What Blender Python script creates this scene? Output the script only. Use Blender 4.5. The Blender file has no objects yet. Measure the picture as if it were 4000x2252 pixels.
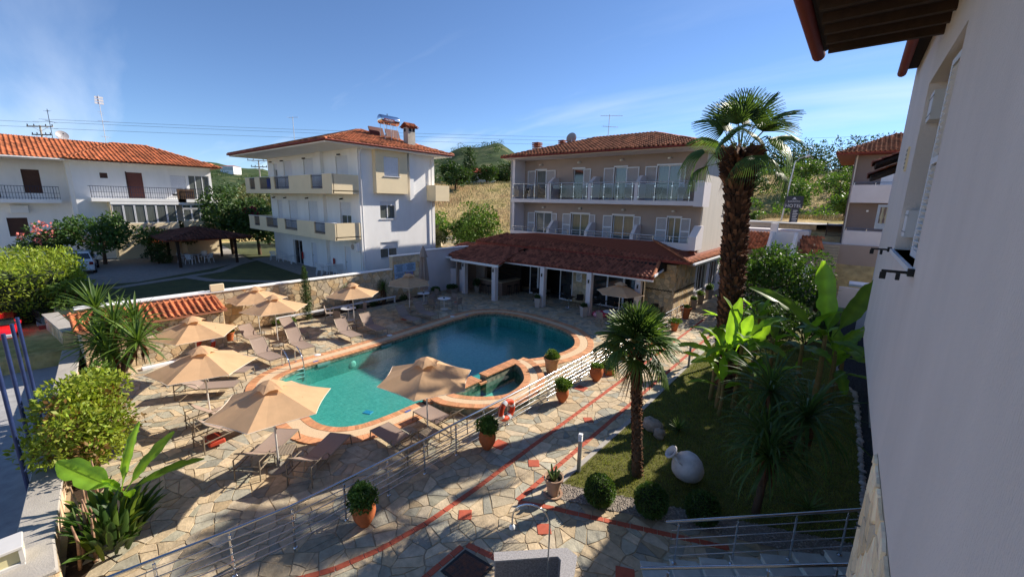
import bpy, math, random
import numpy as np
from mathutils import Vector, Matrix
R = random.Random(11)
NR = np.random.default_rng(5)
SC = bpy.context.scene
COL = SC.collection
rad = math.radians
# ------------------------------------------------------------------ camera
CAMPOS = Vector((0, 0, 7.0))
def setup_camera():
    p, r, y = rad(11.9), rad(1.21), rad(39.7)
    Rz = Matrix.Rotation(y, 3, 'Z')
    fw = Vector((0, math.cos(p), -math.sin(p))); up0 = Vector((0, math.sin(p), math.cos(p))); rt0 = Vector((1, 0, 0))
    rt = math.cos(r)*rt0 + math.sin(r)*up0
    up = math.cos(r)*up0 - math.sin(r)*rt0
    fw, rt, up = Rz@fw, Rz@rt, Rz@up
    cd = bpy.data.cameras.new('camera'); cd.sensor_width = 36; cd.lens = 36*1600/4000
    cd.clip_start = 0.05; cd.clip_end = 6000
    co = bpy.data.objects.new('camera', cd); COL.objects.link(co)
    m = Matrix((rt, up, -fw)).transposed().to_4x4(); m.translation = CAMPOS
    co.matrix_world = m
    SC.camera = co
setup_camera()
# ------------------------------------------------------------------ world and sun
SUN_EL = 33.0
SUN_AZ = 18.0      # degrees clockwise from +Y
def setup_light():
    w = bpy.data.worlds.new('World'); SC.world = w; w.use_nodes = True
    nt = w.node_tree; N = nt.nodes; L = nt.links; N.clear()
    out = N.new('ShaderNodeOutputWorld'); bg = N.new('ShaderNodeBackground'); bg.inputs['Strength'].default_value = 0.09
    sky = N.new('ShaderNodeTexSky'); sky.sky_type = 'NISHITA'; sky.sun_disc = False
    sky.sun_elevation = rad(SUN_EL); sky.sun_rotation = rad(SUN_AZ)
    sky.altitude = 800; sky.air_density = 0.85; sky.dust_density = 0.0; sky.ozone_density = 3.0
    # thin high cirrus, the same all round the sky
    tc = N.new('ShaderNodeTexCoord'); sep = N.new('ShaderNodeSeparateXYZ'); L.new(tc.outputs['Generated'], sep.inputs[0])
    ad = N.new('ShaderNodeMath'); ad.operation = 'ADD'; ad.inputs[1].default_value = 0.22; L.new(sep.outputs['Z'], ad.inputs[0])
    mx = N.new('ShaderNodeMath'); mx.operation = 'MAXIMUM'; mx.inputs[1].default_value = 0.05; L.new(ad.outputs[0], mx.inputs[0])
    dv = N.new('ShaderNodeVectorMath'); dv.operation = 'DIVIDE'
    cmb = N.new('ShaderNodeCombineXYZ')
    for i in range(3): L.new(mx.outputs[0], cmb.inputs[i])
    L.new(tc.outputs['Generated'], dv.inputs[0]); L.new(cmb.outputs[0], dv.inputs[1])
    mp = N.new('ShaderNodeMapping'); mp.inputs['Rotation'].default_value = (0, 0, rad(-42)); mp.inputs['Scale'].default_value = (0.42, 1.5, 0.0); mp.inputs['Location'].default_value = (4.0, 7.0, 0)
    L.new(dv.outputs[0], mp.inputs[0])
    nz = N.new('ShaderNodeTexNoise'); nz.inputs['Scale'].default_value = 1.0; nz.inputs['Detail'].default_value = 7; nz.inputs['Roughness'].default_value = 0.52; nz.inputs['Distortion'].default_value = 0.35
    L.new(mp.outputs[0], nz.inputs['Vector'])
    rp = N.new('ShaderNodeValToRGB'); rp.color_ramp.elements[0].position = 0.52; rp.color_ramp.elements[0].color = (0, 0, 0, 1)
    rp.color_ramp.elements[1].position = 0.86; rp.color_ramp.elements[1].color = (1, 1, 1, 1)
    L.new(nz.outputs['Fac'], rp.inputs[0])
    el = N.new('ShaderNodeMapRange'); el.inputs[1].default_value = 0.05; el.inputs[2].default_value = 0.42; el.inputs[3].default_value = 0.95; el.inputs[4].default_value = 0.0; L.new(sep.outputs['Z'], el.inputs[0])
    mlt = N.new('ShaderNodeMath'); mlt.operation = 'MULTIPLY'; L.new(rp.outputs[0], mlt.inputs[0]); L.new(el.outputs[0], mlt.inputs[1])
    mix = N.new('ShaderNodeMixRGB'); mix.inputs[2].default_value = (7.0, 7.6, 8.6, 1)
    tn = N.new('ShaderNodeMixRGB'); tn.blend_type = 'MULTIPLY'; tn.inputs[0].default_value = 1; tn.inputs[2].default_value = (.83, .92, 1.05, 1); L.new(sky.outputs[0], tn.inputs[1])
    L.new(mlt.outputs[0], mix.inputs[0]); L.new(tn.outputs[0], mix.inputs[1])
    L.new(mix.outputs[0], bg.inputs[0]); L.new(bg.outputs[0], out.inputs[0])
    ld = bpy.data.lights.new('sun', 'SUN'); ld.energy = 4.7; ld.angle = rad(0.53); ld.color = (1.0, 0.91, 0.78)
    lo = bpy.data.objects.new('sun', ld); COL.objects.link(lo)
    az, el = rad(SUN_AZ), rad(SUN_EL)
    d = Vector((math.sin(az)*math.cos(el), math.cos(az)*math.cos(el), math.sin(el)))
    lo.rotation_euler = d.to_track_quat('Z', 'Y').to_euler(); lo.location = d*300
    SC.view_settings.view_transform = 'Standard'; SC.view_settings.look = 'None'
    SC.view_settings.exposure = 0.8; SC.view_settings.gamma = 1; SC.view_settings.use_curve_mapping = False
    SC.cycles.max_bounces = 8; SC.cycles.transparent_max_bounces = 24; SC.cycles.caustics_reflective = False; SC.cycles.caustics_refractive = False
    SC.cycles.use_denoising = True
setup_light()
# ------------------------------------------------------------------ helpers
def lin(h):
    h = h.lstrip('#'); o = []
    for i in (0, 2, 4):
        c = int(h[i:i+2], 16)/255; o.append(c/12.92 if c <= .04045 else ((c+.055)/1.055)**2.4)
    return tuple(o)
def tag(o, label=None, cat=None, group=None, kind=None):
    if label: o['label'] = label
    if cat: o['category'] = cat
    if group: o['group'] = group
    if kind: o['kind'] = kind
    return o
def link(o, parent=None, world=False):
    COL.objects.link(o)
    if parent is not None:
        o.parent = parent
        if world:
            q = parent; off = Vector((0, 0, 0))
            while q is not None:
                off += q.location; q = q.parent
            o.location = -off
    return o
def thing(name, label, cat, loc=(0, 0, 0), rz=0, group=None):
    o = bpy.data.objects.new(name, None); o.empty_display_size = .2; COL.objects.link(o)
    o.location = loc; o.rotation_euler = (0, 0, rz)
    return tag(o, label, cat, group)
def copy_tree(o, parent=None):
    c = o.copy(); COL.objects.link(c); c.parent = parent
    for ch in o.children: copy_tree(ch, c)
    return c
def npmesh(name, V, F, tint=None, smooth=False):
    V = np.asarray(V, dtype=np.float32); F = np.asarray(F, dtype=np.int32)
    me = bpy.data.meshes.new(name); k = F.shape[1]
    me.vertices.add(len(V)); me.vertices.foreach_set('co', V.ravel())
    me.loops.add(F.size); me.loops.foreach_set('vertex_index', F.ravel())
    me.polygons.add(len(F)); me.polygons.foreach_set('loop_start', np.arange(0, F.size, k, dtype=np.int32))
    try: me.polygons.foreach_set('loop_total', np.full(len(F), k, dtype=np.int32))
    except Exception: pass
    if smooth: me.polygons.foreach_set('use_smooth', np.ones(len(F), dtype=bool))
    me.update(calc_edges=True)
    if tint is not None: set_tint(me, tint)
    return me
def set_tint(me, t):
    t = np.asarray(t, dtype=np.float32)
    a = me.color_attributes.new('tint', 'FLOAT_COLOR', 'POINT')
    if t.ndim == 1: t = np.stack([t, t, t, np.ones_like(t)], 1)
    elif t.shape[1] == 3: t = np.concatenate([t, np.ones((len(t), 1), np.float32)], 1)
    a.data.foreach_set('color', t.ravel())
def mobj(name, me, mat, parent=None, world=False):
    if mat is not None:
        me.materials.clear(); me.materials.append(mat)
    return link(bpy.data.objects.new(name, me), parent, world)
class MB:
    def __init__(s): s.v = []; s.f = []; s.t = []
    def add(s, vs, fs, M=None, t=(1, 1, 1)):
        b = len(s.v)
        s.v += [tuple(M @ Vector(v)) for v in vs] if M is not None else [tuple(v) for v in vs]
        s.f += [tuple(b+i for i in f) for f in fs]; s.t += [t]*len(vs); return s
    def bx(s, x0, x1, y0, y1, z0, z1, M=None, t=(1, 1, 1)):
        return s.add([(x0,y0,z0),(x1,y0,z0),(x1,y1,z0),(x0,y1,z0),(x0,y0,z1),(x1,y0,z1),(x1,y1,z1),(x0,y1,z1)],
                     [(3,2,1,0),(4,5,6,7),(0,1,5,4),(1,2,6,5),(2,3,7,6),(3,0,4,7)], M, t)
    def box(s, c, d, rz=0, M=None, t=(1, 1, 1)):
        m = Matrix.Translation(c) @ Matrix.Rotation(rz, 4, 'Z')
        if M is not None: m = M @ m
        return s.bx(-d[0]/2, d[0]/2, -d[1]/2, d[1]/2, -d[2]/2, d[2]/2, m, t)
    def rbx(s, x0, x1, y0, y1, z0, z1, r=.02, M=None):
        # box with chamfered vertical and top edges
        b = [(x0+r,y0),(x1-r,y0),(x1,y0+r),(x1,y1-r),(x1-r,y1),(x0+r,y1),(x0,y1-r),(x0,y0+r)]
        cx, cy = (x0+x1)/2, (y0+y1)/2
        ins = [(cx+(x-cx)*(1-2*r/max(.01, x1-x0)), cy+(y-cy)*(1-2*r/max(.01, y1-y0))) for x, y in b]
        vs = [(x,y,z0) for x,y in b]+[(x,y,z1-r) for x,y in b]+[(x,y,z1) for x,y in ins]
        fs = [tuple(range(7,-1,-1)), tuple(range(16,24))]
        for k in (0, 8):
            fs += [(k+i, k+(i+1) % 8, k+8+(i+1) % 8, k+8+i) for i in range(8)]
        return s.add(vs, fs, M)
    def prism(s, poly, z0, z1, M=None, t=(1, 1, 1)):
        n = len(poly)
        vs = [(x,y,z0) for x,y in poly]+[(x,y,z1) for x,y in poly]
        fs = [tuple(range(n-1,-1,-1)), tuple(range(n,2*n))]+[(i,(i+1)%n,n+(i+1)%n,n+i) for i in range(n)]
        return s.add(vs, fs, M, t)
    def plate(s, pts, th):
        p = [Vector(q) for q in pts]; n = (p[1]-p[0]).cross(p[-1]-p[0]).normalized()
        k = len(p); vs = [tuple(q) for q in p]+[tuple(q-n*th) for q in p]
        return s.add(vs, [tuple(range(k)), tuple(range(2*k-1,k-1,-1))]+[(i,k+i,k+(i+1)%k,(i+1)%k) for i in range(k)])
    def tube(s, pts, r, n=8, M=None, closed=False, t=(1, 1, 1), sx=1.0):
        P = [Vector(p) for p in pts]; K = len(P); rr = r if isinstance(r, (list, tuple)) else [r]*K
        vs = []; prev = None
        for i, p in enumerate(P):
            if closed: d = (P[(i+1) % K]-P[i-1])
            else: d = (P[min(i+1, K-1)]-P[max(i-1, 0)])
            if d.length < 1e-9: d = Vector((0, 0, 1))
            d.normalize()
            if prev is None:
                a = Vector((0, 0, 1)) if abs(d.z) < .95 else Vector((1, 0, 0)); u = d.cross(a).normalized()
            else:
                u = prev-d*prev.dot(d)
                if u.length < 1e-6: u = d.cross(Vector((0, 0, 1)))
                u.normalize()
            prev = u; w = d.cross(u)
            for j in range(n):
                a = 2*math.pi*j/n; vs.append(tuple(p+(u*math.cos(a)*sx+w*math.sin(a))*rr[i]))
        fs = []
        for i in range(K if closed else K-1):
            a, b = i*n, ((i+1) % K)*n
            fs += [(a+j, a+(j+1) % n, b+(j+1) % n, b+j) for j in range(n)]
        if not closed: fs += [tuple(range(n-1,-1,-1)), tuple(range((K-1)*n, K*n))]
        return s.add(vs, fs, M, t)
    def lathe(s, prof, n=20, M=None, t=(1, 1, 1), capb=True, capt=False):
        vs = []; fs = []
        for r, z in prof:
            for j in range(n):
                a = 2*math.pi*j/n; vs.append((r*math.cos(a), r*math.sin(a), z))
        for i in range(len(prof)-1):
            a, b = i*n, (i+1)*n
            fs += [(a+j, a+(j+1) % n, b+(j+1) % n, b+j) for j in range(n)]
        if capb: fs.append(tuple(range(n-1,-1,-1)))
        if capt: fs.append(tuple(range((len(prof)-1)*n, len(prof)*n)))
        return s.add(vs, fs, M, t)
    def mesh(s, name, smooth=False, tint=False):
        me = bpy.data.meshes.new(name); me.from_pydata(s.v, [], s.f); me.update()
        if smooth:
            me.polygons.foreach_set('use_smooth', np.ones(len(me.polygons), dtype=bool))
            me.set_sharp_from_angle(angle=rad(40 if smooth == 'auto' else 62))
        if tint: set_tint(me, np.array(s.t))
        return me
    def obj(s, name, mat, parent=None, world=False, smooth=False, tint=False):
        return mobj(name, s.mesh(name, smooth, tint), mat, parent, world)
def arc(p0, p1, p2, n=8):   # quadratic bezier
    p0, p1, p2 = Vector(p0), Vector(p1), Vector(p2)
    return [p0*(1-t)**2+p1*2*t*(1-t)+p2*t*t for t in [i/n for i in range(n+1)]]
def crom(pts, n=6, closed=True):
    P = [Vector(p) for p in pts]; K = len(P); o = []
    for i in range(K if closed else K-1):
        a, b, c, d = (P[(i-1) % K], P[i], P[(i+1) % K], P[(i+2) % K]) if closed else (P[max(i-1,0)], P[i], P[i+1], P[min(i+2,K-1)])
        for j in range(n):
            t = j/n; o.append(.5*((2*b)+(c-a)*t+(2*a-5*b+4*c-d)*t*t+(3*b-a-3*c+d)*t**3))
    if not closed: o.append(P[-1])
    return o
def inpoly(x, y, P):
    c = False; j = len(P)-1
    for i in range(len(P)):
        xi, yi = P[i][0], P[i][1]; xj, yj = P[j][0], P[j][1]
        if (yi > y) != (yj > y) and x < (xj-xi)*(y-yi)/(yj-yi)+xi: c = not c
        j = i
    return c
def clip_half(poly, nx, ny, d):   # keep nx*x+ny*y<=d
    o = []; n = len(poly)
    for i in range(n):
        a, b = poly[i], poly[(i+1) % n]; da = nx*a[0]+ny*a[1]-d; db = nx*b[0]+ny*b[1]-d
        if da <= 0: o.append(a)
        if (da < 0 < db) or (db < 0 < da):
            t = da/(da-db); o.append((a[0]+(b[0]-a[0])*t, a[1]+(b[1]-a[1])*t))
    return o
def voronoi(x0, y0, x1, y1, sp, rng, drop=.22, jit=.92, ax=1.0):
    nx = int((x1-x0)/(sp*ax))+3; ny = int((y1-y0)/sp)+3; G = {}; S = []
    for i in range(-1, nx):
        for j in range(-1, ny):
            if rng.random() < drop: continue
            p = (x0+(i+.5+(rng.random()-.5)*jit)*sp*ax, y0+(j+.5+(rng.random()-.5)*jit)*sp)
            G.setdefault((i, j), []).append(p); S.append((i, j, p))
    out = []
    for i, j, p in S:
        if not (x0-sp < p[0] < x1+sp and y0-sp < p[1] < y1+sp): continue
        r = 2.6*sp
        cell = [(p[0]-r*ax,p[1]-r),(p[0]+r*ax,p[1]-r),(p[0]+r*ax,p[1]+r),(p[0]-r*ax,p[1]+r)]
        for a in range(-3, 4):
            for b in range(-3, 4):
                for q in G.get((i+a, j+b), ()):
                    if q is p: continue
                    ux, uy = q[0]-p[0], q[1]-p[1]
                    cell = clip_half(cell, ux, uy, (q[0]**2+q[1]**2-p[0]**2-p[1]**2)/2)
                    if len(cell) < 3: break
                if len(cell) < 3: break
            if len(cell) < 3: break
        if len(cell) >= 3: out.append(cell)
    return out
def cut_cells(cells, rng, amin, p):
    o = []
    for c in cells:
        a = abs(sum(c[i][0]*c[(i+1) % len(c)][1]-c[(i+1) % len(c)][0]*c[i][1] for i in range(len(c))))/2
        if a > amin and rng.random() < p:
            cx = sum(q[0] for q in c)/len(c)+(rng.random()-.5)*.16; cy = sum(q[1] for q in c)/len(c)+(rng.random()-.5)*.16; t = rng.random()*3.1416; nx, ny = math.cos(t), math.sin(t); d = nx*cx+ny*cy
            for k in (1, -1):
                h = clip_half(c, nx*k, ny*k, d*k)
                if len(h) >= 3: o.append(h)
        else: o.append(c)
    return o
def stone_geo(poly, rng, joint, h, base, rough=.03, bev=.012):
    cx = sum(p[0] for p in poly)/len(poly); cy = sum(p[1] for p in poly)/len(poly)
    pts = []
    n = len(poly)
    for i in range(n):
        a, b = poly[i], poly[(i+1) % n]; l = math.hypot(b[0]-a[0], b[1]-a[1])
        if l < .035: continue
        pts.append(a)
        if l > .16:
            t = .35+.3*rng.random(); e = (rng.random()-.5)*rough*2
            pts.append((a[0]+(b[0]-a[0])*t-(b[1]-a[1])/l*e, a[1]+(b[1]-a[1])*t+(b[0]-a[0])/l*e))
    if len(pts) < 3: return None
    ds = [math.hypot(p[0]-cx, p[1]-cy) for p in pts]; m = sum(ds)/len(ds)
    k = 1-joint/max(m, .05)
    if k < .3: return None
    k2 = k-bev/max(m, .05)
    tx, ty = (rng.random()-.5)*.03, (rng.random()-.5)*.03; dz = (rng.random()-.5)*.4*h
    N = len(pts)
    vs = [(cx+(p[0]-cx)*k, cy+(p[1]-cy)*k, base) for p in pts]+[(cx+(p[0]-cx)*k2, cy+(p[1]-cy)*k2, h+dz*.5+((p[0]-cx)*tx+(p[1]-cy)*ty)) for p in pts]
    fs = [(i, (i+1) % N, N+(i+1) % N, N+i) for i in range(N)]+[tuple(range(N, 2*N))]
    return vs, fs, (cx, cy), m
def place_stones(parent, geos, mat, nobj, name, rest_name, world, pal, rng, mapf=None, campick=True):
    # geos: (vs, fs, centre, size); the largest in view become objects of their own
    items = []
    for g in geos:
        vs = [mapf(v) for v in g[0]] if mapf else g[0]
        c = Vector(vs[-1]); items.append((g[3]/max(1., (c-CAMPOS).length), vs, g[1]))
    items.sort(key=lambda q: -q[0])
    rest = MB()
    for i, (s, vs, fs) in enumerate(items):
        c = pal[rng.randrange(len(pal))]; b = .82+.36*rng.random(); t = tuple(x*b for x in c)
        if i < nobj: MB().add(vs, fs, None, t).obj(name, mat, parent, world, tint=True)
        else: rest.add(vs, fs, None, t)
    if rest.v: tag(rest.obj(rest_name, mat, parent, world, tint=True), kind='stuff')
# ------------------------------------------------------------------ materials
MATS = {}
def M(name, col, rough=.7, var=.12, scale=6., bump=0., bscale=40., metal=0., spec=.4, tint=False, transl=0., col2=None, stretch=None, obj=False, rnd=0., coat=0., sheen=0.):
    if name in MATS: return MATS[name]
    if isinstance(col, str): col = lin(col)
    if isinstance(col2, str): col2 = lin(col2)
    m = bpy.data.materials.new(name); m.use_nodes = True; nt = m.node_tree; N = nt.nodes; L = nt.links
    b = N['Principled BSDF']; b.inputs['Roughness'].default_value = rough; b.inputs['Metallic'].default_value = metal
    b.inputs['Specular IOR Level'].default_value = spec
    if coat: b.inputs['Coat Weight'].default_value = coat; b.inputs['Coat Roughness'].default_value = .08
    tc = N.new('ShaderNodeTexCoord'); ge = N.new('ShaderNodeNewGeometry')
    vec = tc.outputs['Object'] if obj else ge.outputs['Position']
    if stretch:
        mp = N.new('ShaderNodeMapping'); mp.inputs['Scale'].default_value = stretch; L.new(vec, mp.inputs[0]); vec = mp.outputs[0]
    nz = N.new('ShaderNodeTexNoise'); nz.inputs['Scale'].default_value = scale; nz.inputs['Detail'].default_value = 5; nz.inputs['Roughness'].default_value = .62; L.new(vec, nz.inputs['Vector'])
    rp = N.new('ShaderNodeValToRGB'); e = rp.color_ramp.elements; e[0].position = .3; e[1].position = .7
    c2 = col2 or tuple(min(1, c*(1+var)) for c in col); c1 = col if col2 else tuple(c*(1-var) for c in col)
    e[0].color = (*c1, 1); e[1].color = (*c2, 1); L.new(nz.outputs['Fac'], rp.inputs[0]); out = rp.outputs[0]
    if tint:
        at = N.new('ShaderNodeAttribute'); at.attribute_name = 'tint'
        mu = N.new('ShaderNodeMixRGB'); mu.blend_type = 'MULTIPLY'; mu.inputs[0].default_value = 1; L.new(out, mu.inputs[1]); L.new(at.outputs['Color'], mu.inputs[2]); out = mu.outputs[0]
    if rnd:
        oi = N.new('ShaderNodeObjectInfo'); mr = N.new('ShaderNodeMapRange'); mr.inputs[3].default_value = 1-rnd; mr.inputs[4].default_value = 1+rnd; L.new(oi.outputs['Random'], mr.inputs[0])
        mu = N.new('ShaderNodeMixRGB'); mu.blend_type = 'MULTIPLY'; mu.inputs[0].default_value = 1; L.new(out, mu.inputs[1]); L.new(mr.outputs[0], mu.inputs[2]); out = mu.outputs[0]
    L.new(out, b.inputs['Base Color'])
    if bump:
        n2 = N.new('ShaderNodeTexNoise'); n2.inputs['Scale'].default_value = bscale; n2.inputs['Detail'].default_value = 4; L.new(vec, n2.inputs['Vector'])
        bp = N.new('ShaderNodeBump'); bp.inputs['Strength'].default_value = bump; bp.inputs['Distance'].default_value = .02; L.new(n2.outputs['Fac'], bp.inputs['Height']); L.new(bp.outputs[0], b.inputs['Normal'])
    if transl:
        tr = N.new('ShaderNodeBsdfTranslucent'); ms = N.new('ShaderNodeMixShader'); ms.inputs[0].default_value = transl
        br = N.new('ShaderNodeMixRGB'); br.blend_type = 'MULTIPLY'; br.inputs[0].default_value = 1; br.inputs[2].default_value = (1.5, 1.45, .75, 1) if tint else (1.15, 1.1, 1, 1)
        L.new(out, br.inputs[1]); L.new(br.outputs[0], tr.inputs['Color'])
        L.new(b.outputs[0], ms.inputs[1]); L.new(tr.outputs[0], ms.inputs[2]); L.new(ms.outputs[0], N['Material Output'].inputs['Surface'])
    MATS[name] = m; return m
def schlick(N, L, f0, normal=None):
    ge = N.new('ShaderNodeNewGeometry'); dt = N.new('ShaderNodeVectorMath'); dt.operation = 'DOT_PRODUCT'; L.new(ge.outputs['Incoming'], dt.inputs[0]); L.new(normal or ge.outputs['Normal'], dt.inputs[1])
    ab = N.new('ShaderNodeMath'); ab.operation = 'ABSOLUTE'; L.new(dt.outputs['Value'], ab.inputs[0])
    sb = N.new('ShaderNodeMath'); sb.operation = 'SUBTRACT'; sb.inputs[0].default_value = 1; sb.use_clamp = True; L.new(ab.outputs[0], sb.inputs[1])
    pw = N.new('ShaderNodeMath'); pw.operation = 'POWER'; pw.inputs[1].default_value = 5; L.new(sb.outputs[0], pw.inputs[0])
    ma = N.new('ShaderNodeMath'); ma.operation = 'MULTIPLY_ADD'; ma.inputs[1].default_value = 1-f0; ma.inputs[2].default_value = f0; L.new(pw.outputs[0], ma.inputs[0]); return ma.outputs[0]
def glass_mat(name, col, rough=.03, alpha=.25):
    if name in MATS: return MATS[name]
    m = bpy.data.materials.new(name); m.use_nodes = True; nt = m.node_tree; N = nt.nodes; L = nt.links; N.clear()
    o = N.new('ShaderNodeOutputMaterial'); g = N.new('ShaderNodeBsdfGlossy'); g.inputs['Roughness'].default_value = rough
    t = N.new('ShaderNodeBsdfTransparent'); t.inputs[0].default_value = (*col, 1)
    mx = N.new('ShaderNodeMixShader')
    L.new(schlick(N, L, .04+alpha), mx.inputs[0]); L.new(t.outputs[0], mx.inputs[1]); L.new(g.outputs[0], mx.inputs[2]); L.new(mx.outputs[0], o.inputs[0])
    MATS[name] = m; return m
def water_mat():
    m = bpy.data.materials.new('pool_water'); m.use_nodes = True; nt = m.node_tree; N = nt.nodes; L = nt.links; N.clear()
    o = N.new('ShaderNodeOutputMaterial'); g = N.new('ShaderNodeBsdfGlossy'); g.inputs['Roughness'].default_value = .02; g.inputs['Color'].default_value = (.95, .97, 1, 1)
    t = N.new('ShaderNodeBsdfTransparent'); t.inputs[0].default_value = (.52, .84, .82, 1)
    ge = N.new('ShaderNodeNewGeometry')
    n1 = N.new('ShaderNodeTexNoise'); n1.inputs['Scale'].default_value = 3.2; n1.inputs['Detail'].default_value = 5; n1.inputs['Roughness'].default_value = .6; L.new(ge.outputs['Position'], n1.inputs['Vector'])
    bp = N.new('ShaderNodeBump'); bp.inputs['Strength'].default_value = .22; bp.inputs['Distance'].default_value = .05; L.new(n1.outputs['Fac'], bp.inputs['Height'])
    L.new(bp.outputs[0], g.inputs['Normal'])
    mx = N.new('ShaderNodeMixShader'); L.new(schlick(N, L, .025, bp.outputs[0]), mx.inputs[0]); L.new(t.outputs[0], mx.inputs[1]); L.new(g.outputs[0], mx.inputs[2]); L.new(mx.outputs[0], o.inputs[0])
    return m
white = M('white_plaster', '#eeedeb', .85, .05, 1.0, .2, 60, stretch=(1.5, 1.5, .35))
cream = M('cream_plaster', '#e6d4b0', .85, .05, 1.0, .12, 60)
taupe = M('taupe_plaster', '#a29187', .9, .06, .9, .15, 70)
lilac = M('pale_grey_plaster', '#d8d1d2', .9, .05, .9, .15, 70)
paleside = M('weathered_plaster', '#c9c1b6', .9, .08, .6, .15, 60, stretch=(3, 3, .4))
ownwall = M('stipple_plaster', '#e2d8d2', .95, .05, 1.0, .55, 50, stretch=(1.3, 1.3, .45))
terra = M('terracotta_tile', '#b26a45', .85, .3, 1.6, .25, 50, tint=True)
terra_dark = M('dark_terracotta_tile', '#94553f', .8, .2, 3.5, .25, 50, tint=True)
redpaint = M('red_brown_paint', '#7a2c20', .6, .1, 4)
brick = M('coping_brick', '#c98f66', .8, .15, 9, .3, 60, tint=True)
ringstone = M('coping_pebble_stone', '#d2b795', .85, .16, 30, .4, 90)
flag = M('flagstone', '#b4a792', .72, .24, 5, .5, 22, tint=True, spec=.35)
mortar = M('mortar_bed', '#a59479', .9, .15, 12, .4, 60)
redtile = M('red_paver', '#b2573f', .75, .12, 10, .2, 60, tint=True)
steel = M('stainless_steel', '#c9ccd0', .18, .03, 5, metal=1.)
chrome = M('chrome', '#d8dade', .08, .02, 5, metal=1.)
canvas = M('sand_canvas', '#d7b189', .9, .07, 3, .25, 60, transl=.28, rnd=.06)
canvas_hem = M('canvas_hem', '#e6d6c2', .9, .04, 5)
alu = M('white_aluminium', '#dcd9d4', .35, .03, 5, metal=.2)
sling = M('taupe_sling_fabric', '#a08c80', .8, .05, 20, .2, 260, transl=.12, rnd=.04)
frame_m = M('beige_frame', '#8f8271', .45, .05, 5, metal=.3)
potm = M('terracotta_pot', '#b5653a', .85, .16, 6, .25, 40, obj=True, rnd=.08)
potlight = M('tan_pot', '#c49468', .85, .12, 6, .2, 40, obj=True)
potgrey = M('taupe_pot', '#8d8074', .8, .1, 6, .2, 40, obj=True)
soil = M('soil', '#3a2c20', .95, .3, 15, .6, 40)
leafd = M('leaf_dark', (.045, .085, .022), .55, .3, 1.6, tint=True, transl=.25, spec=.4)
leafm = M('leaf_mid', (.085, .145, .03), .55, .3, 1.6, tint=True, transl=.3, spec=.4)
leafy = M('leaf_yellow', (.24, .31, .035), .55, .3, 1.6, tint=True, transl=.35, spec=.4)
leafp = M('leaf_palm', (.085, .15, .035), .5, .2, 2.5, tint=True, transl=.35, spec=.45)
leafb = M('leaf_banana', (.14, .27, .025), .42, .2, 2.2, tint=True, transl=.55, spec=.5)
leafo = M('leaf_olive', (.10, .11, .06), .6, .25, 2, tint=True, transl=.25)
bark = M('bark', '#5a4636', .95, .3, 9, .8, 22, stretch=(1, 1, .4))
palmbark = M('palm_boot', '#6a4832', .95, .35, 9, .7, 30, tint=True)
glassdark = M('window_glass', (.012, .014, .016), .05, .2, 2, spec=.9)
glassblue = M('window_glass_curtain', '#5d625f', .08, .35, 5, spec=.9, stretch=(6, 6, .2))
shut = M('white_shutter', '#dfe0e4', .6, .03, 4)
black = M('black_iron', '#17171a', .5, .2, 8, metal=.3)
brownwood = M('dark_brown_wood', '#3c2a1e', .75, .25, 7, .3, 30)
conc = M('concrete', '#a8a29a', .9, .12, 2.5, .35, 40)
asph = M('asphalt', '#a3a2a2', .93, .18, 3, .5, 90)
wallstone = M('rubble_stone', '#cdbda2', .9, .18, 6, .6, 22, tint=True)
wallmortar = M('wall_mortar', '#b5a690', .95, .15, 8, .5, 40)
plasticw = M('white_plastic', '#e4e6e8', .4, .02, 5)
# ------------------------------------------------------------------ terrain
def lwall(x): return -.55-.1*(x+12)            # line of the wall towards the street
def sm(t, a, b):
    t = np.clip((t-a)/(b-a), 0, 1); return t*t*(3-2*t)
def terrain(x, y):
    x = np.asarray(x, float); y = np.asarray(y, float)
    r = np.hypot(x, y); az = np.degrees(np.arctan2(-x, y))
    wob = .5*np.sin(x*.045+1.3)*np.cos(y*.038)+.35*np.sin(x*.11+y*.09)
    left = sm(az, 52, 66)
    base = 1.3+np.zeros_like(x)
    mid = sm(az, 24, 36)
    rise = (sm(r, 50, 128)*13.5+np.clip(r-128, 0, 140)*.045)*(1-mid)+(sm(r, 50, 106)*9.8)*mid
    rise_l = sm(r, 60, 300)*6
    h = base+rise*(1-left)+rise_l*left
    hn = .75+.25*np.sin(az*.16+.6)+.13*np.sin(az*.43+2)+.06*np.sin(az*1.1)
    h = h+(sm(r, 230, 620)*(30+36*mid)*(1-left)+sm(r, 300, 1000)*70*left*(1-.85*sm(az, 77, 84)))*hn+wob*sm(r, 45, 90)*1.2
    e = sm(x, -13, -9)*sm(y, 44, 46)                # raised street behind the hotel
    h = np.where(y > 44, np.maximum(h, 4.2*e+.12*np.clip(y-46, 0, 12)*e), h)
    h = np.where((x > 6) & (y < 44), 0, h)
    h = np.where((y < .55) & (x < -24) & (x > -60), .55, h)
    h = np.where(y < -1.9, -.06, h)
    h = np.where((x > -24.57) & (x < 6) & (y > -1.9) & (y < 44), -2.4, h)
    h = np.where((x > -24.57) & (x < 60) & (y <= -1.9) & (y > -60), -.06, h)
    return h
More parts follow.
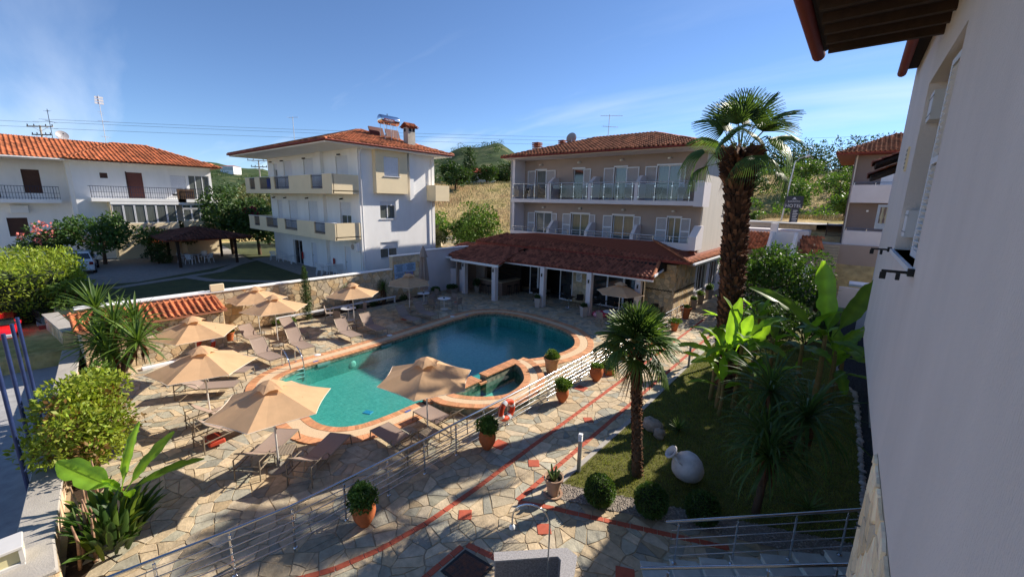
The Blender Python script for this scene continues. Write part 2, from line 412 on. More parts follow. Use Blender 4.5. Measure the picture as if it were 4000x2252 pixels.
def build_ground():
    def axis(brk):
        a = list(np.arange(-120, 121, 3.))+list(np.arange(130, 420, 12.))+[-v for v in np.arange(130, 420, 12.)]+list(np.arange(450, 2600, 60.))+[-v for v in np.arange(450, 2600, 60.)]
        a = [v for v in a if min(abs(v-b) for b in brk) > .8]
        return np.array(sorted(a+brk))
    xs = axis([-24.6, -24.54, 5.97, 6.03]); ys = axis([-1.93, -1.87, .52, .58, 43.97, 44.03])
    X, Y = np.meshgrid(xs, ys, indexing='ij'); Z = terrain(X, Y)
    V = np.stack([X.ravel(), Y.ravel(), Z.ravel()], 1); nx, ny = len(xs), len(ys)
    i, j = np.meshgrid(np.arange(nx-1), np.arange(ny-1), indexing='ij'); a = (i*ny+j).ravel()
    me = npmesh('ground', V, np.stack([a, a+ny, a+ny+1, a+1], 1), smooth=True)
    m = bpy.data.materials.new('hillside_grass'); m.use_nodes = True; nt = m.node_tree; N = nt.nodes; L = nt.links; b = N['Principled BSDF']; b.inputs['Roughness'].default_value = .95; b.inputs['Specular IOR Level'].default_value = .1
    ge = N.new('ShaderNodeNewGeometry')
    n1 = N.new('ShaderNodeTexNoise'); n1.inputs['Scale'].default_value = .06; n1.inputs['Detail'].default_value = 8; n1.inputs['Roughness'].default_value = .65; L.new(ge.outputs['Position'], n1.inputs['Vector'])
    r1 = N.new('ShaderNodeValToRGB'); e = r1.color_ramp.elements; e[0].position = .33; e[0].color = (.13, .16, .05, 1); e[1].position = .49; e[1].color = (.55, .41, .19, 1)
    k = r1.color_ramp.elements.new(.44); k.color = (.34, .28, .10, 1); k2 = r1.color_ramp.elements.new(.66); k2.color = (.33, .20, .10, 1)
    L.new(n1.outputs['Fac'], r1.inputs[0])
    n2 = N.new('ShaderNodeTexNoise'); n2.inputs['Scale'].default_value = 2.2; n2.inputs['Detail'].default_value = 6; L.new(ge.outputs['Position'], n2.inputs['Vector'])
    mu = N.new('ShaderNodeMixRGB'); mu.blend_type = 'OVERLAY'; mu.inputs[0].default_value = .55; L.new(r1.outputs[0], mu.inputs[1]); L.new(n2.outputs['Fac'], mu.inputs[2])
    # scrub and forest cover on the far hills
    ln = N.new('ShaderNodeVectorMath'); ln.operation = 'LENGTH'; L.new(ge.outputs['Position'], ln.inputs[0])
    mr = N.new('ShaderNodeMapRange'); mr.inputs[1].default_value = 170; mr.inputs[2].default_value = 300; L.new(ln.outputs['Value'], mr.inputs[0])
    n3 = N.new('ShaderNodeTexNoise'); n3.inputs['Scale'].default_value = .05; n3.inputs['Detail'].default_value = 9; n3.inputs['Roughness'].default_value = .7; L.new(ge.outputs['Position'], n3.inputs['Vector'])
    r3 = N.new('ShaderNodeValToRGB'); e = r3.color_ramp.elements; e[0].position = .4; e[0].color = (.030, .052, .022, 1); e[1].position = .66; e[1].color = (.17, .16, .08, 1); q = e.new(.53); q.color = (.055, .085, .032, 1)
    L.new(n3.outputs['Fac'], r3.inputs[0])
    mx = N.new('ShaderNodeMixRGB'); L.new(mr.outputs[0], mx.inputs[0]); L.new(mu.outputs[0], mx.inputs[1]); L.new(r3.outputs[0], mx.inputs[2]); L.new(mx.outputs[0], b.inputs['Base Color'])
    bp = N.new('ShaderNodeBump'); bp.inputs['Strength'].default_value = .9; bp.inputs['Distance'].default_value = .25; L.new(n2.outputs['Fac'], bp.inputs['Height']); L.new(bp.outputs[0], b.inputs['Normal'])
    tag(mobj('ground', me, m), kind='structure')
build_ground()
# ------------------------------------------------------------------ pool outline
POOL = [(-13.3,5.2),(-12.3,5.18),(-11.75,5.33),(-11.36,5.63),(-11.1,6.14),(-10.99,6.94),(-10.97,7.78),(-10.95,8.6),(-10.85,10.),(-10.75,11.5),(-10.7,13.0),(-10.6,14.0),(-10.25,14.7),(-9.98,15.6),(-9.94,16.6),(-10.17,17.36),(-10.76,18.17),(-11.75,18.85),(-13.4,19.22),(-15.3,19.36),(-16.9,18.95),(-17.65,17.95),(-17.7,16.3),(-17.5,14.2),(-17.25,11.6),(-17.1,8.95),(-17.1,7.4),(-16.95,6.3),(-16.5,5.62),(-15.6,5.25),(-14.4,5.2)]
PIN = [(p.x, p.y) for p in crom([(x, y, 0) for x, y in POOL], 5)]
def offs(P, d, closed=True):
    n = len(P); o = []
    for i in range(n):
        a = P[(i-1) % n] if closed else P[max(i-1, 0)]; b = P[(i+1) % n] if closed else P[min(i+1, n-1)]
        tx, ty = b[0]-a[0], b[1]-a[1]; l = math.hypot(tx, ty)
        o.append((P[i][0]+ty/l*d, P[i][1]-tx/l*d))
    return o
POUT = offs(PIN, .95)
def resample(P, step, closed=True):
    Q = list(P)+([P[0]] if closed else []); L = [0]
    for i in range(1, len(Q)): L.append(L[-1]+math.hypot(Q[i][0]-Q[i-1][0], Q[i][1]-Q[i-1][1]))
    n = max(3, int(L[-1]/step)); o = []; k = 0
    for i in range(n+(0 if closed else 1)):
        s = L[-1]*i/n
        while k < len(L)-2 and L[k+1] < s: k += 1
        t = (s-L[k])/max(1e-9, L[k+1]-L[k]); o.append((Q[k][0]+(Q[k+1][0]-Q[k][0])*t, Q[k][1]+(Q[k+1][1]-Q[k][1])*t))
    return o
JAC = [(-10.45,8.30),(-9.89,8.32),(-9.14,8.68),(-8.52,9.2),(-8.05,9.9),(-7.93,10.6),(-8.08,11.5),(-8.5,12.36),(-9.4,13.2),(-10.1,13.5),(-10.5,13.52)]
JOUT = [(p.x, p.y) for p in crom([(x, y, 0) for x, y in JAC], 6, False)]
LAWN = [(-4.8,7.95),(1.02,10.5),(1.1,12.4),(1.0,16.3),(.87,19.9),(.3,20.9),(.07,24.7),(.24,40),(-4.9,40),(-4.85,18),(-4.75,12)]
BED = [(-4.62,7.42),(-3.32,8.0),(-2.34,8.4),(-1.2,8.88),(1.0,9.85),(1.02,10.55),(-1.3,9.5),(-2.6,8.95),(-4.8,7.98)]
def build_deck():
    from mathutils.geometry import tessellate_polygon
    rng = random.Random(3)
    outer = [(-24.5, lwall(-24.5)+.2), (-9.4, lwall(-9.4)+.2), (-9.4, -8), (6, -8), (6, 44), (-24.5, 44)]
    hole = offs(PIN, .30)
    holej = offs(JOUT, -.62, False)                      # open the bed under the small pool too
    V = [Vector((x, y, 0)) for x, y in outer]; Hh = [Vector((x, y, 0)) for x, y in hole]
    # merge the small pool into the hole: replace the stretch of the big outline by its arc
    i0 = [i for i, p in enumerate(hole) if p[0] > -11 and 8.6 < p[1] < 13.2]
    Hh = [Vector((x, y, 0)) for i, (x, y) in enumerate(hole) if i < i0[0]]+[Vector((x, y, 0)) for x, y in holej]+[Vector((x, y, 0)) for i, (x, y) in enumerate(hole) if i > i0[-1]]
    tri = tessellate_polygon([V, Hh]); allv = V+Hh
    d = MB(); d.add([(v.x, v.y, -.009) for v in allv], [t if (allv[t[1]]-allv[t[0]]).cross(allv[t[2]]-allv[t[0]]).z > 0 else t[::-1] for t in tri])
    deck = tag(d.obj('deck', mortar), kind='structure')
    big = offs(PIN, .93); jo = JOUT+[(-10.9, 13.5), (-10.9, 8.3)]
    geos = []
    for c in cut_cells(cut_cells(voronoi(-24.2, -3, 4.5, 33, .36, rng, .32, 1.3), rng, .11, .7), rng, .17, .6):
        cx = sum(p[0] for p in c)/len(c); cy = sum(p[1] for p in c)/len(c)
        if cy < lwall(cx)+.75 and cx < -9.5: continue
        if cy < -2.5 or (cx < -24.0 and cy > 5.5) or (cx < -22.3 and cy < 5.7): continue
        if cy > 26.2 and cx < -8.5: continue
        if inpoly(cx, cy, big) or inpoly(cx, cy, jo): continue
        if inpoly(cx, cy, LAWN) or inpoly(cx, cy, BED): continue
        if cx > -4.75 and cy > 8.3 and cy > 7.95+(cx+4.8)*.438: continue
        g = stone_geo(c, rng, .011, .004, -.012, .016, .005)
        if g: geos.append(g)
    pal = [(1.10, 1.02, .88), (1.02, .95, .82), (1.02, 1.0, .96), (.84, .92, .95), (.80, .88, .88), (1.22, 1.16, 1.06), (1.0, .90, .74), (.95, .94, .88), (1.14, 1.05, .92), (.70, .78, .84), (1.2, 1.1, .94)]
    place_stones(deck, geos, flag, 300, 'flagstone', 'flagstones', True, pal, rng)
    # red strips and diamonds in the walkway
    def strip(pts, w=.13):
        L = resample(pts, .27, False)
        for a, b in zip(L[:-1], L[1:]):
            dx, dy = b[0]-a[0], b[1]-a[1]; l = math.hypot(dx, dy); m = Matrix.Translation(((a[0]+b[0])/2, (a[1]+b[1])/2, .004)) @ Matrix.Rotation(math.atan2(dy, dx), 4, 'Z')
            t = .85+.3*rng.random()
            MB().rbx(-l/2+.006, l/2-.006, -w/2, w/2, -.02, .012, .005, m).obj('red_paver', redtile, deck, True, tint=True)
    strip([(-8.4,.5),(-7.3,2.0),(-6.78,2.94),(-6.51,3.81),(-6.36,4.9),(-6.33,6.4),(-6.38,8.6),(-6.42,12.9),(-6.5,20.5),(-6.6,27)])
    strip([(-5.3,6.75),(-5.3,9.8),(-5.32,14),(-5.36,19.4),(-5.4,26)])
    strip([(-5.25,6.72),(-4.67,7.03),(-3.64,7.47),(-2.38,8.02),(-1.07,8.6)])
    strip([(-5.31,2.6),(-5.31,4.95)]); strip([(-5.27,5.05),(-4.6,5.2),(-4.1,5.33)])
    for x, y, a, s in [(-5.9,5.6,.75,.3),(-5.86,8.15,.72,.3),(-5.9,11.2,.75,.3),(-5.85,19.9,.75,.3),(-4.3,6.45,.75,.3),(-2.45,6.55,.45,.36),(-7.15,8.2,.1,.4),(-7.3,13.1,.05,.42),(-7.45,18.2,.1,.4),(-20.9,19.2,.3,.42),(-20.0,14.1,.3,.42),(-20.2,7.9,.2,.42)]:
        m = Matrix.Translation((x, y, .004)) @ Matrix.Rotation(a, 4, 'Z')
        MB().rbx(-s/2, s/2, -s/2, s/2, -.02, .013, .006, m).obj('red_tile', redtile, deck, True, tint=True)
    return deck
DECK = build_deck()
# ------------------------------------------------------------------ swimming pool
mosaic = M('pool_mosaic', '#5da79f', .5, .2, 9, tint=False, col2='#8ac6bd')
def mosaic_tiles(m, size, gap):
    nt = m.node_tree; N = nt.nodes; L = nt.links; b = N['Principled BSDF']; src = b.inputs['Base Color'].links[0].from_socket
    ge = N.new('ShaderNodeNewGeometry'); br = N.new('ShaderNodeTexBrick'); br.offset = 0; br.inputs['Scale'].default_value = 1; br.inputs['Brick Width'].default_value = size; br.inputs['Row Height'].default_value = size; br.inputs['Mortar Size'].default_value = gap; br.inputs['Color1'].default_value = (1, 1, 1, 1); br.inputs['Color2'].default_value = (.86, .9, .9, 1); br.inputs['Mortar'].default_value = (.82, .86, .86, 1)
    L.new(ge.outputs['Position'], br.inputs['Vector']); mu = N.new('ShaderNodeMixRGB'); mu.blend_type = 'MULTIPLY'; mu.inputs[0].default_value = 1; L.new(src, mu.inputs[1]); L.new(br.outputs['Color'], mu.inputs[2]); L.new(mu.outputs[0], b.inputs['Base Color'])
mosaic_tiles(mosaic, .15, .012)
def tile_band_mat():
    m = bpy.data.materials.new('waterline_tile'); m.use_nodes = True; nt = m.node_tree; N = nt.nodes; L = nt.links; b = N['Principled BSDF']; b.inputs['Roughness'].default_value = .35
    ge = N.new('ShaderNodeNewGeometry'); n = N.new('ShaderNodeTexNoise'); n.inputs['Scale'].default_value = 7; L.new(ge.outputs['Position'], n.inputs['Vector'])
    r = N.new('ShaderNodeValToRGB'); e = r.color_ramp.elements; e[0].position = .35; e[0].color = (.10, .13, .10, 1); e[1].position = .68; e[1].color = (.36, .35, .26, 1); L.new(n.outputs['Fac'], r.inputs[0]); L.new(r.outputs[0], b.inputs['Base Color']); return m
bandm = tile_band_mat()
WATER = water_mat()
def bricks(parent, P, d0, d1, z0, z1, closed, step, nobj, skip=None, rng=random.Random(9)):
    A = resample(P, step, closed); n = len(A); I = offs(A, d0, closed); O = offs(A, d1, closed); items = []
    for i in range(n if closed else n-1):
        j = (i+1) % n; k = .94
        q = [I[i], O[i], O[j], I[j]]
        cx = sum(p[0] for p in q)/4; cy = sum(p[1] for p in q)/4
        if skip and skip(cx, cy): continue
        q2 = [(cx+(p[0]-cx)*k, cy+(p[1]-cy)*k) for p in q]; q3 = [(cx+(p[0]-cx)*.86, cy+(p[1]-cy)*.95) for p in q]
        dz = (rng.random()-.5)*.006
        vs = [(x,y,z0) for x,y in q2]+[(x,y,z1-.008+dz) for x,y in q2]+[(x,y,z1+dz) for x,y in q3]
        fs = [(8,9,10,11)]+[(a+i2, a+(i2+1)%4, a+4+(i2+1)%4, a+4+i2) for a in (0, 4) for i2 in range(4)]
        t = .80+.4*rng.random(); items.append(((Vector((cx, cy, z1))-CAMPOS).length, vs, fs, (t, t*(.95+.1*rng.random()), t)))
    items.sort(key=lambda q: q[0]); rest = MB()
    for i, (dd, vs, fs, t) in enumerate(items):
        if i < nobj: MB().add(vs, fs, None, t).obj('brick', brick, parent, True, tint=True)
        else: rest.add(vs, fs, None, t)
    if rest.v: tag(rest.obj('bricks', brick, parent, True, tint=True), kind='stuff')
def band(P, d0, d1, z, closed, skip=None, zb=None):
    I, O = offs(P, d0, closed), offs(P, d1, closed); n = len(P); mb = MB()
    for i in range(n if closed else n-1):
        j = (i+1) % n; q = [I[i], O[i], O[j], I[j]]
        cx = sum(p[0] for p in q)/4; cy = sum(p[1] for p in q)/4
        if skip and skip(cx, cy): continue
        mb.add([(*q[0], z), (*q[1], z), (*q[2], z), (*q[3], z)], [(0, 1, 2, 3)])
        if zb is not None: mb.add([(*q[1], zb), (*q[2], zb), (*q[2], z), (*q[1], z)], [(0, 1, 2, 3)]); mb.add([(*q[0], zb), (*q[3], zb), (*q[3], z), (*q[0], z)], [(3, 2, 1, 0)])
    return mb
def build_pool():
    p = thing('swimming_pool', 'large kidney ended swimming pool edged with brick and pebble coping', 'swimming pool', (-14, 12, 0))
    skip = lambda x, y: x > -11.2 and 8.25 < y < 13.75
    n = len(PIN); w = MB(); w2 = MB()
    for i in range(n):
        a, b = PIN[i], PIN[(i+1) % n]
        w.add([(*a, -.85), (*b, -.85), (*b, -.2), (*a, -.2)], [(0, 1, 2, 3)])
        w2.add([(*a, -.2), (*b, -.2), (*b, .0), (*a, .0)], [(0, 1, 2, 3)])
    w.obj('basin_wall', mosaic, p, True); w2.obj('waterline_tile', bandm, p, True)
    f = MB(); f.add([(x, y, -.85) for x, y in PIN], [tuple(range(n))]); f.obj('basin_floor', mosaic, p, True)
    f = MB(); f.add([(x, y, -.13) for x, y in PIN], [tuple(range(n))]); f.obj('water', WATER, p, True)
    bricks(p, PIN, -.03, .25, -.03, .035, True, .095, 190, skip)
    band(PIN, .25, .63, .028, True, skip, -.03).obj('pebble_coping', ringstone, p, True)
    bricks(p, PIN, .63, .95, -.03, .035, True, .10, 140, skip)
    # floor drain, inlet lamp, skimmers and the dark grout lines of the deep end
    MB().rbx(-.17, .17, -.12, .12, 0, .02, .01, Matrix.Translation((-13.1, 7.45, -.85)) @ Matrix.Rotation(.4, 4, 'Z')).obj('floor_drain', M('drain_blue', '#3b9ad0', .5, .3, 30), p, True)
    MB().lathe([(.0, .05), (.08, .05), (.14, .03), (.17, 0)], 20, Matrix.Translation((-17.1, 9.1, -.55)) @ Matrix.Rotation(rad(90), 4, 'Y'), capb=False).obj('pool_lamp', M('lamp_lens', '#bfe3d4', .3, .05), p, True)
    for y in (7.75, 10.9): MB().bx(-17.09, -17.05, y-.28, y+.28, -.19, -.05).obj('skimmer', M('skimmer_plastic', '#7fa79f', .4, .1), p, True)
    for x, y in [(-17.95, 7.9), (-18.0, 11.7), (-18.35, 16.4)]:
        MB().lathe([(.14, 0), (.14, .012), (.12, .02), (0, .02)], 20, Matrix.Translation((x, y, .03)), capb=False).obj('skimmer_lid', plasticw, p, True, smooth='auto')
    for x, y, a in [(-17.27, 7.5, 1.6), (-10.72, 7.55, 1.55), (-17.9, 17.2, 1.6)]:
        MB().box((x, y, .0385), (.22, .09, .004), a).obj('depth_marker', M('marker_blue', '#4464a8', .5, .2, 60), p, True)
    # ladder
    l = thing('pool_ladder', 'curved stainless steel ladder at the near corner of the pool', 'ladder', (-17.4, 6.6, 0))
    for dy in (-.27, .27):
        m = Matrix.Translation((-17.15, 6.62, 0))
        MB().tube([(-.68, dy, .02), (-.68, dy, .45)]+[tuple(q) for q in arc((-.68, dy, .45), (-.66, dy, .92), (-.3, dy, .72), 8)]+[tuple(q) for q in arc((-.3, dy, .72), (.1, dy, .48), (.12, dy, .1), 6)]+[(.12, dy, -.55)], .021, 10, m).obj('handrail', chrome, l, True, smooth=True)
        MB().lathe([(.05, .0), (.05, .02), (.03, .035), (.02, .035)], 16, Matrix.Translation((-17.83, 6.62+dy, .03))).obj('floor_flange', chrome, l, True, smooth='auto')
    for z in (-.02, -.2, -.38): MB().rbx(-17.1, -17.0, 6.36, 6.88, z-.02, z+.012, .008).obj('step', M('ladder_step', '#cfd6d6', .4, .05), l, True)
build_pool()
def build_jacuzzi():
    p = thing('children_pool', 'small raised half round pool with brick rim joined to the big pool', 'pool', (-9.5, 10.8, 0))
    rim = .30
    P = JOUT
    w = MB(); O = offs(P, -.06, False); I = offs(P, -.80, False)
    for i in range(len(P)-1):
        w.add([(*O[i], -.1), (*O[i+1], -.1), (*O[i+1], rim-.03), (*O[i], rim-.03)], [(0, 1, 2, 3)])
        w.add([(*I[i], -.8), (*I[i+1], -.8), (*I[i+1], rim-.03), (*I[i], rim-.03)], [(3, 2, 1, 0)])
    w.obj('rim_wall', bandm, p, True)
    bricks(p, P, -.03, .0, 0, 0, False, 9, 0, lambda x, y: True)
    bricks(p, P, -.27, .02, rim-.05, rim, False, .10, 80)
    band(P, -.55, -.27, rim-.006, False, None, rim-.05).obj('pebble_rim', ringstone, p, True)
    bricks(p, P, -.82, -.55, rim-.05, rim, False, .10, 70)
    # dividing walls
    MB().bx(-10.70, -10.36, 11.0, 13.0, -1.4, rim-.045).obj('divider_wall', bandm, p, True)
    MB().bx(-10.95, -10.42, 8.35, 10.74, -1.4, .135).obj('divider_wall', bandm, p, True)
    for x0, x1, y0, y1, z in [(-10.74, -10.30, 10.97, 13.1, rim), (-10.98, -10.38, 8.25, 10.78, .18)]:
        k = int((y1-y0)/.10)
        for i in range(k):
            a = y0+(y1-y0)*i/k; t = .82+.36*R.random()
            b = MB(); b.rbx(x0, x1, a+.004, a+(y1-y0)/k-.004, z-.05, z, .006); b.t = [(t, t, t)]*len(b.v); b.obj('brick', brick, p, True, tint=True)
    MB().rbx(-10.55, -10.3, 10.62, 11.0, .02, .09, .01).obj('overflow_step', brick, p, True, tint=True)
    L = [I[i] for i in range(len(I)) if I[i][0] > -10.5]
    poly = [(-10.42, 8.6)]+L+[(-10.37, 12.9)]
    MB().add([(x, y, -.55) for x, y in poly], [tuple(range(len(poly)))]).obj('basin_floor', M('pool_mosaic_pale', '#8fbfae', .5, .15, 16, col2='#b4d6c6'), p, True)
    MB().add([(x, y, -.06) for x, y in poly], [tuple(range(len(poly)))]).obj('water', WATER, p, True)
build_jacuzzi()
# ------------------------------------------------------------------ lawn, beds, gravel
def sheet(name, poly, z, mat, kind='structure'):
    return tag(MB().add([(x, y, z) for x, y in poly], [tuple(range(len(poly)))]).obj(name, mat), kind=kind)
lawnm = M('lawn_soil', '#4c4a22', .95, .35, 3.5, .6, 40, col2='#6a6a2c')
sheet('lawn', LAWN, .02, lawnm)
sheet('planting_bed', BED, .012, M('bed_gravel', '#8b8178', .95, .35, 40, .8, 70))
sheet('gravel_path', [(1.02,10.5),(1.1,12.4),(1.0,16.3),(.87,19.9),(.3,20.9),(.07,24.7),(.24,40),(3.2,40),(3.2,9.9)], .006, M('dark_gravel', '#35363a', .95, .5, 30, 1., 45))
MB().prism([(-4.93,8.0),(-4.80,8.0),(-4.75,12),(-4.85,18),(-4.9,40),(-5.03,40),(-4.98,18),(-4.88,12)], -.02, .045).obj('lawn_kerb', conc)
tag(bpy.data.objects['lawn_kerb'], kind='structure')
MB().bx(1.25, 1.5, 17, 40, -.02, .12).obj('gravel_kerb', conc); tag(bpy.data.objects['gravel_kerb'], kind='structure')
grassm = M('grass_blade', (.16, .20, .04), .6, .35, 1.3, tint=True, transl=.3)
def scatter_poly(poly, n, rng):
    xs = [p[0] for p in poly]; ys = [p[1] for p in poly]; o = []
    while len(o) < n:
        x = min(xs)+(max(xs)-min(xs))*rng.random(); y = min(ys)+(max(ys)-min(ys))*rng.random()
        if inpoly(x, y, poly): o.append((x, y))
    return np.array(o)
def grass(name, label, poly, n, z, hgt, mat, w=.006):
    rng = random.Random(17); P = scatter_poly(poly, n, rng); k = len(P)
    a = NR.random(k)*6.283; h = hgt*(.5+NR.random(k)); lean = (NR.random((k, 2))-.5)*hgt*1.6
    d = np.stack([np.cos(a), np.sin(a)], 1)*w
    V = np.zeros((k, 4, 3)); V[:, 0, :2] = P-d; V[:, 1, :2] = P+d; V[:, 2, :2] = P+d*.5+lean; V[:, 3, :2] = P-d*.5+lean
    V[:, :2, 2] = z; V[:, 2:, 2] = z+h[:, None]
    F = np.arange(k*4).reshape(k, 4); t = .65+.75*NR.random(k)
    T = np.repeat(np.stack([t*(.9+.35*NR.random(k)), t, t*.9], 1), 4, 0)
    tag(mobj(name, npmesh(name, V.reshape(-1, 3), F, T), mat), label, 'grass', kind='stuff')
grass('lawn_grass', 'mown green lawn under the palms and banana plants', [(-4.75,8.0),(1.0,10.5),(1.0,16.3),(.6,20.5),(.1,24.7),(-4.8,24.7),(-4.7,12)], 60000, .02, .045, grassm, .007)
def gravel(name, label, poly, n, z, s, mat):
    rng = random.Random(4); P = scatter_poly(poly, n, rng); vs = []; fs = []; T = []
    ico = [(0,0,1),(.9,0,.2),(.28,.85,.2),(-.72,.53,.2),(-.72,-.53,.2),(.28,-.85,.2)]
    mb = MB()
    for x, y in P:
        q = s*(.5+rng.random()); a = rng.random()*6; c, sn = math.cos(a), math.sin(a); g = .6+.7*rng.random(); e = .6+.6*rng.random()
        mb.add([(x+(vx*c-vy*sn*e)*q, y+(vx*sn+vy*c*e)*q, z+vz*q*.6) for vx, vy, vz in ico], [(0,1,2),(0,2,3),(0,3,4),(0,4,5),(0,5,1)], None, (g, g*.98, g*.95))
    tag(mb.obj(name, mat, tint=True), label, 'gravel', kind='stuff')
gravel('bed_gravel', 'pale loose gravel around the clipped box balls', BED, 2600, .015, .022, M('gravel_pale', '#9d958c', .9, .2, 30, tint=True))
gravel('path_gravel', 'dark loose gravel along the hotel wall', [(1.05,10.5),(1.1,14),(1.0,16.3),(.87,19.9),(.3,20.9),(.07,24.7),(.1,28),(1.25,28),(1.25,17),(1.9,12),(1.9,10.6)], 2600, .01, .03, M('gravel_dark', '#3c3d42', .9, .3, 30, tint=True))
def pebbles():
    p = thing('pebble_edging', 'row of pale rounded pebbles between the lawn and dark gravel', 'edging', (.8, 18, .02))
    rng = random.Random(8); L = resample([(1.02,10.9),(1.1,12.4),(1.0,16.3),(.87,19.9),(.3,20.9),(.07,24.7),(.1,27)], .17, False)
    base = MB(); n = 8
    prof = [(.02, 0), (.7, .08), (1, .4), (.8, .75), (.35, .97), (.02, 1)]
    me = base.lathe(prof, n).mesh('pebble', True)
    for i, (x, y) in enumerate(L):
        o = mobj('pebble', me, M('pebble', '#a59c97', .8, .25, 20, rnd=.3, obj=True), p); s = .055+.04*rng.random()
        o.location = (x-.8+(rng.random()-.5)*.05, y-18, -.01); o.scale = (s, s*(1+.5*rng.random()), s*1.1); o.rotation_euler.z = rng.random()*6
pebbles()
# street by the car park
sheet('street', [(-70, -14), (20, -14), (20, -2.2), (-9.4, -2.2), (-9.4, -1.1), (-24.5, .25), (-24.6, -.6), (-70, -2.6)], .0, asph)
# ------------------------------------------------------------------ building helpers
class Fac:
    def __init__(s, root, o, n):
        s.root = root; n = Vector(n).normalized(); u = Vector((-n.y, n.x, 0)); s.u = u; s.n = n; s.o = Vector(o)
        s.M = Matrix((( u.x, -n.x, 0, o[0]), (u.y, -n.y, 0, o[1]), (0, 0, 1, o[2]), (0, 0, 0, 1)))
    def mb(s, u0, u1, z0, z1, d0, d1, mb=None):
        mb = mb or MB(); return mb.bx(u0, u1, -d1, -d0, z0, z1, s.M)
    def box(s, name, u0, u1, z0, z1, d0, d1, mat, parent=None):
        return s.mb(u0, u1, z0, z1, d0, d1).obj(name, mat, parent or s.root, True)
    def wall(s, name, u0, u1, z0, z1, th, ops, mat, parent=None):
        mb = MB(); us = sorted({u0, u1, *[min(max(o[0], u0), u1) for o in ops], *[min(max(o[1], u0), u1) for o in ops]})
        for a, b in zip(us[:-1], us[1:]):
            if b-a < 1e-4: continue
            z = z0
            for o in sorted([o for o in ops if o[0] < (a+b)/2 < o[1]], key=lambda o: o[2]):
                if o[2] > z: s.mb(a, b, z, o[2], -th, 0, mb)
                z = o[3]
            if z < z1: s.mb(a, b, z, z1, -th, 0, mb)
        return mb.obj(name, mat, parent or s.root, True)
    def window(s, u0, u1, z0, z1, mat=None, fm=None, rec=.10, panes=2, blind=0., name='window', sill=True):
        fm = fm or shut; w = MB(); f = .05
        for a, b, c, d in [(u0, u1, z1-f, z1), (u0, u1, z0, z0+f), (u0, u0+f, z0+f, z1-f), (u1-f, u1, z0+f, z1-f)]: s.mb(a, b, c, d, -rec-.05, -rec, w)
        for k in range(1, panes):
            m = u0+(u1-u0)*k/panes; s.mb(m-.03, m+.03, z0+f, z1-f, -rec-.05, -rec+.004, w)
        W = w.obj(name, fm, s.root, True)
        for k in range(panes):
            a = u0+f+(u1-u0-2*f)*k/panes; b = u0+f+(u1-u0-2*f)*(k+1)/panes
            s.box('pane', a, b, z0+f, z1-f, -rec-.04, -rec-.03, mat or glassblue, W)
        if blind > 0:
            zb = z1-(z1-z0)*blind; bm = MB(); z = zb
            while z < z1-.01:
                s.mb(u0+.01, u1-.01, z+.003, min(z+.05, z1), -rec+.006, -rec+.03, bm); z += .05
            bm.obj('roller_blind', shut, W, True)
        if sill: s.box('sill', u0-.05, u1+.05, z0-.05, z0, -rec, .06, shut, W)
        return W
def louvre_shutter(fac, u0, u1, z0, z1, d, parent, mat=None, step=.075):
    m = mat or shut; w = MB(); f = .06
    for a, b, c, e in [(u0, u1, z1-f, z1), (u0, u1, z0, z0+f), (u0, u0+f, z0+f, z1-f), (u1-f, u1, z0+f, z1-f), (u0+f, u1-f, (z0+z1)/2-.04, (z0+z1)/2+.04)]: fac.mb(a, b, c, e, d, d+.04, w)
    S = w.obj('shutter', m, parent, True); sl = MB(); z = z0+f
    while z < z1-f-.02:
        M4 = fac.M @ Matrix.Translation(((u0+u1)/2, -d-.02, z+step/2)) @ Matrix.Rotation(rad(38), 4, 'X')
        sl.bx(-(u1-u0)/2+f, (u1-u0)/2-f, -.022, .022, -.004, .004, M4); z += step
    tag(sl.obj('louvres', m, S, True), kind='stuff'); return S
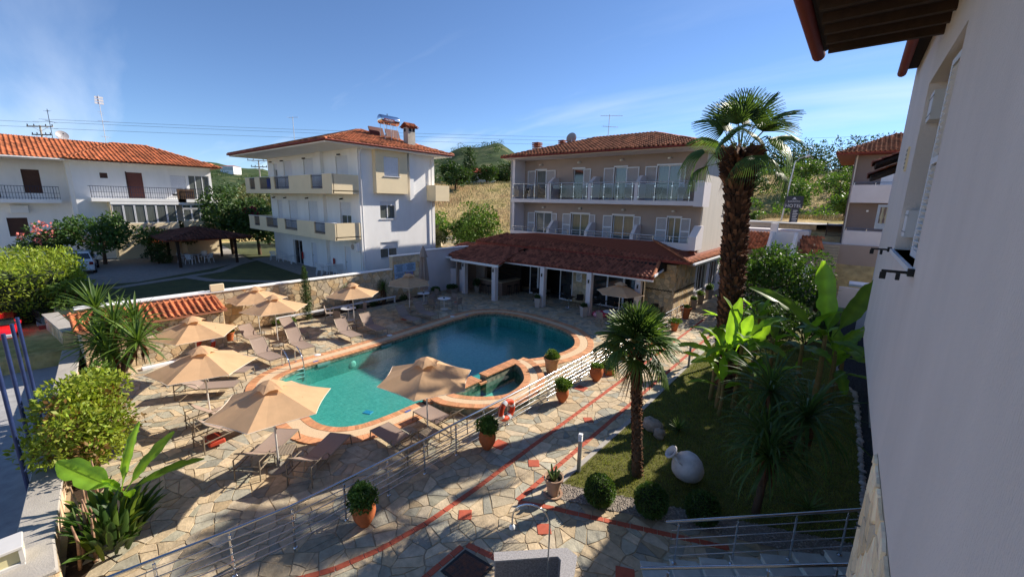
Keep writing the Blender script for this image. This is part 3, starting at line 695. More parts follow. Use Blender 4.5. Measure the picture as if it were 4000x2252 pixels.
# roof tiles
TILES = {}
def tile_mesh(tw, tl, tone):
    key = (tw, tl, tone)
    if key in TILES: return TILES[key]
    pr = [(0, 0), (.08, .045), (.25, .082), (.42, .045), (.50, .0), (.76, -.006), (1.0, .004)]
    V = []; 
    for u, h in pr: V.append((u*tw*1.03, -.02, h+.008))
    for u, h in pr: V.append((u*tw*1.03, -.02, h+.042))
    for u, h in pr: V.append((u*tw*1.03, tl*1.06, h+.004))
    F = [(i, i+1, 8+i, 7+i) for i in range(6)]+[(7+i, 8+i, 15+i, 14+i) for i in range(6)]
    V = np.array(V); F = np.array(F); TILES[key] = (V, F); return TILES[key]
TMESH = {}
def tiled_plane(parent, pts, mat, nobj, tw=.25, tl=.36, th=.08, underlay=True, rest=None):
    P = [Vector(p) for p in pts]; u = (P[1]-P[0]).normalized(); n = (P[1]-P[0]).cross(P[-1]-P[0]).normalized(); v = n.cross(u)
    Q = [((p-P[0]).dot(u), (p-P[0]).dot(v)) for p in P]
    if underlay: MB().plate([tuple(p-n*.005) for p in P], th).obj('roof_deck', M('roof_deck', '#7d4330', .9, .1), parent, True)
    V, F = tile_mesh(tw, tl, 0); us = [q[0] for q in Q]; vs = [q[1] for q in Q]; items = []
    off = Vector((0, 0, 0)); q = parent
    while q is not None: off += q.location; q = q.parent
    kv = 0; y = -.04
    while y < max(vs):
        x = min(us)
        while x < max(us):
            if inpoly(x+tw/2, max(y+tl*.5, .02), Q):
                items.append((P[0]+u*x+v*y+n*.012, ))
            x += tw
        y += tl
    items = [(p[0], (p[0]-CAMPOS).length) for p in items]; items.sort(key=lambda q: q[1])
    rng = random.Random(len(items)); B = Matrix((u, v, n)).transposed(); Bn = np.array(B)
    av = []; af = []; at = []; b = 0; k = len(V)
    for i, (p, d) in enumerate(items):
        t = rng.choice((.62, .82, 1., 1.15, 1.34))
        if i < nobj:
            key = (tw, tl, t, mat.name)
            if key not in TMESH: TMESH[key] = npmesh('roof_tile', V, F, np.full(len(V), t)); TMESH[key].materials.append(mat)
            o = bpy.data.objects.new('roof_tile', TMESH[key]); COL.objects.link(o); o.parent = parent
            m = B.to_4x4(); m.translation = p-off; o.matrix_local = m
        else:
            av.append(V @ Bn.T+np.array(p)); af.append(F+b); b += k; at.append(np.full(k, t*(.93+.14*rng.random())))
    if av:
        o = mobj('roof_tiles', npmesh('roof_tiles', np.concatenate(av), np.concatenate(af), np.concatenate(at)), mat, parent, True); tag(o, kind='stuff')
def ridge_caps(parent, a, b, mat, r=.10, step=.36):
    a, b = Vector(a), Vector(b); d = b-a; L = d.length; d.normalize(); n = max(1, int(L/step)); mb = MB(); s = d.cross(Vector((0, 0, 1))).normalized(); w = s.cross(d)
    for i in range(n):
        p, q = a+d*(L*i/n-.02), a+d*(L*(i+1)/n+.02); vs = []
        for c, rr in ((p, r*1.12), (q, r*.92)):
            for k in range(7):
                t = math.pi*k/6-.0; vs.append(tuple(c+s*math.cos(t)*rr+w*(math.sin(t)*rr*.8-.01)))
        tn = .78+.4*R.random(); mb.add(vs, [(k, k+1, 8+k, 7+k) for k in range(6)]+[tuple(range(7))], None, (tn, tn, tn))
    tag(mb.obj('ridge_tiles', mat, parent, True, tint=True), kind='stuff')
def hip_roof(parent, x0, x1, y0, y1, ze, ridge, zr, mat, front, right, tw=.25, tl=.36, others=True, axis='x'):
    # ridge = (a, b) along x at mid y, or along y at mid x
    if axis == 'x':
        ym = (y0+y1)/2; A = (ridge[0], ym, zr); B = (ridge[1], ym, zr)
    else:
        xm = (x0+x1)/2; A = (xm, ridge[0], zr); B = (xm, ridge[1], zr)
    c = [(x0, y0, ze), (x1, y0, ze), (x1, y1, ze), (x0, y1, ze)]
    if axis == 'x':
        pl = [([c[0], c[1], B, A], front), ([c[1], c[2], B], right), ([c[2], c[3], A, B], 0), ([c[3], c[0], A], 0)]
    else:
        pl = [([c[0], c[1], A], front), ([c[1], c[2], B, A], right), ([c[2], c[3], B], 0), ([c[3], c[0], A, B], 0)]
    for k, (p, n) in enumerate(pl):
        tiled_plane(parent, p, mat, n, tw, tl)
    ridge_caps(parent, A, B, mat)
    for cc, e in [(c[0], A), (c[1], B if axis == 'x' else A), (c[2], B), (c[3], A if axis == 'x' else B)]: ridge_caps(parent, cc, e, mat)
def rubble(parent, o, n, L, Hh, sp, nobj, rng, proud=.024, pal=None, ax=1.35, drop=.2):
    f = Fac(parent, o, n); geos = []
    for c in voronoi(0, 0, L, Hh, sp, rng, drop, .9, ax):
        for (a, b, d) in ((-1, 0, 0), (1, 0, L), (0, -1, 0), (0, 1, Hh)):
            c = clip_half(c, a, b, d)
            if len(c) < 3: break
        if len(c) < 3: continue
        g = stone_geo(c, rng, .010, proud, .0, .02, .014)
        if g: geos.append(g)
    pal = pal or [(1, .95, .85), (1.15, 1.08, .95), (.85, .82, .78), (1.05, .86, .66), (.95, .93, .92), (1.2, 1.15, 1.05), (.8, .7, .6), (1.08, .92, .7)]
    mp = lambda v: tuple(f.M @ Vector((v[0], -v[2], v[1])))
    place_stones(parent, geos, wallstone, nobj, 'stone', 'stones', True, pal, rng, mp)
    return f
def text_obj(s, name, mat, parent, M4, size, ext=.004, align='CENTER', spacing=1.0):
    cu = bpy.data.curves.new(name, 'FONT'); cu.body = s; cu.size = size; cu.extrude = ext; cu.align_x = align; cu.resolution_u = 3; cu.space_character = spacing
    tmp = bpy.data.objects.new(name, cu); COL.objects.link(tmp)
    dg = bpy.context.evaluated_depsgraph_get(); me = bpy.data.meshes.new_from_object(tmp.evaluated_get(dg)); me.name = name
    bpy.data.objects.remove(tmp); bpy.data.curves.remove(cu)
    o = bpy.data.objects.new(name, me); me.materials.clear(); me.materials.append(mat); COL.objects.link(o)
    off = Vector((0, 0, 0)); q = parent
    while q is not None: off += q.location; q = q.parent
    if parent is not None: o.parent = parent
    m = M4.copy(); m.translation = m.translation-off; o.matrix_local = m; return o
def textM(fac, u, z, d):
    return fac.M @ Matrix.Translation((u, -d, z)) @ Matrix.Rotation(rad(90), 4, 'X')
# ------------------------------------------------------------------ the hotel across the pool
FY = 27.0
def build_hotel():
    h = thing('hotel_building', 'taupe three storey hotel with glass balconies and tiled roof behind the pool', 'building', (-15, 30, 0))
    f = Fac(h, (0, 28.4, 0), (0, -1, 0))
    wins2 = [(-21.2, -20.2), (-17.6, -16.65), (-14.1, -13.2), (-10.95, -9.45)]
    wins1 = [(-21.15, -19.5), (-17.6, -16.0), (-14.0, -12.4), (-9.95, -9.1)]
    ops = [(a, b, 7.32, 9.6) for a, b in wins2]+[(a, b, 4.45, 6.2) for a, b in wins1]
    f.wall('wall', -22.4, -7.85, 3.0, 10.45, .3, ops, taupe)
    for k, (a, b) in enumerate(wins2):
        w = f.window(a, b, 7.32, 9.6, glassdark if k in (1,) else glassblue, shut, .10, 2 if b-a > 1.2 else 1, name='balcony_door', sill=False)
        f.box('head_trim', a-.08, b+.08, 9.6, 9.7, 0, .05, shut, w)
        if k != 1: louvre_shutter(f, a-.85, a-.02, 7.32, 9.58, .03, w)
        if k != 3: louvre_shutter(f, b+.02 if k != 1 else b-.02, b+.95 if k != 1 else b+.6, 7.32, 9.58, .03, w)
        else: louvre_shutter(f, b+.02, b+.36, 7.32, 9.58, .03, w)
    for k, (a, b) in enumerate(wins1):
        w = f.window(a, b, 4.45, 6.2, glassblue, shut, .10, 2, name='balcony_door', sill=False)
        f.box('head_trim', a-.08, b+.08, 6.2, 6.3, 0, .05, shut, w)
        louvre_shutter(f, a-.78, a-.02, 4.45, 6.18, .03, w); louvre_shutter(f, b+.02, b+(.55 if k < 3 else .65), 4.45, 6.18, .03, w)
    # wall lamps over the doors
    for x, z in [(-20.7,9.95),(-17.1,10.0),(-13.6,10.02),(-10.2,10.0),(-20.3,6.55),(-16.8,6.55),(-13.2,6.55),(-9.6,6.55)]:
        MB().lathe([(.0,0),(.13,.0),(.15,.05),(.13,.12),(.0,.14)], 14, Matrix.Translation((x, 28.32, z))).obj('wall_lamp', M('lamp_glass', '#c9c4bd', .3, .05), h, True, smooth='auto')
    # sides and back
    MB().bx(-22.72, -22.4, 27.05, 28.7, 4.2, 10.45).obj('side_fin', lilac, h, True)
    MB().bx(-22.72, -22.4, 28.7, 36.5, 3, 10.45).obj('side_wall', taupe, h, True)
    fr = Fac(h, (-7.85, 0, 0), (1, 0, 0)); fr.wall('side_wall', 28.7, 36.5, 3.0, 10.45, .3, [(33.6, 34.0, 6.4, 7.2)], paleside)
    fr.window(33.6, 34.0, 6.4, 7.2, glassdark, shut, .1, 1)
    MB().bx(-22.4, -8.15, 36.2, 36.5, 3, 10.45).obj('back_wall', taupe, h, True)
    # floors, soffit
    MB().bx(-22.78, -7.9, 26.98, 28.4, 7.0, 7.28).obj('balcony_slab', lilac, h, True)
    MB().bx(-22.7, -8.0, 27.0, 28.4, 4.2, 4.45).obj('balcony_slab', lilac, h, True)
    MB().bx(-22.7, -8.02, 26.95, 27.1, 4.25, 4.66).obj('parapet', lilac, h, True)
    MB().bx(-22.95, -7.4, 26.4, 28.5, 10.40, 10.48).obj('soffit', lilac, h, True)
    MB().bx(-7.86, -7.35, 28.3, 36.5, 10.42, 10.48).obj('soffit', lilac, h, True)
    # balcony ends
    MB().bx(-8.0, -7.45, 26.95, 28.38, 6.95, 8.42).obj('balcony_end', lilac, h, True)
    MB().prism([(26.92, 4.25), (28.38, 4.25), (28.38, 5.75), (27.9, 5.75), (26.92, 5.1)], -8.05, -7.6, Matrix(((0,0,1,0),(1,0,0,0),(0,1,0,0),(0,0,0,1)))).obj('balcony_end', lilac, h, True)
    # partitions between the balconies
    MX = Matrix(((0,0,1,0),(1,0,0,0),(0,1,0,0),(0,0,0,1)))
    for x in (-19.0, -15.35, -11.8):
        MB().prism([(27.05, 7.28), (28.38, 7.28), (28.38, 8.95), (27.75, 8.95), (27.05, 8.45)], x-.12, x+.12, MX).obj('partition', lilac, h, True)
    for x in (-18.95, -15.5, -11.9):
        MB().prism([(27.08, 4.45), (28.38, 4.45), (28.38, 5.6), (27.75, 5.6), (27.1, 4.95)], x-.12, x+.12, MX).obj('partition', lilac, h, True)
    # upper glass railing
    MB().tube([(-22.55, 27.02, 8.48), (-7.5, 27.02, 8.48)], .03, 8).obj('top_rail', steel, h, True, smooth=True)
    gl = glass_mat('balcony_glass', (.78, .80, .83), .02, -.01)
    posts = [-22.52,-21.39,-20.3,-19.2,-18.75,-17.75,-16.65,-15.55,-15.12,-14.15,-13.1,-12.05,-11.6,-10.5,-9.4,-8.3]
    for i, x in enumerate(posts):
        MB().tube([(x, 27.02, 7.28), (x, 27.02, 8.47)], .022, 8).obj('rail_post', steel, h, True, smooth=True)
        for z in (7.5, 8.2): MB().box((x, 27.02, z), (.1, .06, .05)).obj('glass_clamp', steel, h, True)
        if i % 4 != 3: MB().bx(x+.05, posts[i+1]-.05, 27.015, 27.027, 7.42, 8.36).obj('glass_panel', gl, h, True)
    # lower metal railing
    for z in (5.03, 4.86): MB().tube([(-22.6, 27.02, z), (-8.06, 27.02, z)], .024 if z > 5 else .012, 8).obj('top_rail' if z > 5 else 'mid_rail', steel, h, True, smooth=True)
    for i in range(14): MB().tube([(-22.55+i*1.11, 27.02, 4.64), (-22.55+i*1.11, 27.02, 5.03)], .018, 6).obj('rail_post', steel, h, True)
    # balcony furniture is kept apart; roof
    roof = MB().bx(-23.12, -7.18, 26.18, 36.8, 10.48, 10.56).obj('roof', redpaint, h, True)
    hip_roof(h, -23.15, -7.15, 26.15, 36.85, 10.56, (-17.6, -12.7), 12.28, terra, 300, 60, .30, .38)
    MB().tube([(-23.15, 26.1, 10.5), (-7.1, 26.1, 10.5)], .06, 8).obj('gutter', redpaint, h, True, smooth=True)
    for x, y in [(-7.8, 28.33), (-22.75, 27.0)]: MB().tube([(x, y, 10.4), (x, y, 4.6)], .04, 8).obj('downpipe', paleside, h, True, smooth=True)
    # tan chimneys
    for x, y, z, s in [(-22.4, 30.0, 11.1, .62), (-20.6, 31.2, 11.3, .5)]:
        c = MB().bx(x-s/2, x+s/2, y-s/2, y+s/2, z-.3, z+.55).obj('chimney', taupe, h, True)
        for k in range(3): MB().rbx(x-s/2-.03, x+s/2+.03, y-s/2-.03, y+s/2+.03, z+.62+k*.14, z+.70+k*.14, .02).obj('chimney_cap', terra_dark, c, True, tint=True)
        MB().bx(x-s/4, x+s/4, y-s/4, y+s/4, z+.55, z+.95).obj('flue', black, c, True)
build_hotel()
def build_barwing():
    b = thing('pool_bar_building', 'low tile roofed bar and restaurant wing with white posts along the pool', 'building', (-15, 24, 0))
    # posts
    for x, y, zt in [(-22.64,21.55,2.66),(-19.38,21.4,2.66),(-15.9,22.45,2.78),(-12.46,22.7,2.78),(-9.55,23.4,2.78)]:
        c = MB().rbx(x-.17, x+.17, y-.17, y+.17, 0, zt, .012).obj('column', lilac, b, True)
        MB().box((x, y-.21, 2.2), (.07, .07, .16)).obj('lantern', black, c, True)
        MB().box((x, y-.19, 2.32), (.11, .1, .03)).obj('lantern_cap', black, c, True)
    # walls and glazing
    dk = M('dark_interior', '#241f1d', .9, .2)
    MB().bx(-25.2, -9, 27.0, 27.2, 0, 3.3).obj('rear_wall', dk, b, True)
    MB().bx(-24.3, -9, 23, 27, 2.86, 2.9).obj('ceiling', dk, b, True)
    MB().bx(-20.0, -8.7, 25.2, 27, -.018, .006).obj('inside_floor', M('inside_floor', '#5c554f', .5, .1), b, True)
    f = Fac(b, (0, 25.15, 0), (0, -1, 0))
    # glazed front between the posts
    for a, c_ in [(-19.1, -18.3), (-18.3, -17.5), (-16.3, -15.2)]:
        w = MB()
        for q in [(a, c_, 2.6, 2.75), (a, a+.07, 0, 2.6), (c_-.07, c_, 0, 2.6), (a+.07, c_-.07, 0, .12)]: f.mb(*q, -.06, 0, w)
        W = w.obj('glass_door', shut, b, True); f.box('pane', a+.07, c_-.07, .12, 2.6, -.035, -.028, glassdark, W)
        f.box('handle', c_-.14, c_-.1, .95, 1.25, 0, .04, steel, W)
    f2 = Fac(b, (0, 25.6, 0), (0, -1, 0))
    for a, c_ in [(-13.9, -12.7), (-12.7, -11.5), (-11.5, -10.4)]:
        w = MB()
        for q in [(a, c_, 2.6, 2.75), (a, a+.06, 0, 2.6), (c_-.06, c_, 0, 2.6), (a+.06, c_-.06, 0, .1)]: f2.mb(*q, -.06, 0, w)
        W = w.obj('window', shut, b, True); f2.box('pane', a+.06, c_-.06, .1, 2.6, -.035, -.028, glassdark, W)
    MB().bx(-15.2, -14.0, 25.2, 25.6, 0, 2.86).obj('stone_pier', wallmortar, b, True)
    rubble(b, (-15.2, 25.2, 0), (0, -1, 0), 1.2, 2.8, .27, 40, random.Random(21))
    MB().bx(-14.9, -14.45, 25.12, 25.15, 1.55, 2.25).obj('menu_board', plasticw, b, True)
    for k in range(6): MB().bx(-14.85, -14.5-.05*(k % 3), 25.112, 25.119, 2.12-k*.09, 2.15-k*.09).obj('menu_line', black, b, True)
    # stone gable end at the corner of the walkway
    MB().bx(-10.3, -8.42, 26.36, 26.8, 0, 3.3).obj('stone_wall', wallmortar, b, True); rubble(b, (-10.3, 26.36, 0), (0, -1, 0), 1.88, 3.3, .23, 90, random.Random(5))
    MB().bx(-9.0, -8.42, 26.8, 30.6, 0, 3.3).obj('stone_wall', wallmortar, b, True); rubble(b, (-8.42, 26.36, 0), (1, 0, 0), 4.2, 3.3, .24, 150, random.Random(6))
    for fa, L in ((Fac(b, (-10.3, 26.33, 1.55), (0, -1, 0)), 1.85), (Fac(b, (-8.39, 26.36, 1.55), (1, 0, 0)), 4.2)):
        k = 0
        while k*.09 < L-.1:
            fa.box('brick', k*.09+.005, k*.09+.08, (k % 2)*.03, .06+(k % 2)*.03, .03, .05, redtile); k += 1
    fs = Fac(b, (-8.5, 0, 0), (1, 0, 0))
    fs.wall('side_wall', 30.6, 40, 0, 3.3, .25, [(31.4, 33.8, .7, 2.7), (34.6, 37.0, .7, 2.7)], lilac)
    for a in (31.4, 34.6): fs.window(a, a+2.4, .7, 2.7, glassdark, shut, .1, 3)
    # left room and bar
    MB().bx(-25.3, -22.5, 23.6, 23.9, 0, 2.7).obj('room_wall', taupe, b, True)
    MB().bx(-23.6, -23.45, 21.5, 23.6, 0, 2.7).obj('room_wall', taupe, b, True)
    MB().bx(-24.5, -23.0, 21.75, 21.95, 0, 1.75).obj('low_wall', lilac, b, True)
    MB().bx(-25.45, -25.1, 21.4, 21.75, 0, 1.85).obj('low_pier', lilac, b, True)
    c = MB().bx(-22.3, -19.95, 22.85, 23.3, 0, 1.02).obj('bar_counter', M('bar_front', '#7d6a5e', .6, .12, 3), b, True)
    MB().bx(-20.4, -19.95, 23.3, 25.0, 0, 1.02).obj('bar_return', M('bar_front', '#7d6a5e'), c, True)
    MB().rbx(-22.45, -19.85, 22.7, 23.35, 1.02, 1.09, .01).obj('counter_top', M('bar_top', '#b9a98f', .4, .1), c, True)
    MB().rbx(-20.45, -19.85, 23.35, 25.05, 1.02, 1.09, .01).obj('counter_top', M('bar_top', '#b9a98f'), c, True)
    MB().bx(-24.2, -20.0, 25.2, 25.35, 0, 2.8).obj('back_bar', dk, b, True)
    for z in (1.3, 1.7, 2.1):
        MB().bx(-23.5, -20.4, 24.95, 25.2, z, z+.03).obj('bar_shelf', brownwood, b, True)
    # roofs: projecting left bay, long lower slope, upper slope
    E0, E1 = (-19.35, 22.25, 2.86), (-8.55, 23.05, 2.86)
    T0, T1 = (-24.3, 24.75, 3.5), (-9.35, 25.6, 3.5)
    tiled_plane(b, [(-23.25, 20.75, 2.74), (-18.5, 20.75, 2.74), (-19.6, 24.9, 3.46), (-24.3, 24.75, 3.46)], terra_dark, 150, .27, .36)
    tiled_plane(b, [E0, E1, (-9.2, 25.62, 3.5), (-19.0, 25.05, 3.5)], terra_dark, 300, .27, .36)
    tiled_plane(b, [(-26.2, 21.9, 2.85), (-23.2, 21.4, 2.80), (-24.1, 24.85, 3.5), (-26.0, 25.2, 3.5)], terra_dark, 40, .27, .36)
    ridge_caps(b, (-8.6, 23.0, 2.92), (-9.25, 25.65, 3.55), terra)
    ridge_caps(b, (-18.45, 20.75, 2.8), (-19.6, 23.2, 3.2), terra_dark, .06)
    U = [(-24.6, 24.7, 3.72), (-7.45, 25.75, 3.62), (-10.2, 26.9, 4.66), (-19.8, 26.9, 4.62), (-23.0, 26.9, 4.35)]
    tiled_plane(b, U, terra_dark, 260, .27, .36)
    tiled_plane(b, [(-7.45, 25.75, 3.62), (-7.3, 39.5, 3.62), (-8.3, 39.5, 4.35), (-8.3, 27.6, 4.35), (-10.2, 26.9, 4.66)], terra, 160, .27, .36)
    ridge_caps(b, (-7.45, 25.75, 3.66), (-10.2, 26.9, 4.7), terra)
    ridge_caps(b, (-24.6, 24.7, 3.75), (-22.9, 26.9, 4.4), terra_dark)
    # fascias
    def beam(name, a, c_, w, hgt, mat):
        a, c_ = Vector(a), Vector(c_); d = c_-a; m = Matrix.Translation((a+c_)/2) @ Matrix.Rotation(math.atan2(d.y, d.x), 4, 'Z')
        MB().bx(-d.length/2, d.length/2, -w/2, w/2, -hgt/2, hgt/2, m).obj(name, mat, b, True)
    beam('fascia', (-23.3, 20.72, 2.66), (-18.5, 20.72, 2.66), .05, .17, shut); beam('fascia', (-18.5, 20.72, 2.66), (-19.4, 22.2, 2.70), .05, .17, shut)
    beam('fascia', (-19.4, 22.2, 2.73), (-8.55, 22.98, 2.73), .05, .12, shut); beam('gutter', (-19.35, 22.16, 2.82), (-8.55, 22.94, 2.82), .1, .07, redpaint)
    beam('fascia', (-8.5, 22.98, 2.74), (-8.95, 25.6, 3.3), .05, .13, shut)
    beam('fascia', (-24.55, 24.66, 3.62), (-7.45, 25.72, 3.56), .05, .17, redpaint)
    beam('gutter', (-7.22, 25.75, 3.55), (-7.1, 39.5, 3.55), .12, .1, shut)
    MB().bx(-26.2, -23.3, 21.3, 21.36, 2.58, 2.74).obj('fascia', shut, b, True)
    MB().tube([(-9.3, 23.2, 2.7), (-9.25, 23.55, 2.5), (-9.25, 23.6, 0)], .045, 8).obj('downpipe', cream, b, True, smooth=True)
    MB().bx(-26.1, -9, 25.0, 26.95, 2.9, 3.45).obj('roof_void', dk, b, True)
build_barwing()
# ------------------------------------------------------------------ white apartment house
def build_white():
    w = thing('apartment_building', 'white three storey apartment block with cream balconies and water heater on its roof', 'building', (-33, 18, 1.3))
    X0, Y0, Z0, ZT = -26.6, 15.4, 1.25, 10.42
    fr = Fac(w, (X0, 0, 0), (1, 0, 0)); ff = Fac(w, (0, Y0, 0), (0, -1, 0))
    ops = [(17.15, 18.42, 8.62, 9.95), (16.97, 18.30, 5.6, 6.86), (16.85, 18.35, 2.72, 3.9)]
    fr.wall('wall', 15.4, 22.0, Z0, ZT, .25, ops, white)
    # projecting cream bay
    fb = Fac(w, (X0+.42, 0, 0), (1, 0, 0))
    bay = fb.wall('bay', 16.5, 19.12, 7.42, ZT, .42, [ops[0]], cream); fb.window(*ops[0], glassblue, shut, .12, 2, .97)
    fr.window(*ops[1], glassblue, shut, .12, 2, .24); fr.window(*ops[2], glassblue, shut, .12, 2, .42)
    MB().bx(X0, X0+.28, 19.42, 19.78, 6.95, ZT).obj('chimney_breast', white, w, True)
    fops = [(-29.6,-27.9,8.6-1.2,9.95), (-34.8,-33.1,7.4,10.0), (-38.6,-36.95,7.4,10.0), (-40.7,-39.9,7.4,9.85),
            (-29.4,-27.85,4.35,6.75), (-34.5,-32.9,4.35,6.75), (-38.2,-36.5,4.35,6.75), (-40.6,-39.6,4.35,6.75),
            (-38.0,-36.2,1.3,3.4), (-34.5,-33.6,1.3,3.4), (-29.1,-28.2,1.3,3.55)]
    ff.wall('wall', -42.0, X0-.25, Z0, ZT, .25, fops, white)
    for k, o in enumerate(fops):
        if k < 8: ff.window(*o, glassblue, shut, .12, 2, .97 if k not in (3, 4) else (.2 if k == 3 else .4), name='balcony_door', sill=False)
        elif k == 8: ff.window(*o, glassdark, shut, .12, 2, 0, name='patio_door', sill=False)
        else:
            d = ff.box('door', o[0], o[1], o[2], o[3], -.14, -.10, shut); ff.box('door_handle', o[0]+.08, o[0]+.12, 2.3, 2.4, -.10, -.05, steel, d)
            ff.box('door_panel', o[0]+.15, o[1]-.15, 1.5, 3.2, -.10, -.09, shut, d)
    MB().bx(-42, -41.75, 15.65, 22, Z0, ZT).obj('wall', white, w, True); MB().bx(-41.75, X0-.25, 21.75, 22, Z0, ZT).obj('wall', white, w, True)
    # recess column on the front
    ff.box('pilaster', -32.0, -31.4, Z0, ZT, 0, .25, white)
    # balconies
    for z0, z1, name in [(7.30, 8.56, 'upper'), (4.22, 5.36, 'lower')]:
        segs = [(-26.62, -27.95, 1), (-27.95, -29.6, 0), (-29.6, -33.2, 1), (-33.2, -35.9, 0), (-35.9, -36.6, 1), (-36.6, -38.9, 0), (-38.9, -40.0, 1), (-40.0, -41.2, 0), (-41.2, -42.2, 1)] if z0 > 6 else \
               [(-26.62, -28.0, 1), (-28.0, -29.6, 0), (-29.6, -32.4, 1), (-32.4, -34.6, 0), (-34.6, -36.0, 1), (-36.0, -38.3, 0), (-38.3, -39.8, 1), (-39.8, -41.0, 0), (-41.0, -42.2, 1)]
        B = MB().bx(-42.2, -26.62, 13.55, 15.4, z0, z0+.22).obj('balcony', cream, w, True)
        MB().bx(-42.2, -26.62, 13.5, 13.62, z0-.02, z0+.16).obj('balcony_lip', cream, B, True)
        MB().bx(-26.74, -26.62, 13.6, 15.4, z0+.16, z1).obj('balcony_side', cream, B, True); MB().bx(-42.2, -42.08, 13.6, 15.4, z0+.16, z1).obj('balcony_side', cream, B, True)
        for a, b, solid in segs:
            a, b = max(a, b), min(a, b)
            if solid: MB().bx(b, a, 13.52, 13.64, z0+.16, z1).obj('parapet', cream, B, True)
            else:
                MB().bx(b, a, 13.52, 13.64, z0+.16, z0+.32).obj('parapet', cream, B, True)
                rl = MB()
                for z in (z0+.45, z1-.1, z1+.02): rl.bx(b, a, 13.56, 13.6, z-.02, z+.02)
                k = int((a-b)/.13)
                for i in range(k): rl.tube([(b+.06+i*.13, 13.58, z0+.3), (b+.06+i*.13, 13.58, z1)], .012, 5)
                rl.obj('railing', M('navy_iron', '#1e2440', .5, .1), B, True)
        MB().bx(-42.22, -26.6, 13.49, 13.67, z1, z1+.03).obj('coping', shut, B, True)
    MB().lathe([(.3, 0), (.31, .5), (.3, 1.0), (.0, 1.0)], 18, Matrix.Translation((-37.7, 13.95, 7.5))).obj('blue_barrel', M('blue_plastic', '#1c3f9a', .4, .1), w, True, smooth='auto')
    MB().bx(X0, X0+1.1, 21.2, 22.6, 6.95, 8.15).obj('rear_balcony', cream, w, True)
    # lamps, air conditioner, pipes
    for x in (-41.0, -38.6, -34.4, -28.9):
        for z in (10.05, 6.98):
            MB().tube([(x, 15.4, z), (x, 15.15, z-.04)], .05, 8).obj('wall_light', black, w, True)
    a = MB().rbx(-27.6, -26.85, 15.08, 15.38, 3.35, 3.95, .02).obj('air_conditioner', plasticw, w, True); MB().lathe([(.2, 0), (.2, .02), (.0, .02)], 16, Matrix.Translation((-27.3, 15.07, 3.65)) @ Matrix.Rotation(rad(90), 4, 'X')).obj('fan_grille', conc, a, True)
    for x, y in [(X0+.05, 15.5), (X0+.05, 21.6)]:
        MB().tube([(x+.6, y, ZT+.02), (x+.06, y, ZT-.35), (x+.06, y, 1.3)], .05, 8).obj('downpipe', shut, w, True, smooth=True)
    MB().tube([(-26.7, 15.33, 3.4), (-26.66, 15.3, 2.8), (-26.65, 15.3, 1.3)], .015, 6).obj('cable', conc, w, True)
    for x in (-36.0, -30.6): MB().tube([(x, 15.28, 1.9), (x, 15.28, 2.45), (x, 15.28, 2.5)], [.07, .07, .02], 10).obj('fire_extinguisher', M('extinguisher_red', '#a01a16', .35, .05), w, True, smooth='auto')
    # roof
    MB().bx(-43.0, -25.6, 12.75, 23.0, 10.36, 10.44).obj('soffit', white, w, True)
    MB().bx(-43.05, -25.55, 12.7, 23.05, 10.44, 10.55).obj('fascia', redpaint, w, True)
    hip_roof(w, -43.1, -25.5, 12.65, 23.1, 10.55, (-37.5, -30.2), 12.15, terra, 120, 220, .30, .38)
    MB().tube([(-25.45, 12.65, 10.5), (-25.45, 23.1, 10.5)], .06, 8).obj('gutter', redpaint, w, True, smooth=True); MB().tube([(-43, 12.6, 10.5), (-25.45, 12.6, 10.5)], .06, 8).obj('gutter', redpaint, w, True, smooth=True)
    c = MB().bx(-27.3, -26.75, 19.68, 20.35, 10.6, 12.3).obj('chimney', M('stained_plaster', '#a9a79c', .9, .25, 2), w, True)
    for y in (19.8, 20.12): MB().bx(-26.76, -26.74, y, y+.2, 12.0, 12.22).obj('flue_opening', black, c, True)
    MB().bx(-27.2, -27.0, 19.665, 19.69, 11.98, 12.22).obj('flue_opening', black, c, True)
    tiled_plane(c, [(-26.6, 19.55, 12.3), (-26.6, 20.5, 12.3), (-27.02, 20.5, 12.55), (-27.02, 19.55, 12.55)], terra, 20, .2, .3)
    tiled_plane(c, [(-27.45, 20.5, 12.3), (-27.45, 19.55, 12.3), (-27.02, 19.55, 12.55), (-27.02, 20.5, 12.55)], terra, 0, .2, .3)
    # solar water heater
    s = thing('solar_water_heater', 'chrome solar water tank on a stand beside the white block chimney', 'water heater', (-28.3, 18.9, 11.2))
    m = Matrix.Translation((-28.0, 18.9, 12.75)) @ Matrix.Rotation(rad(90), 4, 'X')
    MB().lathe([(.0,-.85),(.22,-.84),(.31,-.78),(.33,-.72),(.33,.72),(.31,.78),(.22,.84),(.0,.85)], 24, m, capb=False).obj('tank', chrome, s, True, smooth='auto')
    fb2 = Fac(s, (-27.66, 18.3, 12.6), (1, 0, 0)); fb2.box('name_plate', 0, .9, .03, .2, 0, .008, M('plate_red', '#6b2a3c', .4, .1)); text_obj('MALTEZOS', 'lettering', shut, s, textM(fb2, .45, .06, .009), .13, .002)
    for y in (18.35, 18.9, 19.45):
        for dx in (-.25, .25): MB().tube([(-28+dx, y, 12.5), (-28+dx*1.3, y, 11.0)], .02, 6).obj('stand_leg', alu, s, True)
    for y in (18.15, 19.55):
        p = MB().plate([(-28.9, y-.45, 12.25), (-28.9, y+.75, 12.25), (-28.35, y+.75, 10.95), (-28.35, y-.45, 10.95)], .08).obj('collector_panel', M('collector', '#5b2a22', .3, .1), s, True)
    MB().tube([(-28, 18.8, 13.08), (-28, 18.8, 13.2)], .03, 8).obj('valve', black, s, True)
build_white()
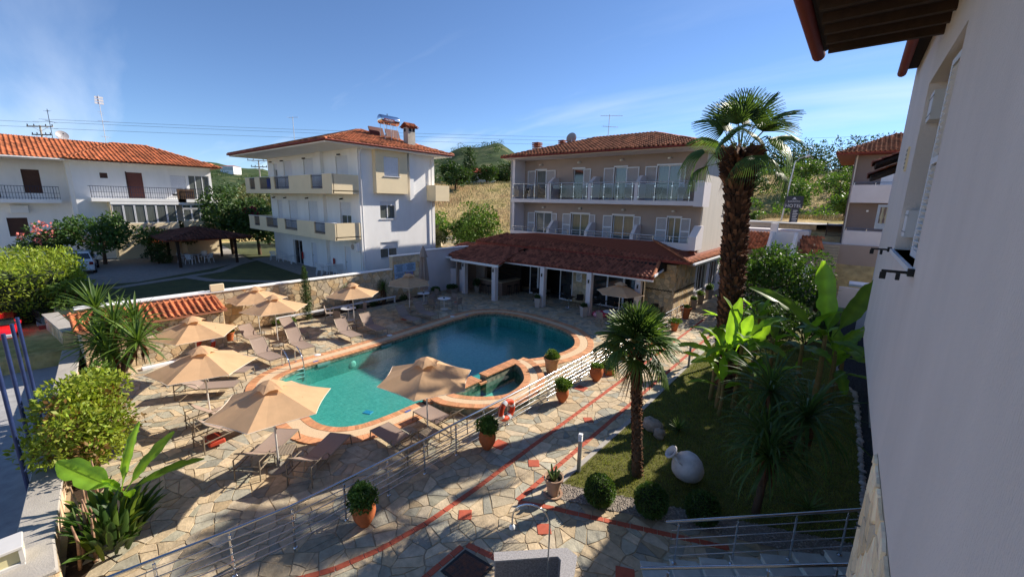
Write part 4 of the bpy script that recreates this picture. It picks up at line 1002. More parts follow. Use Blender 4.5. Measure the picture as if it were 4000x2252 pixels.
# ------------------------------------------------------------------ garden walls towards the neighbour
def build_garden_walls():
    w = thing('stone_garden_wall', 'long rubble stone wall with white coping behind the sun loungers', 'wall', (-24.7, 11, 0))
    MB().bx(-24.9, -24.53, 5.65, 16.4, 0, 2.2).obj('wall_core', wallmortar, w, True); rubble(w, (-24.53, 5.65, 0), (1, 0, 0), 10.75, 2.2, .25, 280, random.Random(31))
    for y in np.arange(5.6, 16.3, 1.2): MB().rbx(-24.95, -24.46, y, y+1.19, 2.2, 2.26, .012).obj('coping_slab', white, w, True)
    MB().rbx(-24.02, -23.92, 8.4, 16.2, .36, .46, .01).obj('white_rail', shut, w, True)
    for y in (9.1, 11.5, 13.9, 16.1): MB().bx(-24.01, -23.93, y-.04, y+.04, 0, .37).obj('rail_post', shut, w, True)
    t = thing('notice_wall', 'tall stone wall section carrying blue notice boards by the bar', 'wall', (-24.7, 17.7, 0))
    MB().bx(-24.9, -24.53, 16.42, 19.2, 0, 3.1).obj('wall_core', wallmortar, t, True); rubble(t, (-24.53, 16.42, 0), (1, 0, 0), 2.78, 3.1, .32, 90, random.Random(32))
    MB().rbx(-24.95, -24.46, 16.4, 19.2, 3.1, 3.16, .01).obj('coping_slab', white, t, True)
    f = Fac(None, (-24.48, 0, 0), (1, 0, 0)); pb = M('notice_pale_blue', '#a9c6e2', .4, .03); ink = M('notice_ink', '#23304f', .6, .1)
    lab = ['upper left pale blue pool notice board on the stone wall', 'upper right pale blue pool notice board on the stone wall', 'lower left blue notice board with bold dark lines', 'small violet notice board right of the bold blue one']
    for k, (a, b, c, d) in enumerate([(16.5, 17.38, 1.93, 2.53), (17.40, 18.32, 1.93, 2.55), (16.52, 17.35, 1.42, 1.9), (17.48, 18.1, 1.62, 1.9)]):
        r = thing('notice_board', lab[k], 'notice board', (-24.48, (a+b)/2, c), group='pool notice boards'); f.root = r
        f.box('panel', a, b, c, d, 0, .02, pb if k < 3 else M('notice_violet', '#8d94c8', .4, .1)); rng = random.Random(k); z = d-.07
        while z > c+.06:
            wd = (b-a)*(.35+.5*rng.random()); m = (a+b)/2; f.box('text_line', m-wd/2, m+wd/2, z-.012 if k < 2 else z-.02, z+.008, .02, .023, ink); z -= .055 if k < 2 else .075
    g = thing('grey_garden_wall', 'smooth grey plastered wall between the notice boards and the bar', 'wall', (-24.7, 20.5, 0))
    MB().bx(-24.95, -24.55, 19.22, 24, 0, 3.3).obj('wall_core', lilac, g, True); MB().rbx(-25.0, -24.5, 19.22, 24, 3.3, 3.36, .01).obj('coping', white, g, True)
    s = thing('garden_steps', 'grey stone steps climbing behind the notice wall', 'steps', (-25.4, 16.5, 1.3))
    for k in range(4): MB().rbx(-25.9, -24.95, 15.6+k*.32, 17.4, 1.3+k*.2, 1.48+k*.2, .02).obj('step', conc, s, True)
build_garden_walls()
def build_shed():
    s = thing('pump_house', 'low stone pump house with red tile roof and name letters on its wall', 'building', (-23.2, 3.2, 0))
    MB().bx(-24.4, -22.2, .95, 5.6, 0, 1.9).obj('wall', wallmortar, s, True); rubble(s, (-22.2, .95, 0), (1, 0, 0), 4.65, 1.9, .22, 200, random.Random(41))
    rubble(s, (-22.2, 5.6, 0), (0, 1, 0), 2.2, 1.9, .3, 30, random.Random(42))
    MB().bx(-22.25, -21.9, .8, 5.7, 1.78, 1.9).obj('eave_beam', M('salmon_plaster', '#b07358', .9, .1), s, True)
    tiled_plane(s, [(-21.95, .75, 1.88), (-21.95, 5.6, 1.88), (-23.05, 5.5, 2.28), (-23.05, .75, 2.28)], terra, 200, .22, .34)
    tiled_plane(s, [(-24.45, 5.5, 2.05), (-24.45, .75, 2.05), (-23.05, .75, 2.28), (-23.05, 5.5, 2.28)], terra, 60, .22, .34)
    ridge_caps(s, (-23.05, .75, 2.31), (-23.05, 5.52, 2.31), terra, .09)
    ridge_caps(s, (-21.98, 5.58, 1.92), (-23.05, 5.52, 2.31), terra, .08)
    MB().bx(-24.95, -24.5, 1, 5.6, 0, 2.2).obj('rear_wall', wallmortar, s, True); MB().rbx(-25.0, -24.45, 1, 5.62, 2.2, 2.27, .01).obj('coping', white, s, True)
    f = Fac(s, (-22.15, 0, 0), (1, 0, 0)); MX = M('letter_clay', '#9a6b4e', .8, .1)
    for k, ch in enumerate('SARANTIS'): text_obj(ch, 'letter', MX, s, textM(f, 2.95+k*.27, 1.3+.012*k, .012), .27, .018)
    MB().lathe([(.12, 0), (.12, .03), (.1, .04), (0, .04)], 18, Matrix.Translation((-22.14, 5.2, 1.55)) @ Matrix.Rotation(rad(90), 4, 'Y')).obj('wall_clock', cream, s, True, smooth='auto')
    e = thing('white_bench_slab', 'long thin white slab lying below the pump house wall', 'slab', (-21.45, 3.1, 0))
    MB().rbx(-21.6, -21.35, 2.4, 3.8, .0, .1, .015).obj('slab', shut, e, True)
    v = thing('junction_box', 'pale square junction box at the end of the pump house roof', 'box', (-24.3, 6.0, 2.2)); MB().rbx(-24.6, -24.45, 5.75, 6.35, 2.27, 2.62, .02).obj('housing', cream, v, True)
build_shed()
def build_street_side():
    w = thing('street_wall', 'low concrete topped wall with flaking plaster between deck and street', 'wall', (-14, -.4, 0))
    peel = M('flaking_plaster', '#c9a582', .9, .25, 2.5, .5, 12, col2='#e4cdb4', stretch=(1, 1, .35))
    a, b = (-9.9, lwall(-9.9)), (-24.4, lwall(-24.4)); ang = math.atan2(b[1]-a[1], b[0]-a[0]); L = math.hypot(b[0]-a[0], b[1]-a[1])
    m = Matrix.Translation((a[0], a[1], 0)) @ Matrix.Rotation(ang, 4, 'Z')
    MB().bx(0, L, -.22, .22, -.3, .56, m).obj('wall_core', peel, w, True)
    for k in range(9): MB().rbx(k*L/9, (k+1)*L/9-.01, -.27, .26, .56, .63, .015, m).obj('coping_slab', conc, w, True)
    e = thing('stone_wall_end', 'rough grey stone wall end below the square lamp', 'wall', (-9.9, -.9, 0))
    MB().bx(-10.6, -9.62, -1.4, -.45, -.2, .66).obj('core', wallmortar, e, True)
    pal = [(.75, .72, .7), (.9, .85, .8), (.62, .58, .55), (1., .92, .82)]
    rubble(e, (-9.62, -1.4, -.2), (1, 0, 0), .95, .86, .3, 12, random.Random(51), .05, pal); rubble(e, (-9.62, -.45, -.2), (0, 1, 0), .95, .86, .3, 12, random.Random(52), .05, pal)
    MB().rbx(-10.62, -9.6, -1.45, -.4, .66, .74, .03).obj('cap_slab', conc, e, True)
    l = thing('wall_lamp_box', 'square grey lamp with cream glass on the wall end', 'lamp', (-10.35, -.95, .74))
    bx = MB().rbx(-10.58, -10.12, -1.15, -.75, .74, .80, .01).obj('base', alu, l, True); MB().bx(-10.54, -10.16, -1.11, -.79, .80, 1.06).obj('lamp_glass', M('lamp_cream', '#d9cfa0', .4, .05), l, True)
    for x in (-10.56, -10.14):
        for y in (-1.13, -.77): MB().box((x, y, .93), (.05, .05, .28)).obj('corner_post', alu, l, True)
    MB().rbx(-10.60, -10.10, -1.17, -.73, 1.06, 1.11, .012).obj('cap', alu, l, True)
    bl = M('blue_paint', '#24345f', .5, .3, 4, .1, 30)
    for k, (x, y, h, s) in enumerate([(-13.4,-.70,3.88,'nearest of the row of four slim blue posts'),(-14.55,-.57,3.83,'second nearest slim blue post, next to the nearest'),(-15.75,-.45,3.78,'third slim blue post counted from the nearest'),(-16.65,-.36,3.75,'farthest slim blue post, right before the stone wall')]):
        p = thing('blue_post', s, 'post', (x, y, 0), group='blue posts along the street wall')
        MB().tube([(0, 0, -.05), (0, 0, h)], .038, 12).obj('tube', bl, p, smooth='auto'); MB().lathe([(.09, 0), (.09, .04), (.06, .05)], 12).obj('foot_plate', bl, p)
    q = thing('thick_blue_post', 'thick pale blue post with green rope at the bottom left corner', 'post', (-10.95, -1.35, 0))
    MB().tube([(0, 0, 0), (0, 0, 1.35)], .11, 16).obj('tube', M('pale_blue_paint', '#4a6aa8', .5, .15, 4), q, smooth='auto')
    MB().tube([(.14*math.cos(t*.7), .14*math.sin(t*.7), .72+.01*t+.02*math.sin(t)) for t in range(30)], .022, 6).obj('rope', M('green_rope', '#3fae8c', .9, .2, 30), q, smooth=True)
    c = thing('corner_stone_wall', 'tan stone wall corner behind the yucca and blue posts', 'wall', (-26.5, .6, 0))
    MB().prism([(-29.2, .2), (-24.9, .62), (-24.9, .98), (-29.2, .6)], 0, 1.25).obj('core', wallmortar, c, True)
    rubble(c, (-29.2, .2, 0), (.097, -.995, 0), 4.3, 1.22, .33, 50, random.Random(55)); MB().prism([(-29.25, .12), (-24.85, .55), (-24.85, 1.02), (-29.25, .66)], 1.25, 1.31).obj('cap', conc, c, True)
    rw = thing('red_low_wall', 'low faded red wall beside the parked red car', 'wall', (-31, .1, 0)); MB().bx(-34, -29.3, -.05, .3, 0, .75).obj('wall', M('faded_red', '#a0473f', .85, .15, 2), rw, True); MB().bx(-34, -29.3, -.1, .35, .75, .81).obj('cap', conc, rw, True)
    fn = thing('black_iron_fence', 'low black iron fence at the foot of the tall hedge', 'fence', (-36, -.4, .5))
    for z in (.75, 1.25): MB().tube([(-44, -2.1, z), (-29.4, .05, z+.1)], .02, 6).obj('rail', black, fn, True)
    for k in range(60):
        t = k/59; x = -44+14.6*t; MB().tube([(x, -2.1+2.15*t, .45), (x, -2.1+2.15*t, 1.32+.1*t)], .011, 5).obj('bar', black, fn, True)
build_street_side()
# ------------------------------------------------------------------ neighbour's garden ground
gsoil = M('garden_lawn', '#3d4426', .95, .35, 1.2, .5, 30, col2='#565a32')
sheet('garden_lawn', [(-46, .6), (-24.9, 1.2), (-24.9, 40), (-60, 40), (-60, 14), (-46, 4)], 1.315, gsoil)
pathm = M('garden_paving', '#8c8780', .85, .18, 5, .4, 30)
def ribbon(P, w):
    o = offs(P, w/2, False); i = offs(P, -w/2, False); return o+i[::-1]
for k, (nm, poly) in enumerate([('driveway', [(-58, 1.0), (-36.5, 1.2), (-36, 4.6), (-39, 9.5), (-42, 13.2), (-56, 15)]),
        ('garden_path', ribbon([(-34.5, 3.2), (-35.8, 6.5), (-37.2, 9.4), (-40.2, 11.6), (-42, 13.5)], .8)),
        ('garden_path', ribbon([(-36.2, 7.2), (-33.5, 8.0), (-30, 10.9), (-28, 13.3)], .7)),
        ('patio', [(-43, 13.6), (-26.7, 12.9), (-26.7, 15.6), (-43, 15.6)])]):
    sheet(nm, poly, 1.320+.004*k, pathm)
# ------------------------------------------------------------------ left apartment house
def build_left():
    b = thing('left_apartment_house', 'wide white house with tiled roof and enclosed veranda at the left edge', 'building', (-56, 6, 1.3))
    fr = Fac(b, (-51, 0, 0), (1, 0, 0)); fl = Fac(b, (-53, 0, 0), (1, 0, 0))
    opr = [(5.2, 5.7, 8.3, 8.75), (6.9, 8.0, 6.6, 8.9), (10.0, 11.2, 6.9, 8.8), (11.4, 13.1, 6.6, 8.9)]
    fr.wall('wall', 3.5, 13.3, 1.3, 9.75, .25, opr, white)
    br = M('brown_shutter', '#4a3128', .7, .15, 5)
    fr.box('small_window', 5.2, 5.7, 8.3, 8.75, -.12, -.08, br)
    d = fr.box('door', 6.9, 8.0, 6.6, 8.9, -.12, -.08, M('red_brown_door', '#6b4038', .7, .1)); fr.box('door_frame', 6.85, 6.95, 6.6, 8.95, -.1, .02, br, d)
    fr.window(10.0, 11.2, 6.9, 8.8, glassblue, br, .1, 1, .9); fr.window(11.4, 13.1, 6.6, 8.9, glassblue, shut, .1, 3, 0, name='balcony_door', sill=False)
    opl = [(-10, -8.9, 6.6, 8.8), (-6.5, -5.5, 6.6, 8.8), (-1.6, -.5, 6.55, 8.8), (.8, 1.8, 6.9, 8.8), (-.5, .6, 3.4, 4.9), (-5, -3.9, 3.4, 4.9)]
    fl.wall('wall', -14, 3.5, 1.3, 9.75, .25, opl, white)
    for o in opl: fl.box('shuttered_window', *o, -.14, -.09, br)
    MB().bx(-53, -51.25, 3.25, 3.5, 1.3, 9.75).obj('wall', white, b, True); MB().bx(-66, -51.25, 13.05, 13.3, 1.3, 9.75).obj('wall', white, b, True)
    # balconies
    navy = M('navy_iron', '#1e2440')
    def balc(x0, x1, y0, y1, z, ztop, par):
        B = MB().bx(x0, x1, y0, y1, z-.3, z).obj('balcony', white, b, True); rl = MB()
        for zz in (z+.12, z+.5, ztop): rl.tube([(x1-.05, y0+.05, zz), (x1-.05, y1-.05, zz)], .022 if zz == ztop else .014, 6)
        n = int((y1-y0)/.16)
        for i in range(n+1): rl.tube([(x1-.05, y0+.05+i*(y1-y0-.1)/n, z), (x1-.05, y0+.05+i*(y1-y0-.1)/n, ztop)], .012 if i % 8 else .022, 5)
        for yy in (y0+.05, y1-.05): rl.tube([(x0, yy, ztop), (x1-.05, yy, ztop)], .02, 6)
        rl.obj('railing', navy, B, True)
    balc(-51, -49.6, 4.3, 10.6, 6.62, 7.6, b); balc(-51, -49.4, 10.7, 13.2, 6.62, 7.6, b); balc(-53, -51.6, -13, 2.7, 6.42, 7.45, b)
    MB().bx(-49.66, -49.6, 10.1, 11.4, 6.3, 7.55).obj('hanging_carpet', M('carpet', '#5b4636', .95, .4, 9), b, True)
    # glazed veranda below the balcony
    fv = Fac(b, (-49.6, 0, 0), (1, 0, 0)); fv.wall('veranda_wall', 5.4, 9.9, 1.3, 4.45, .2, [], cream); fv.wall('veranda_wall', 10.3, 13.1, 1.3, 4.6, .2, [], cream)
    fv.box('veranda_beam', 5.4, 13.2, 6.1, 6.35, -.2, 0, white)
    for y0, n, w_, z0, z1 in [(5.45, 6, .74, 4.45, 6.1), (10.35, 4, .68, 4.6, 5.7), (10.35, 4, .68, 5.75, 6.1)]:
        for k in range(n): fv.window(y0+k*w_, y0+(k+1)*w_-.02, z0, z1, glassblue, shut, .05, 1, 0, name='veranda_window', sill=False)
    MB().bx(-51, -49.62, 5.35, 5.4, 1.3, 6.3).obj('veranda_side', cream, b, True)
    MB().plate([(-49.6, 7.5, 3.2), (-49.6, 13.5, 3.2), (-48.4, 13.5, 2.75), (-48.4, 7.5, 2.75)], .03).obj('orange_awning', M('orange_awning', '#c4512e', .9, .1), b, True)
    MB().rbx(-53.0, -52.65, -.2, .8, 5.3, 5.9, .03).obj('air_conditioner', plasticw, b, True)
    MB().bx(-52.6, -50, -13, 13.2, 9.6, 9.68).obj('soffit', white, b, True)
    hip_roof(b, -66, -49.5, 3.2, 13.9, 9.72, (7.2, 9.6), 11.9, terra, 0, 0, .30, .40, axis='y')
    hip_roof(b, -66, -51.5, -15, 8.1, 9.75, (-8.5, 8.0), 11.85, terra, 0, 0, .30, .40, axis='y')
build_left()
# ------------------------------------------------------------------ our own hotel wall on the right
def build_own():
    w = thing('near_hotel_building', 'shaded grey plastered hotel wall close by on the right with white shutters', 'building', (1.5, 6, 0))
    n = Vector((-1, -.013, 0)).normalized(); f = Fac(w, (.70, 0, 0), n)       # u runs towards the viewer (u = -y)
    f.wall('wall', -13.9, 4.0, 4.0, 11.4, .30, [(-10.25, -7.15, 6.3, 9.1)], ownwall)
    f.box('return_wall', -14.2, -13.9, 4.0, 11.4, -4.5, 0, ownwall); f.box('inner_wall', -13.9, 4.0, 0, 4.0, -4.8, -4.4, ownwall)
    f.box('floor_slab', -13.9, 4.0, 3.7, 3.99, -4.4, -.02, ownwall)
    # deep reveal with shutters folded half open
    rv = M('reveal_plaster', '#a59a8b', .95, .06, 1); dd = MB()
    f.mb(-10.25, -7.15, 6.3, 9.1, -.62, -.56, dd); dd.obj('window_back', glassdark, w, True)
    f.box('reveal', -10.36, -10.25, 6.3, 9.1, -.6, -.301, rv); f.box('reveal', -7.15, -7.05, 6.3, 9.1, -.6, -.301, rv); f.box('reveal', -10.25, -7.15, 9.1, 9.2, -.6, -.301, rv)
    s = f.box('window_sill', -10.35, -7.05, 6.24, 6.3, -.56, .05, shut)
    # folded leaf standing out of the reveal near the viewer, louvres edge on
    q = thing('folding_shutter', 'white louvred shutter folded in the near wall window', 'shutter', (.62, 7.6, 6.3))
    M4 = Matrix.Translation((.73, 7.22, 6.34)) @ Matrix.Rotation(rad(92), 4, 'Z')
    fr = MB(); W, Hh = 1.35, 2.68
    for a, b_, c, e in [(0, W, Hh-.09, Hh), (0, W, 0, .09), (0, .09, .09, Hh-.09), (W-.09, W, .09, Hh-.09), (.09, W-.09, 1.3, 1.39)]: fr.bx(a, b_, -.022, .022, c, e, M4)
    fr.obj('shutter_frame', shut, q, True); z = .12
    while z < Hh-.12:
        if not 1.24 < z < 1.42: MB().bx(.09, W-.09, -.035, .035, -.006, .006, M4 @ Matrix.Translation((0, 0, z)) @ Matrix.Rotation(rad(40), 4, 'X')).obj('louvre', shut, q, True)
        z += .085
    for z in (6.55, 8.45):
        f.box('hinge_block', -10.2, -9.75, z, z+.45, -.3, -.05, shut)
        for zz in (z+.08, z+.36): f.box('hinge_strap', -10.22, -9.73, zz, zz+.015, -.05, -.044, M('seam_grey', '#8f8f90', .6, .05))
    for y, k in [(6.95, 'nearest black iron flower box bracket on the near wall'), (10.75, 'farther black iron flower box bracket on the near wall')]:
        x = .70-.013*y; t = thing('iron_bracket', k, 'bracket', (x, y, 6.25), group='black brackets under the near window')
        MB().bx(-.30, 0, -.016, .016, -.016, .016).obj('arm', black, t); MB().bx(-.31, -.25, -.03, .03, -.10, -.016).obj('end_clip', black, t); MB().bx(-.16, -.12, -.03, .03, -.1, -.02).obj('clip', black, t); MB().bx(-.06, .0, -.05, .05, -.04, .05).obj('wall_plate', black, t)
    f.box('vent_grille', -11.45, -11.25, 7.75, 8.2, 0, .03, cream)
    for k in range(5): f.box('vent_slat', -11.43, -11.27, 7.8+k*.08, 7.84+k*.08, .03, .04, conc)
    # stone base below
    st = thing('stone_base_wall', 'pale stone faced base wall below the near plastered wall', 'wall', (.66, 3, 0))
    g = Fac(st, (.70, 0, 0), n); g.box('core', -6.6, 4, 0, 3.995, -.3, -.002, wallmortar)
    pal = [(1.6, 1.55, 1.45), (1.45, 1.3, 1.1), (1.75, 1.7, 1.65), (1.35, 1.3, 1.25), (1.8, 1.7, 1.55)]
    rubble(st, (.612, 6.6, 0), n, 10.5, 3.98, .24, 90, random.Random(61), .03, pal)
    # eaves: deep porch eave, then the shallow eave beyond
    dark = M('eave_timber', '#2a1d18', .85, .2, 5)
    e = thing('roof_eave', 'dark tiled roof overhang with brown gutter at the top right', 'eave', (-.2, 6, 9.8))
    MB().plate([(-.98, -4, 9.88), (.75, -4, 10.75), (.75, 10.0, 10.75), (-.98, 9.9, 9.88)], .10).obj('roof_boards', dark, e, True)
    MB().bx(-.9, .72, -4, 9.6, 9.78, 9.86).obj('soffit', dark, e, True)
    for y in np.arange(-3, 9.9, .5): MB().bx(-.85, .62, y, y+.09, 9.66, 9.78).obj('rafter', brownwood, e, True)
    tiled_plane(e, [(-1.02, 10.1, 9.93), (-1.02, -4, 9.93), (.75, -4, 10.83), (.75, 10.1, 10.83)], terra_dark, 60, .25, .36, underlay=False)
    ridge_caps(e, (-1.0, 10.12, 9.95), (.75, 10.12, 10.85), terra_dark, .09)
    gt = MB(); pts = [(-1.05, -4, 9.84), (-1.05, 10.25, 9.84)]
    gt.tube(pts, .105, 12); gt.obj('gutter', redpaint, e, True, smooth='auto')
    for y in (7.2, 8.9): MB().tube([(-1.05+.09*math.cos(t), y, 9.84+.09*math.sin(t)) for t in np.linspace(0, 6.28, 17)[:-1]], .008, 5, closed=True).obj('gutter_strap', black, e, True)
    MB().bx(1.9, 9, 14.3, 27.5, 0, 10.6).obj('unseen_shade_block', ownwall, w, True)  # unseen block added behind the near wall to throw shade over the lawn
    e2 = thing('upper_gutter', 'short brown gutter on the far end of the near wall', 'gutter', (.4, 12, 10.2))
    MB().tube([(.28, 9.8, 10.12), (.26, 13.75, 10.12)], .085, 12).obj('gutter', redpaint, e2, True, smooth='auto'); MB().bx(.3, .8, 9.9, 13.8, 10.2, 10.35).obj('eave_board', dark, e2, True)
build_own()
# ------------------------------------------------------------------ buildings at the end of the walkway
def build_right_far():
    b = thing('grey_annex_building', 'shaded grey annex with balconies at the end of the garden', 'building', (3, 50, 0))
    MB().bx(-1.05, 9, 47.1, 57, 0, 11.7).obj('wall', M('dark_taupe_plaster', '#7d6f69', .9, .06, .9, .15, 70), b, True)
    f = Fac(b, (0, 47.1, 0), (0, -1, 0))
    for z0, z1 in [(7.55, 9.0), (3.55, 5.2)]:
        B = f.box('balcony', -.85, 5, z0, z1, 0, 1.3, lilac); MB().tube([(-.8, 45.85, z1+.2), (5, 45.85, z1+.2)], .025, 6).obj('rail', steel, B, True)
        for x in (-.75, .6, 2.0): MB().tube([(x, 45.85, z1), (x, 45.85, z1+.2)], .02, 6).obj('rail_post', steel, B, True)
    f.box('balcony_window', .9, 3.4, 9.0, 10.4, -.02, .02, shut)
    dr = f.box('glass_door', .1, 2.3, .3, 2.75, -.02, .03, M('door_pale', '#9aa3a6', .3, .1)); f.box('door_surround', -.1, .1, .3, 3.0, -.02, .06, black, dr)
    f.box('wall_lamp', .35, .5, 6.8, 6.95, 0, .08, shut); f.box('vent', 1.6, 1.9, 5.6, 5.8, 0, .04, black)
    f.box('plinth', -1.0, 6, 0, .3, 0, 2.2, lilac)
    tiled_plane(b, [(-2.3, 45.4, 11.6), (9, 45.4, 11.6), (9, 51, 13.6), (1.5, 51, 13.6)], terra, 120, .30, .38); tiled_plane(b, [(-2.3, 57, 11.6), (-2.3, 45.4, 11.6), (1.5, 51, 13.6), (1.5, 53, 13.6)], terra, 30, .3, .38)
    MB().bx(-2.3, 9, 45.4, 57, 11.5, 11.6).obj('soffit', redpaint, b, True); MB().tube([(-.9, 46.9, 11.5), (-.9, 46.95, 3)], .05, 8).obj('downpipe', paleside, b, True)
    # dark eaves of the next wing, nearer
    e = thing('dark_wing_eave', 'dark sloping eave jutting from behind the near wall', 'eave', (1.5, 30, 9.5))
    for x0, y0, y1, z0 in ((.10, 27.0, 31.0, 8.62), (.18, 26.2, 29.0, 9.12)):
        MB().plate([(x0, y1, z0), (x0, y0, z0), (x0+1.6, y0, z0+.72), (x0+1.6, y1, z0+.72)], .12).obj('eave_boards', M('eave_timber', '#2a1d18'), e, True); tiled_plane(e, [(x0-.03, y1, z0+.03), (x0-.03, y0, z0+.03), (x0+1.6, y0, z0+.76), (x0+1.6, y1, z0+.76)], terra_dark, 20, .28, .36, underlay=False)
    MB().bx(1.15, 4, 27.4, 33, 0, 9.2).obj('wing_wall', lilac, e, True)
    bl = thing('white_baluster_balcony', 'white balcony with cream balusters beside the near wall', 'balcony', (1, 27, 6.1))
    MB().bx(.62, 1.9, 26.6, 27.4, 6.1, 6.35).obj('slab', shut, bl, True); MB().bx(.60, 1.9, 26.58, 26.72, 7.12, 7.24).obj('handrail', shut, bl, True); MB().bx(.60, .70, 26.58, 26.72, 6.35, 7.12).obj('pier', shut, bl, True)
    for k in range(6): MB().lathe([(.05, 6.35), (.04, 6.5), (.075, 6.65), (.035, 6.9), (.05, 7.12)], 8, Matrix.Translation((.8+k*.18, 26.65, 0))).obj('baluster', cream, bl, True, smooth=True)
    lw = thing('white_garden_wall', 'low white wall with slabs at the foot of the grey annex', 'wall', (1.5, 30, 0))
    MB().bx(.75, 3, 30.2, 30.5, 0, 1.6).obj('wall', lilac, lw, True); MB().bx(-.4, 2.2, 37.5, 37.8, 0, 1.5).obj('wall', lilac, lw, True); MB().rbx(.1, 2.5, 33.5, 35, 2.2, 2.35, .02).obj('slab', shut, lw, True)
    # retaining front with the two stairs
    r = thing('terrace_wall', 'taupe retaining wall with small tiled roofs at the end of the walkway', 'wall', (-5, 42, 0))
    MB().bx(-12, -5.6, 41.0, 41.5, 0, 3.7).obj('wall', taupe, r, True); MB().bx(-3.35, -2.45, 41.8, 42.3, 0, 3.5).obj('wall', taupe, r, True); MB().bx(-12, 2, 45.3, 45.8, 0, 4.0).obj('rear_wall', taupe, r, True)
    MB().bx(-12, -3.3, 45.5, 48, 3.8, 5.0).obj('upper_wall', lilac, r, True)
    tiled_plane(r, [(-8.0, 40.2, 3.55), (-5.4, 40.2, 3.55), (-5.4, 43.0, 4.75), (-8.0, 43.0, 4.75)], terra, 90, .26, .36); tiled_plane(r, [(-3.45, 40.9, 3.45), (-1.9, 41.3, 3.45), (-2.2, 44.0, 4.5), (-3.6, 43.6, 4.7)], terra, 60, .26, .36)
    MB().bx(-3.1, -2.3, 41.72, 41.8, .3, 2.4).obj('door', shut, r, True)
    s = thing('white_staircase', 'white walled staircase climbing to the street behind the palm', 'staircase', (-4.5, 40.5, 0))
    MXy = Matrix(((0,0,1,0),(1,0,0,0),(0,1,0,0),(0,0,0,1)))
    for x in (-5.45, -3.75): MB().prism([(38.6, 1.6), (41.2, 1.6), (41.2, 5.0), (40.4, 5.0), (38.6, 3.1)], x-.1, x+.1, MXy).obj('side_wall', white, s, True)
    MB().bx(-5.35, -3.85, 41.3, 41.5, 3.6, 5.0).obj('landing_wall', white, s, True); MB().bx(-5.7, -5.2, 41.2, 41.7, 3.6, 5.7).obj('pier', white, s, True)
    for k in range(11): MB().rbx(-5.35, -3.85, 38.4+k*.26, 41.3, 1.4+k*.2, 1.58+k*.2, .015).obj('step', conc, s, True)
    t = thing('brown_staircase', 'straight staircase of pale treads beside the grey annex', 'staircase', (-1.6, 44, 0))
    for k in range(11): MB().rbx(-2.5, -.95, 42.2+k*.30, 45.6, 1.5+k*.22, 1.7+k*.22, .015).obj('tread', M('tread_stone', '#b5a48c', .8, .1), t, True)
    MB().bx(-2.6, -2.5, 42.2, 45.6, .5, 4.1).obj('stringer', cream, t, True); MB().bx(-2.6, 0, 45.6, 50, 3.7, 4.02).obj('landing', M('landing_concrete', '#c8c2b6', .85, .08), t, True)
    g = thing('slatted_gate', 'brown slatted metal gate at the top of the stairs', 'gate', (-1.5, 48.5, 4.0))
    for k in range(12): MB().bx(-2.2, -.75, 48.48, 48.52, 4.15+k*.13, 4.20+k*.13).obj('slat', brownwood, g, True)
    for x in (-2.2, -.75): MB().bx(x-.04, x+.04, 48.46, 48.54, 4.02, 5.75).obj('gate_post', brownwood, g, True)
    st = thing('street_wall_far', 'long pale wall along the street behind the hotel', 'wall', (-8, 52, 4)); MB().bx(-18, -6.8, 52, 52.3, 3.5, 5.5).obj('wall', lilac, st, True); MB().bx(-6.8, -3.2, 51.6, 52.1, 3.5, 5.3).obj('stone_section', wallstone, st, True, tint=True)
    MB().rbx(-6.85, -3.15, 51.5, 52.2, 5.3, 5.4, .02).obj('coping', conc, st, True)
    sheet('far_street', [(-40, 53), (20, 49), (20, 56.5), (-40, 59)], 5.45, asph)
    # hotel sign
    sg = thing('hotel_sign', 'dark grey hotel sign on a panelled pylon by the street', 'sign', (-5.9, 55.6, 5.2))
    gy = M('sign_grey', '#4a4d55', .5, .05); nz = Vector((.42, -.91, 0)); f = Fac(sg, (-6.65, 55.6, 0), nz)
    f.box('board', 0, 1.75, 6.95, 8.3, -.35, 0, gy); f.box('pylon', .75, 1.5, 5.2, 6.95, -.3, -.02, gy); f.box('board_edge', 1.75, 1.76, 6.95, 8.3, -.35, 0, M('board_brown', '#6b543c', .6, .1))
    text_obj('HOTEL', 'lettering', shut, sg, textM(f, .86, 7.06, .002), .52, .004); text_obj('SARANTIS', 'lettering', shut, sg, textM(f, .86, 7.62, .002), .27, .004)
    f.mb(.62, 1.12, 7.92, 7.96, 0, .006).obj('emblem', shut, sg, True); MB().lathe([(.13, 0), (.11, .1), (.05, .17), (0, .19)], 12, f.M @ Matrix.Translation((.87, 0, 7.98)) @ Matrix.Diagonal((1, .1, 1, 1))).obj('emblem_dome', shut, sg, True, smooth=True)
    for k in range(8): f.box('info_line', .9, 1.28+.06*(k % 3), 5.42+k*.18, 5.50+k*.18, -.02, -.014, shut)
    lp = thing('street_lamp', 'tall street lamp leaning over the hotel sign', 'street lamp', (-7.0, 57.2, 4.8)); MB().tube([(0, 0, 0), (.25, .1, 4), (.5, .2, 7.3)], [.09, .08, .06], 8).obj('pole', alu, lp, smooth=True); MB().tube([(.5, .2, 7.3), (.9, .3, 7.7), (1.4, .5, 7.85)], .04, 8).obj('arm', alu, lp, smooth=True)
    MB().lathe([(.05, 0), (.12, .1), (.13, .35), (.04, .5)], 10, Matrix.Translation((1.3, .45, 7.83)) @ Matrix.Rotation(rad(75), 4, 'Y')).obj('lamp_head', plasticw, lp, smooth=True)
build_right_far()
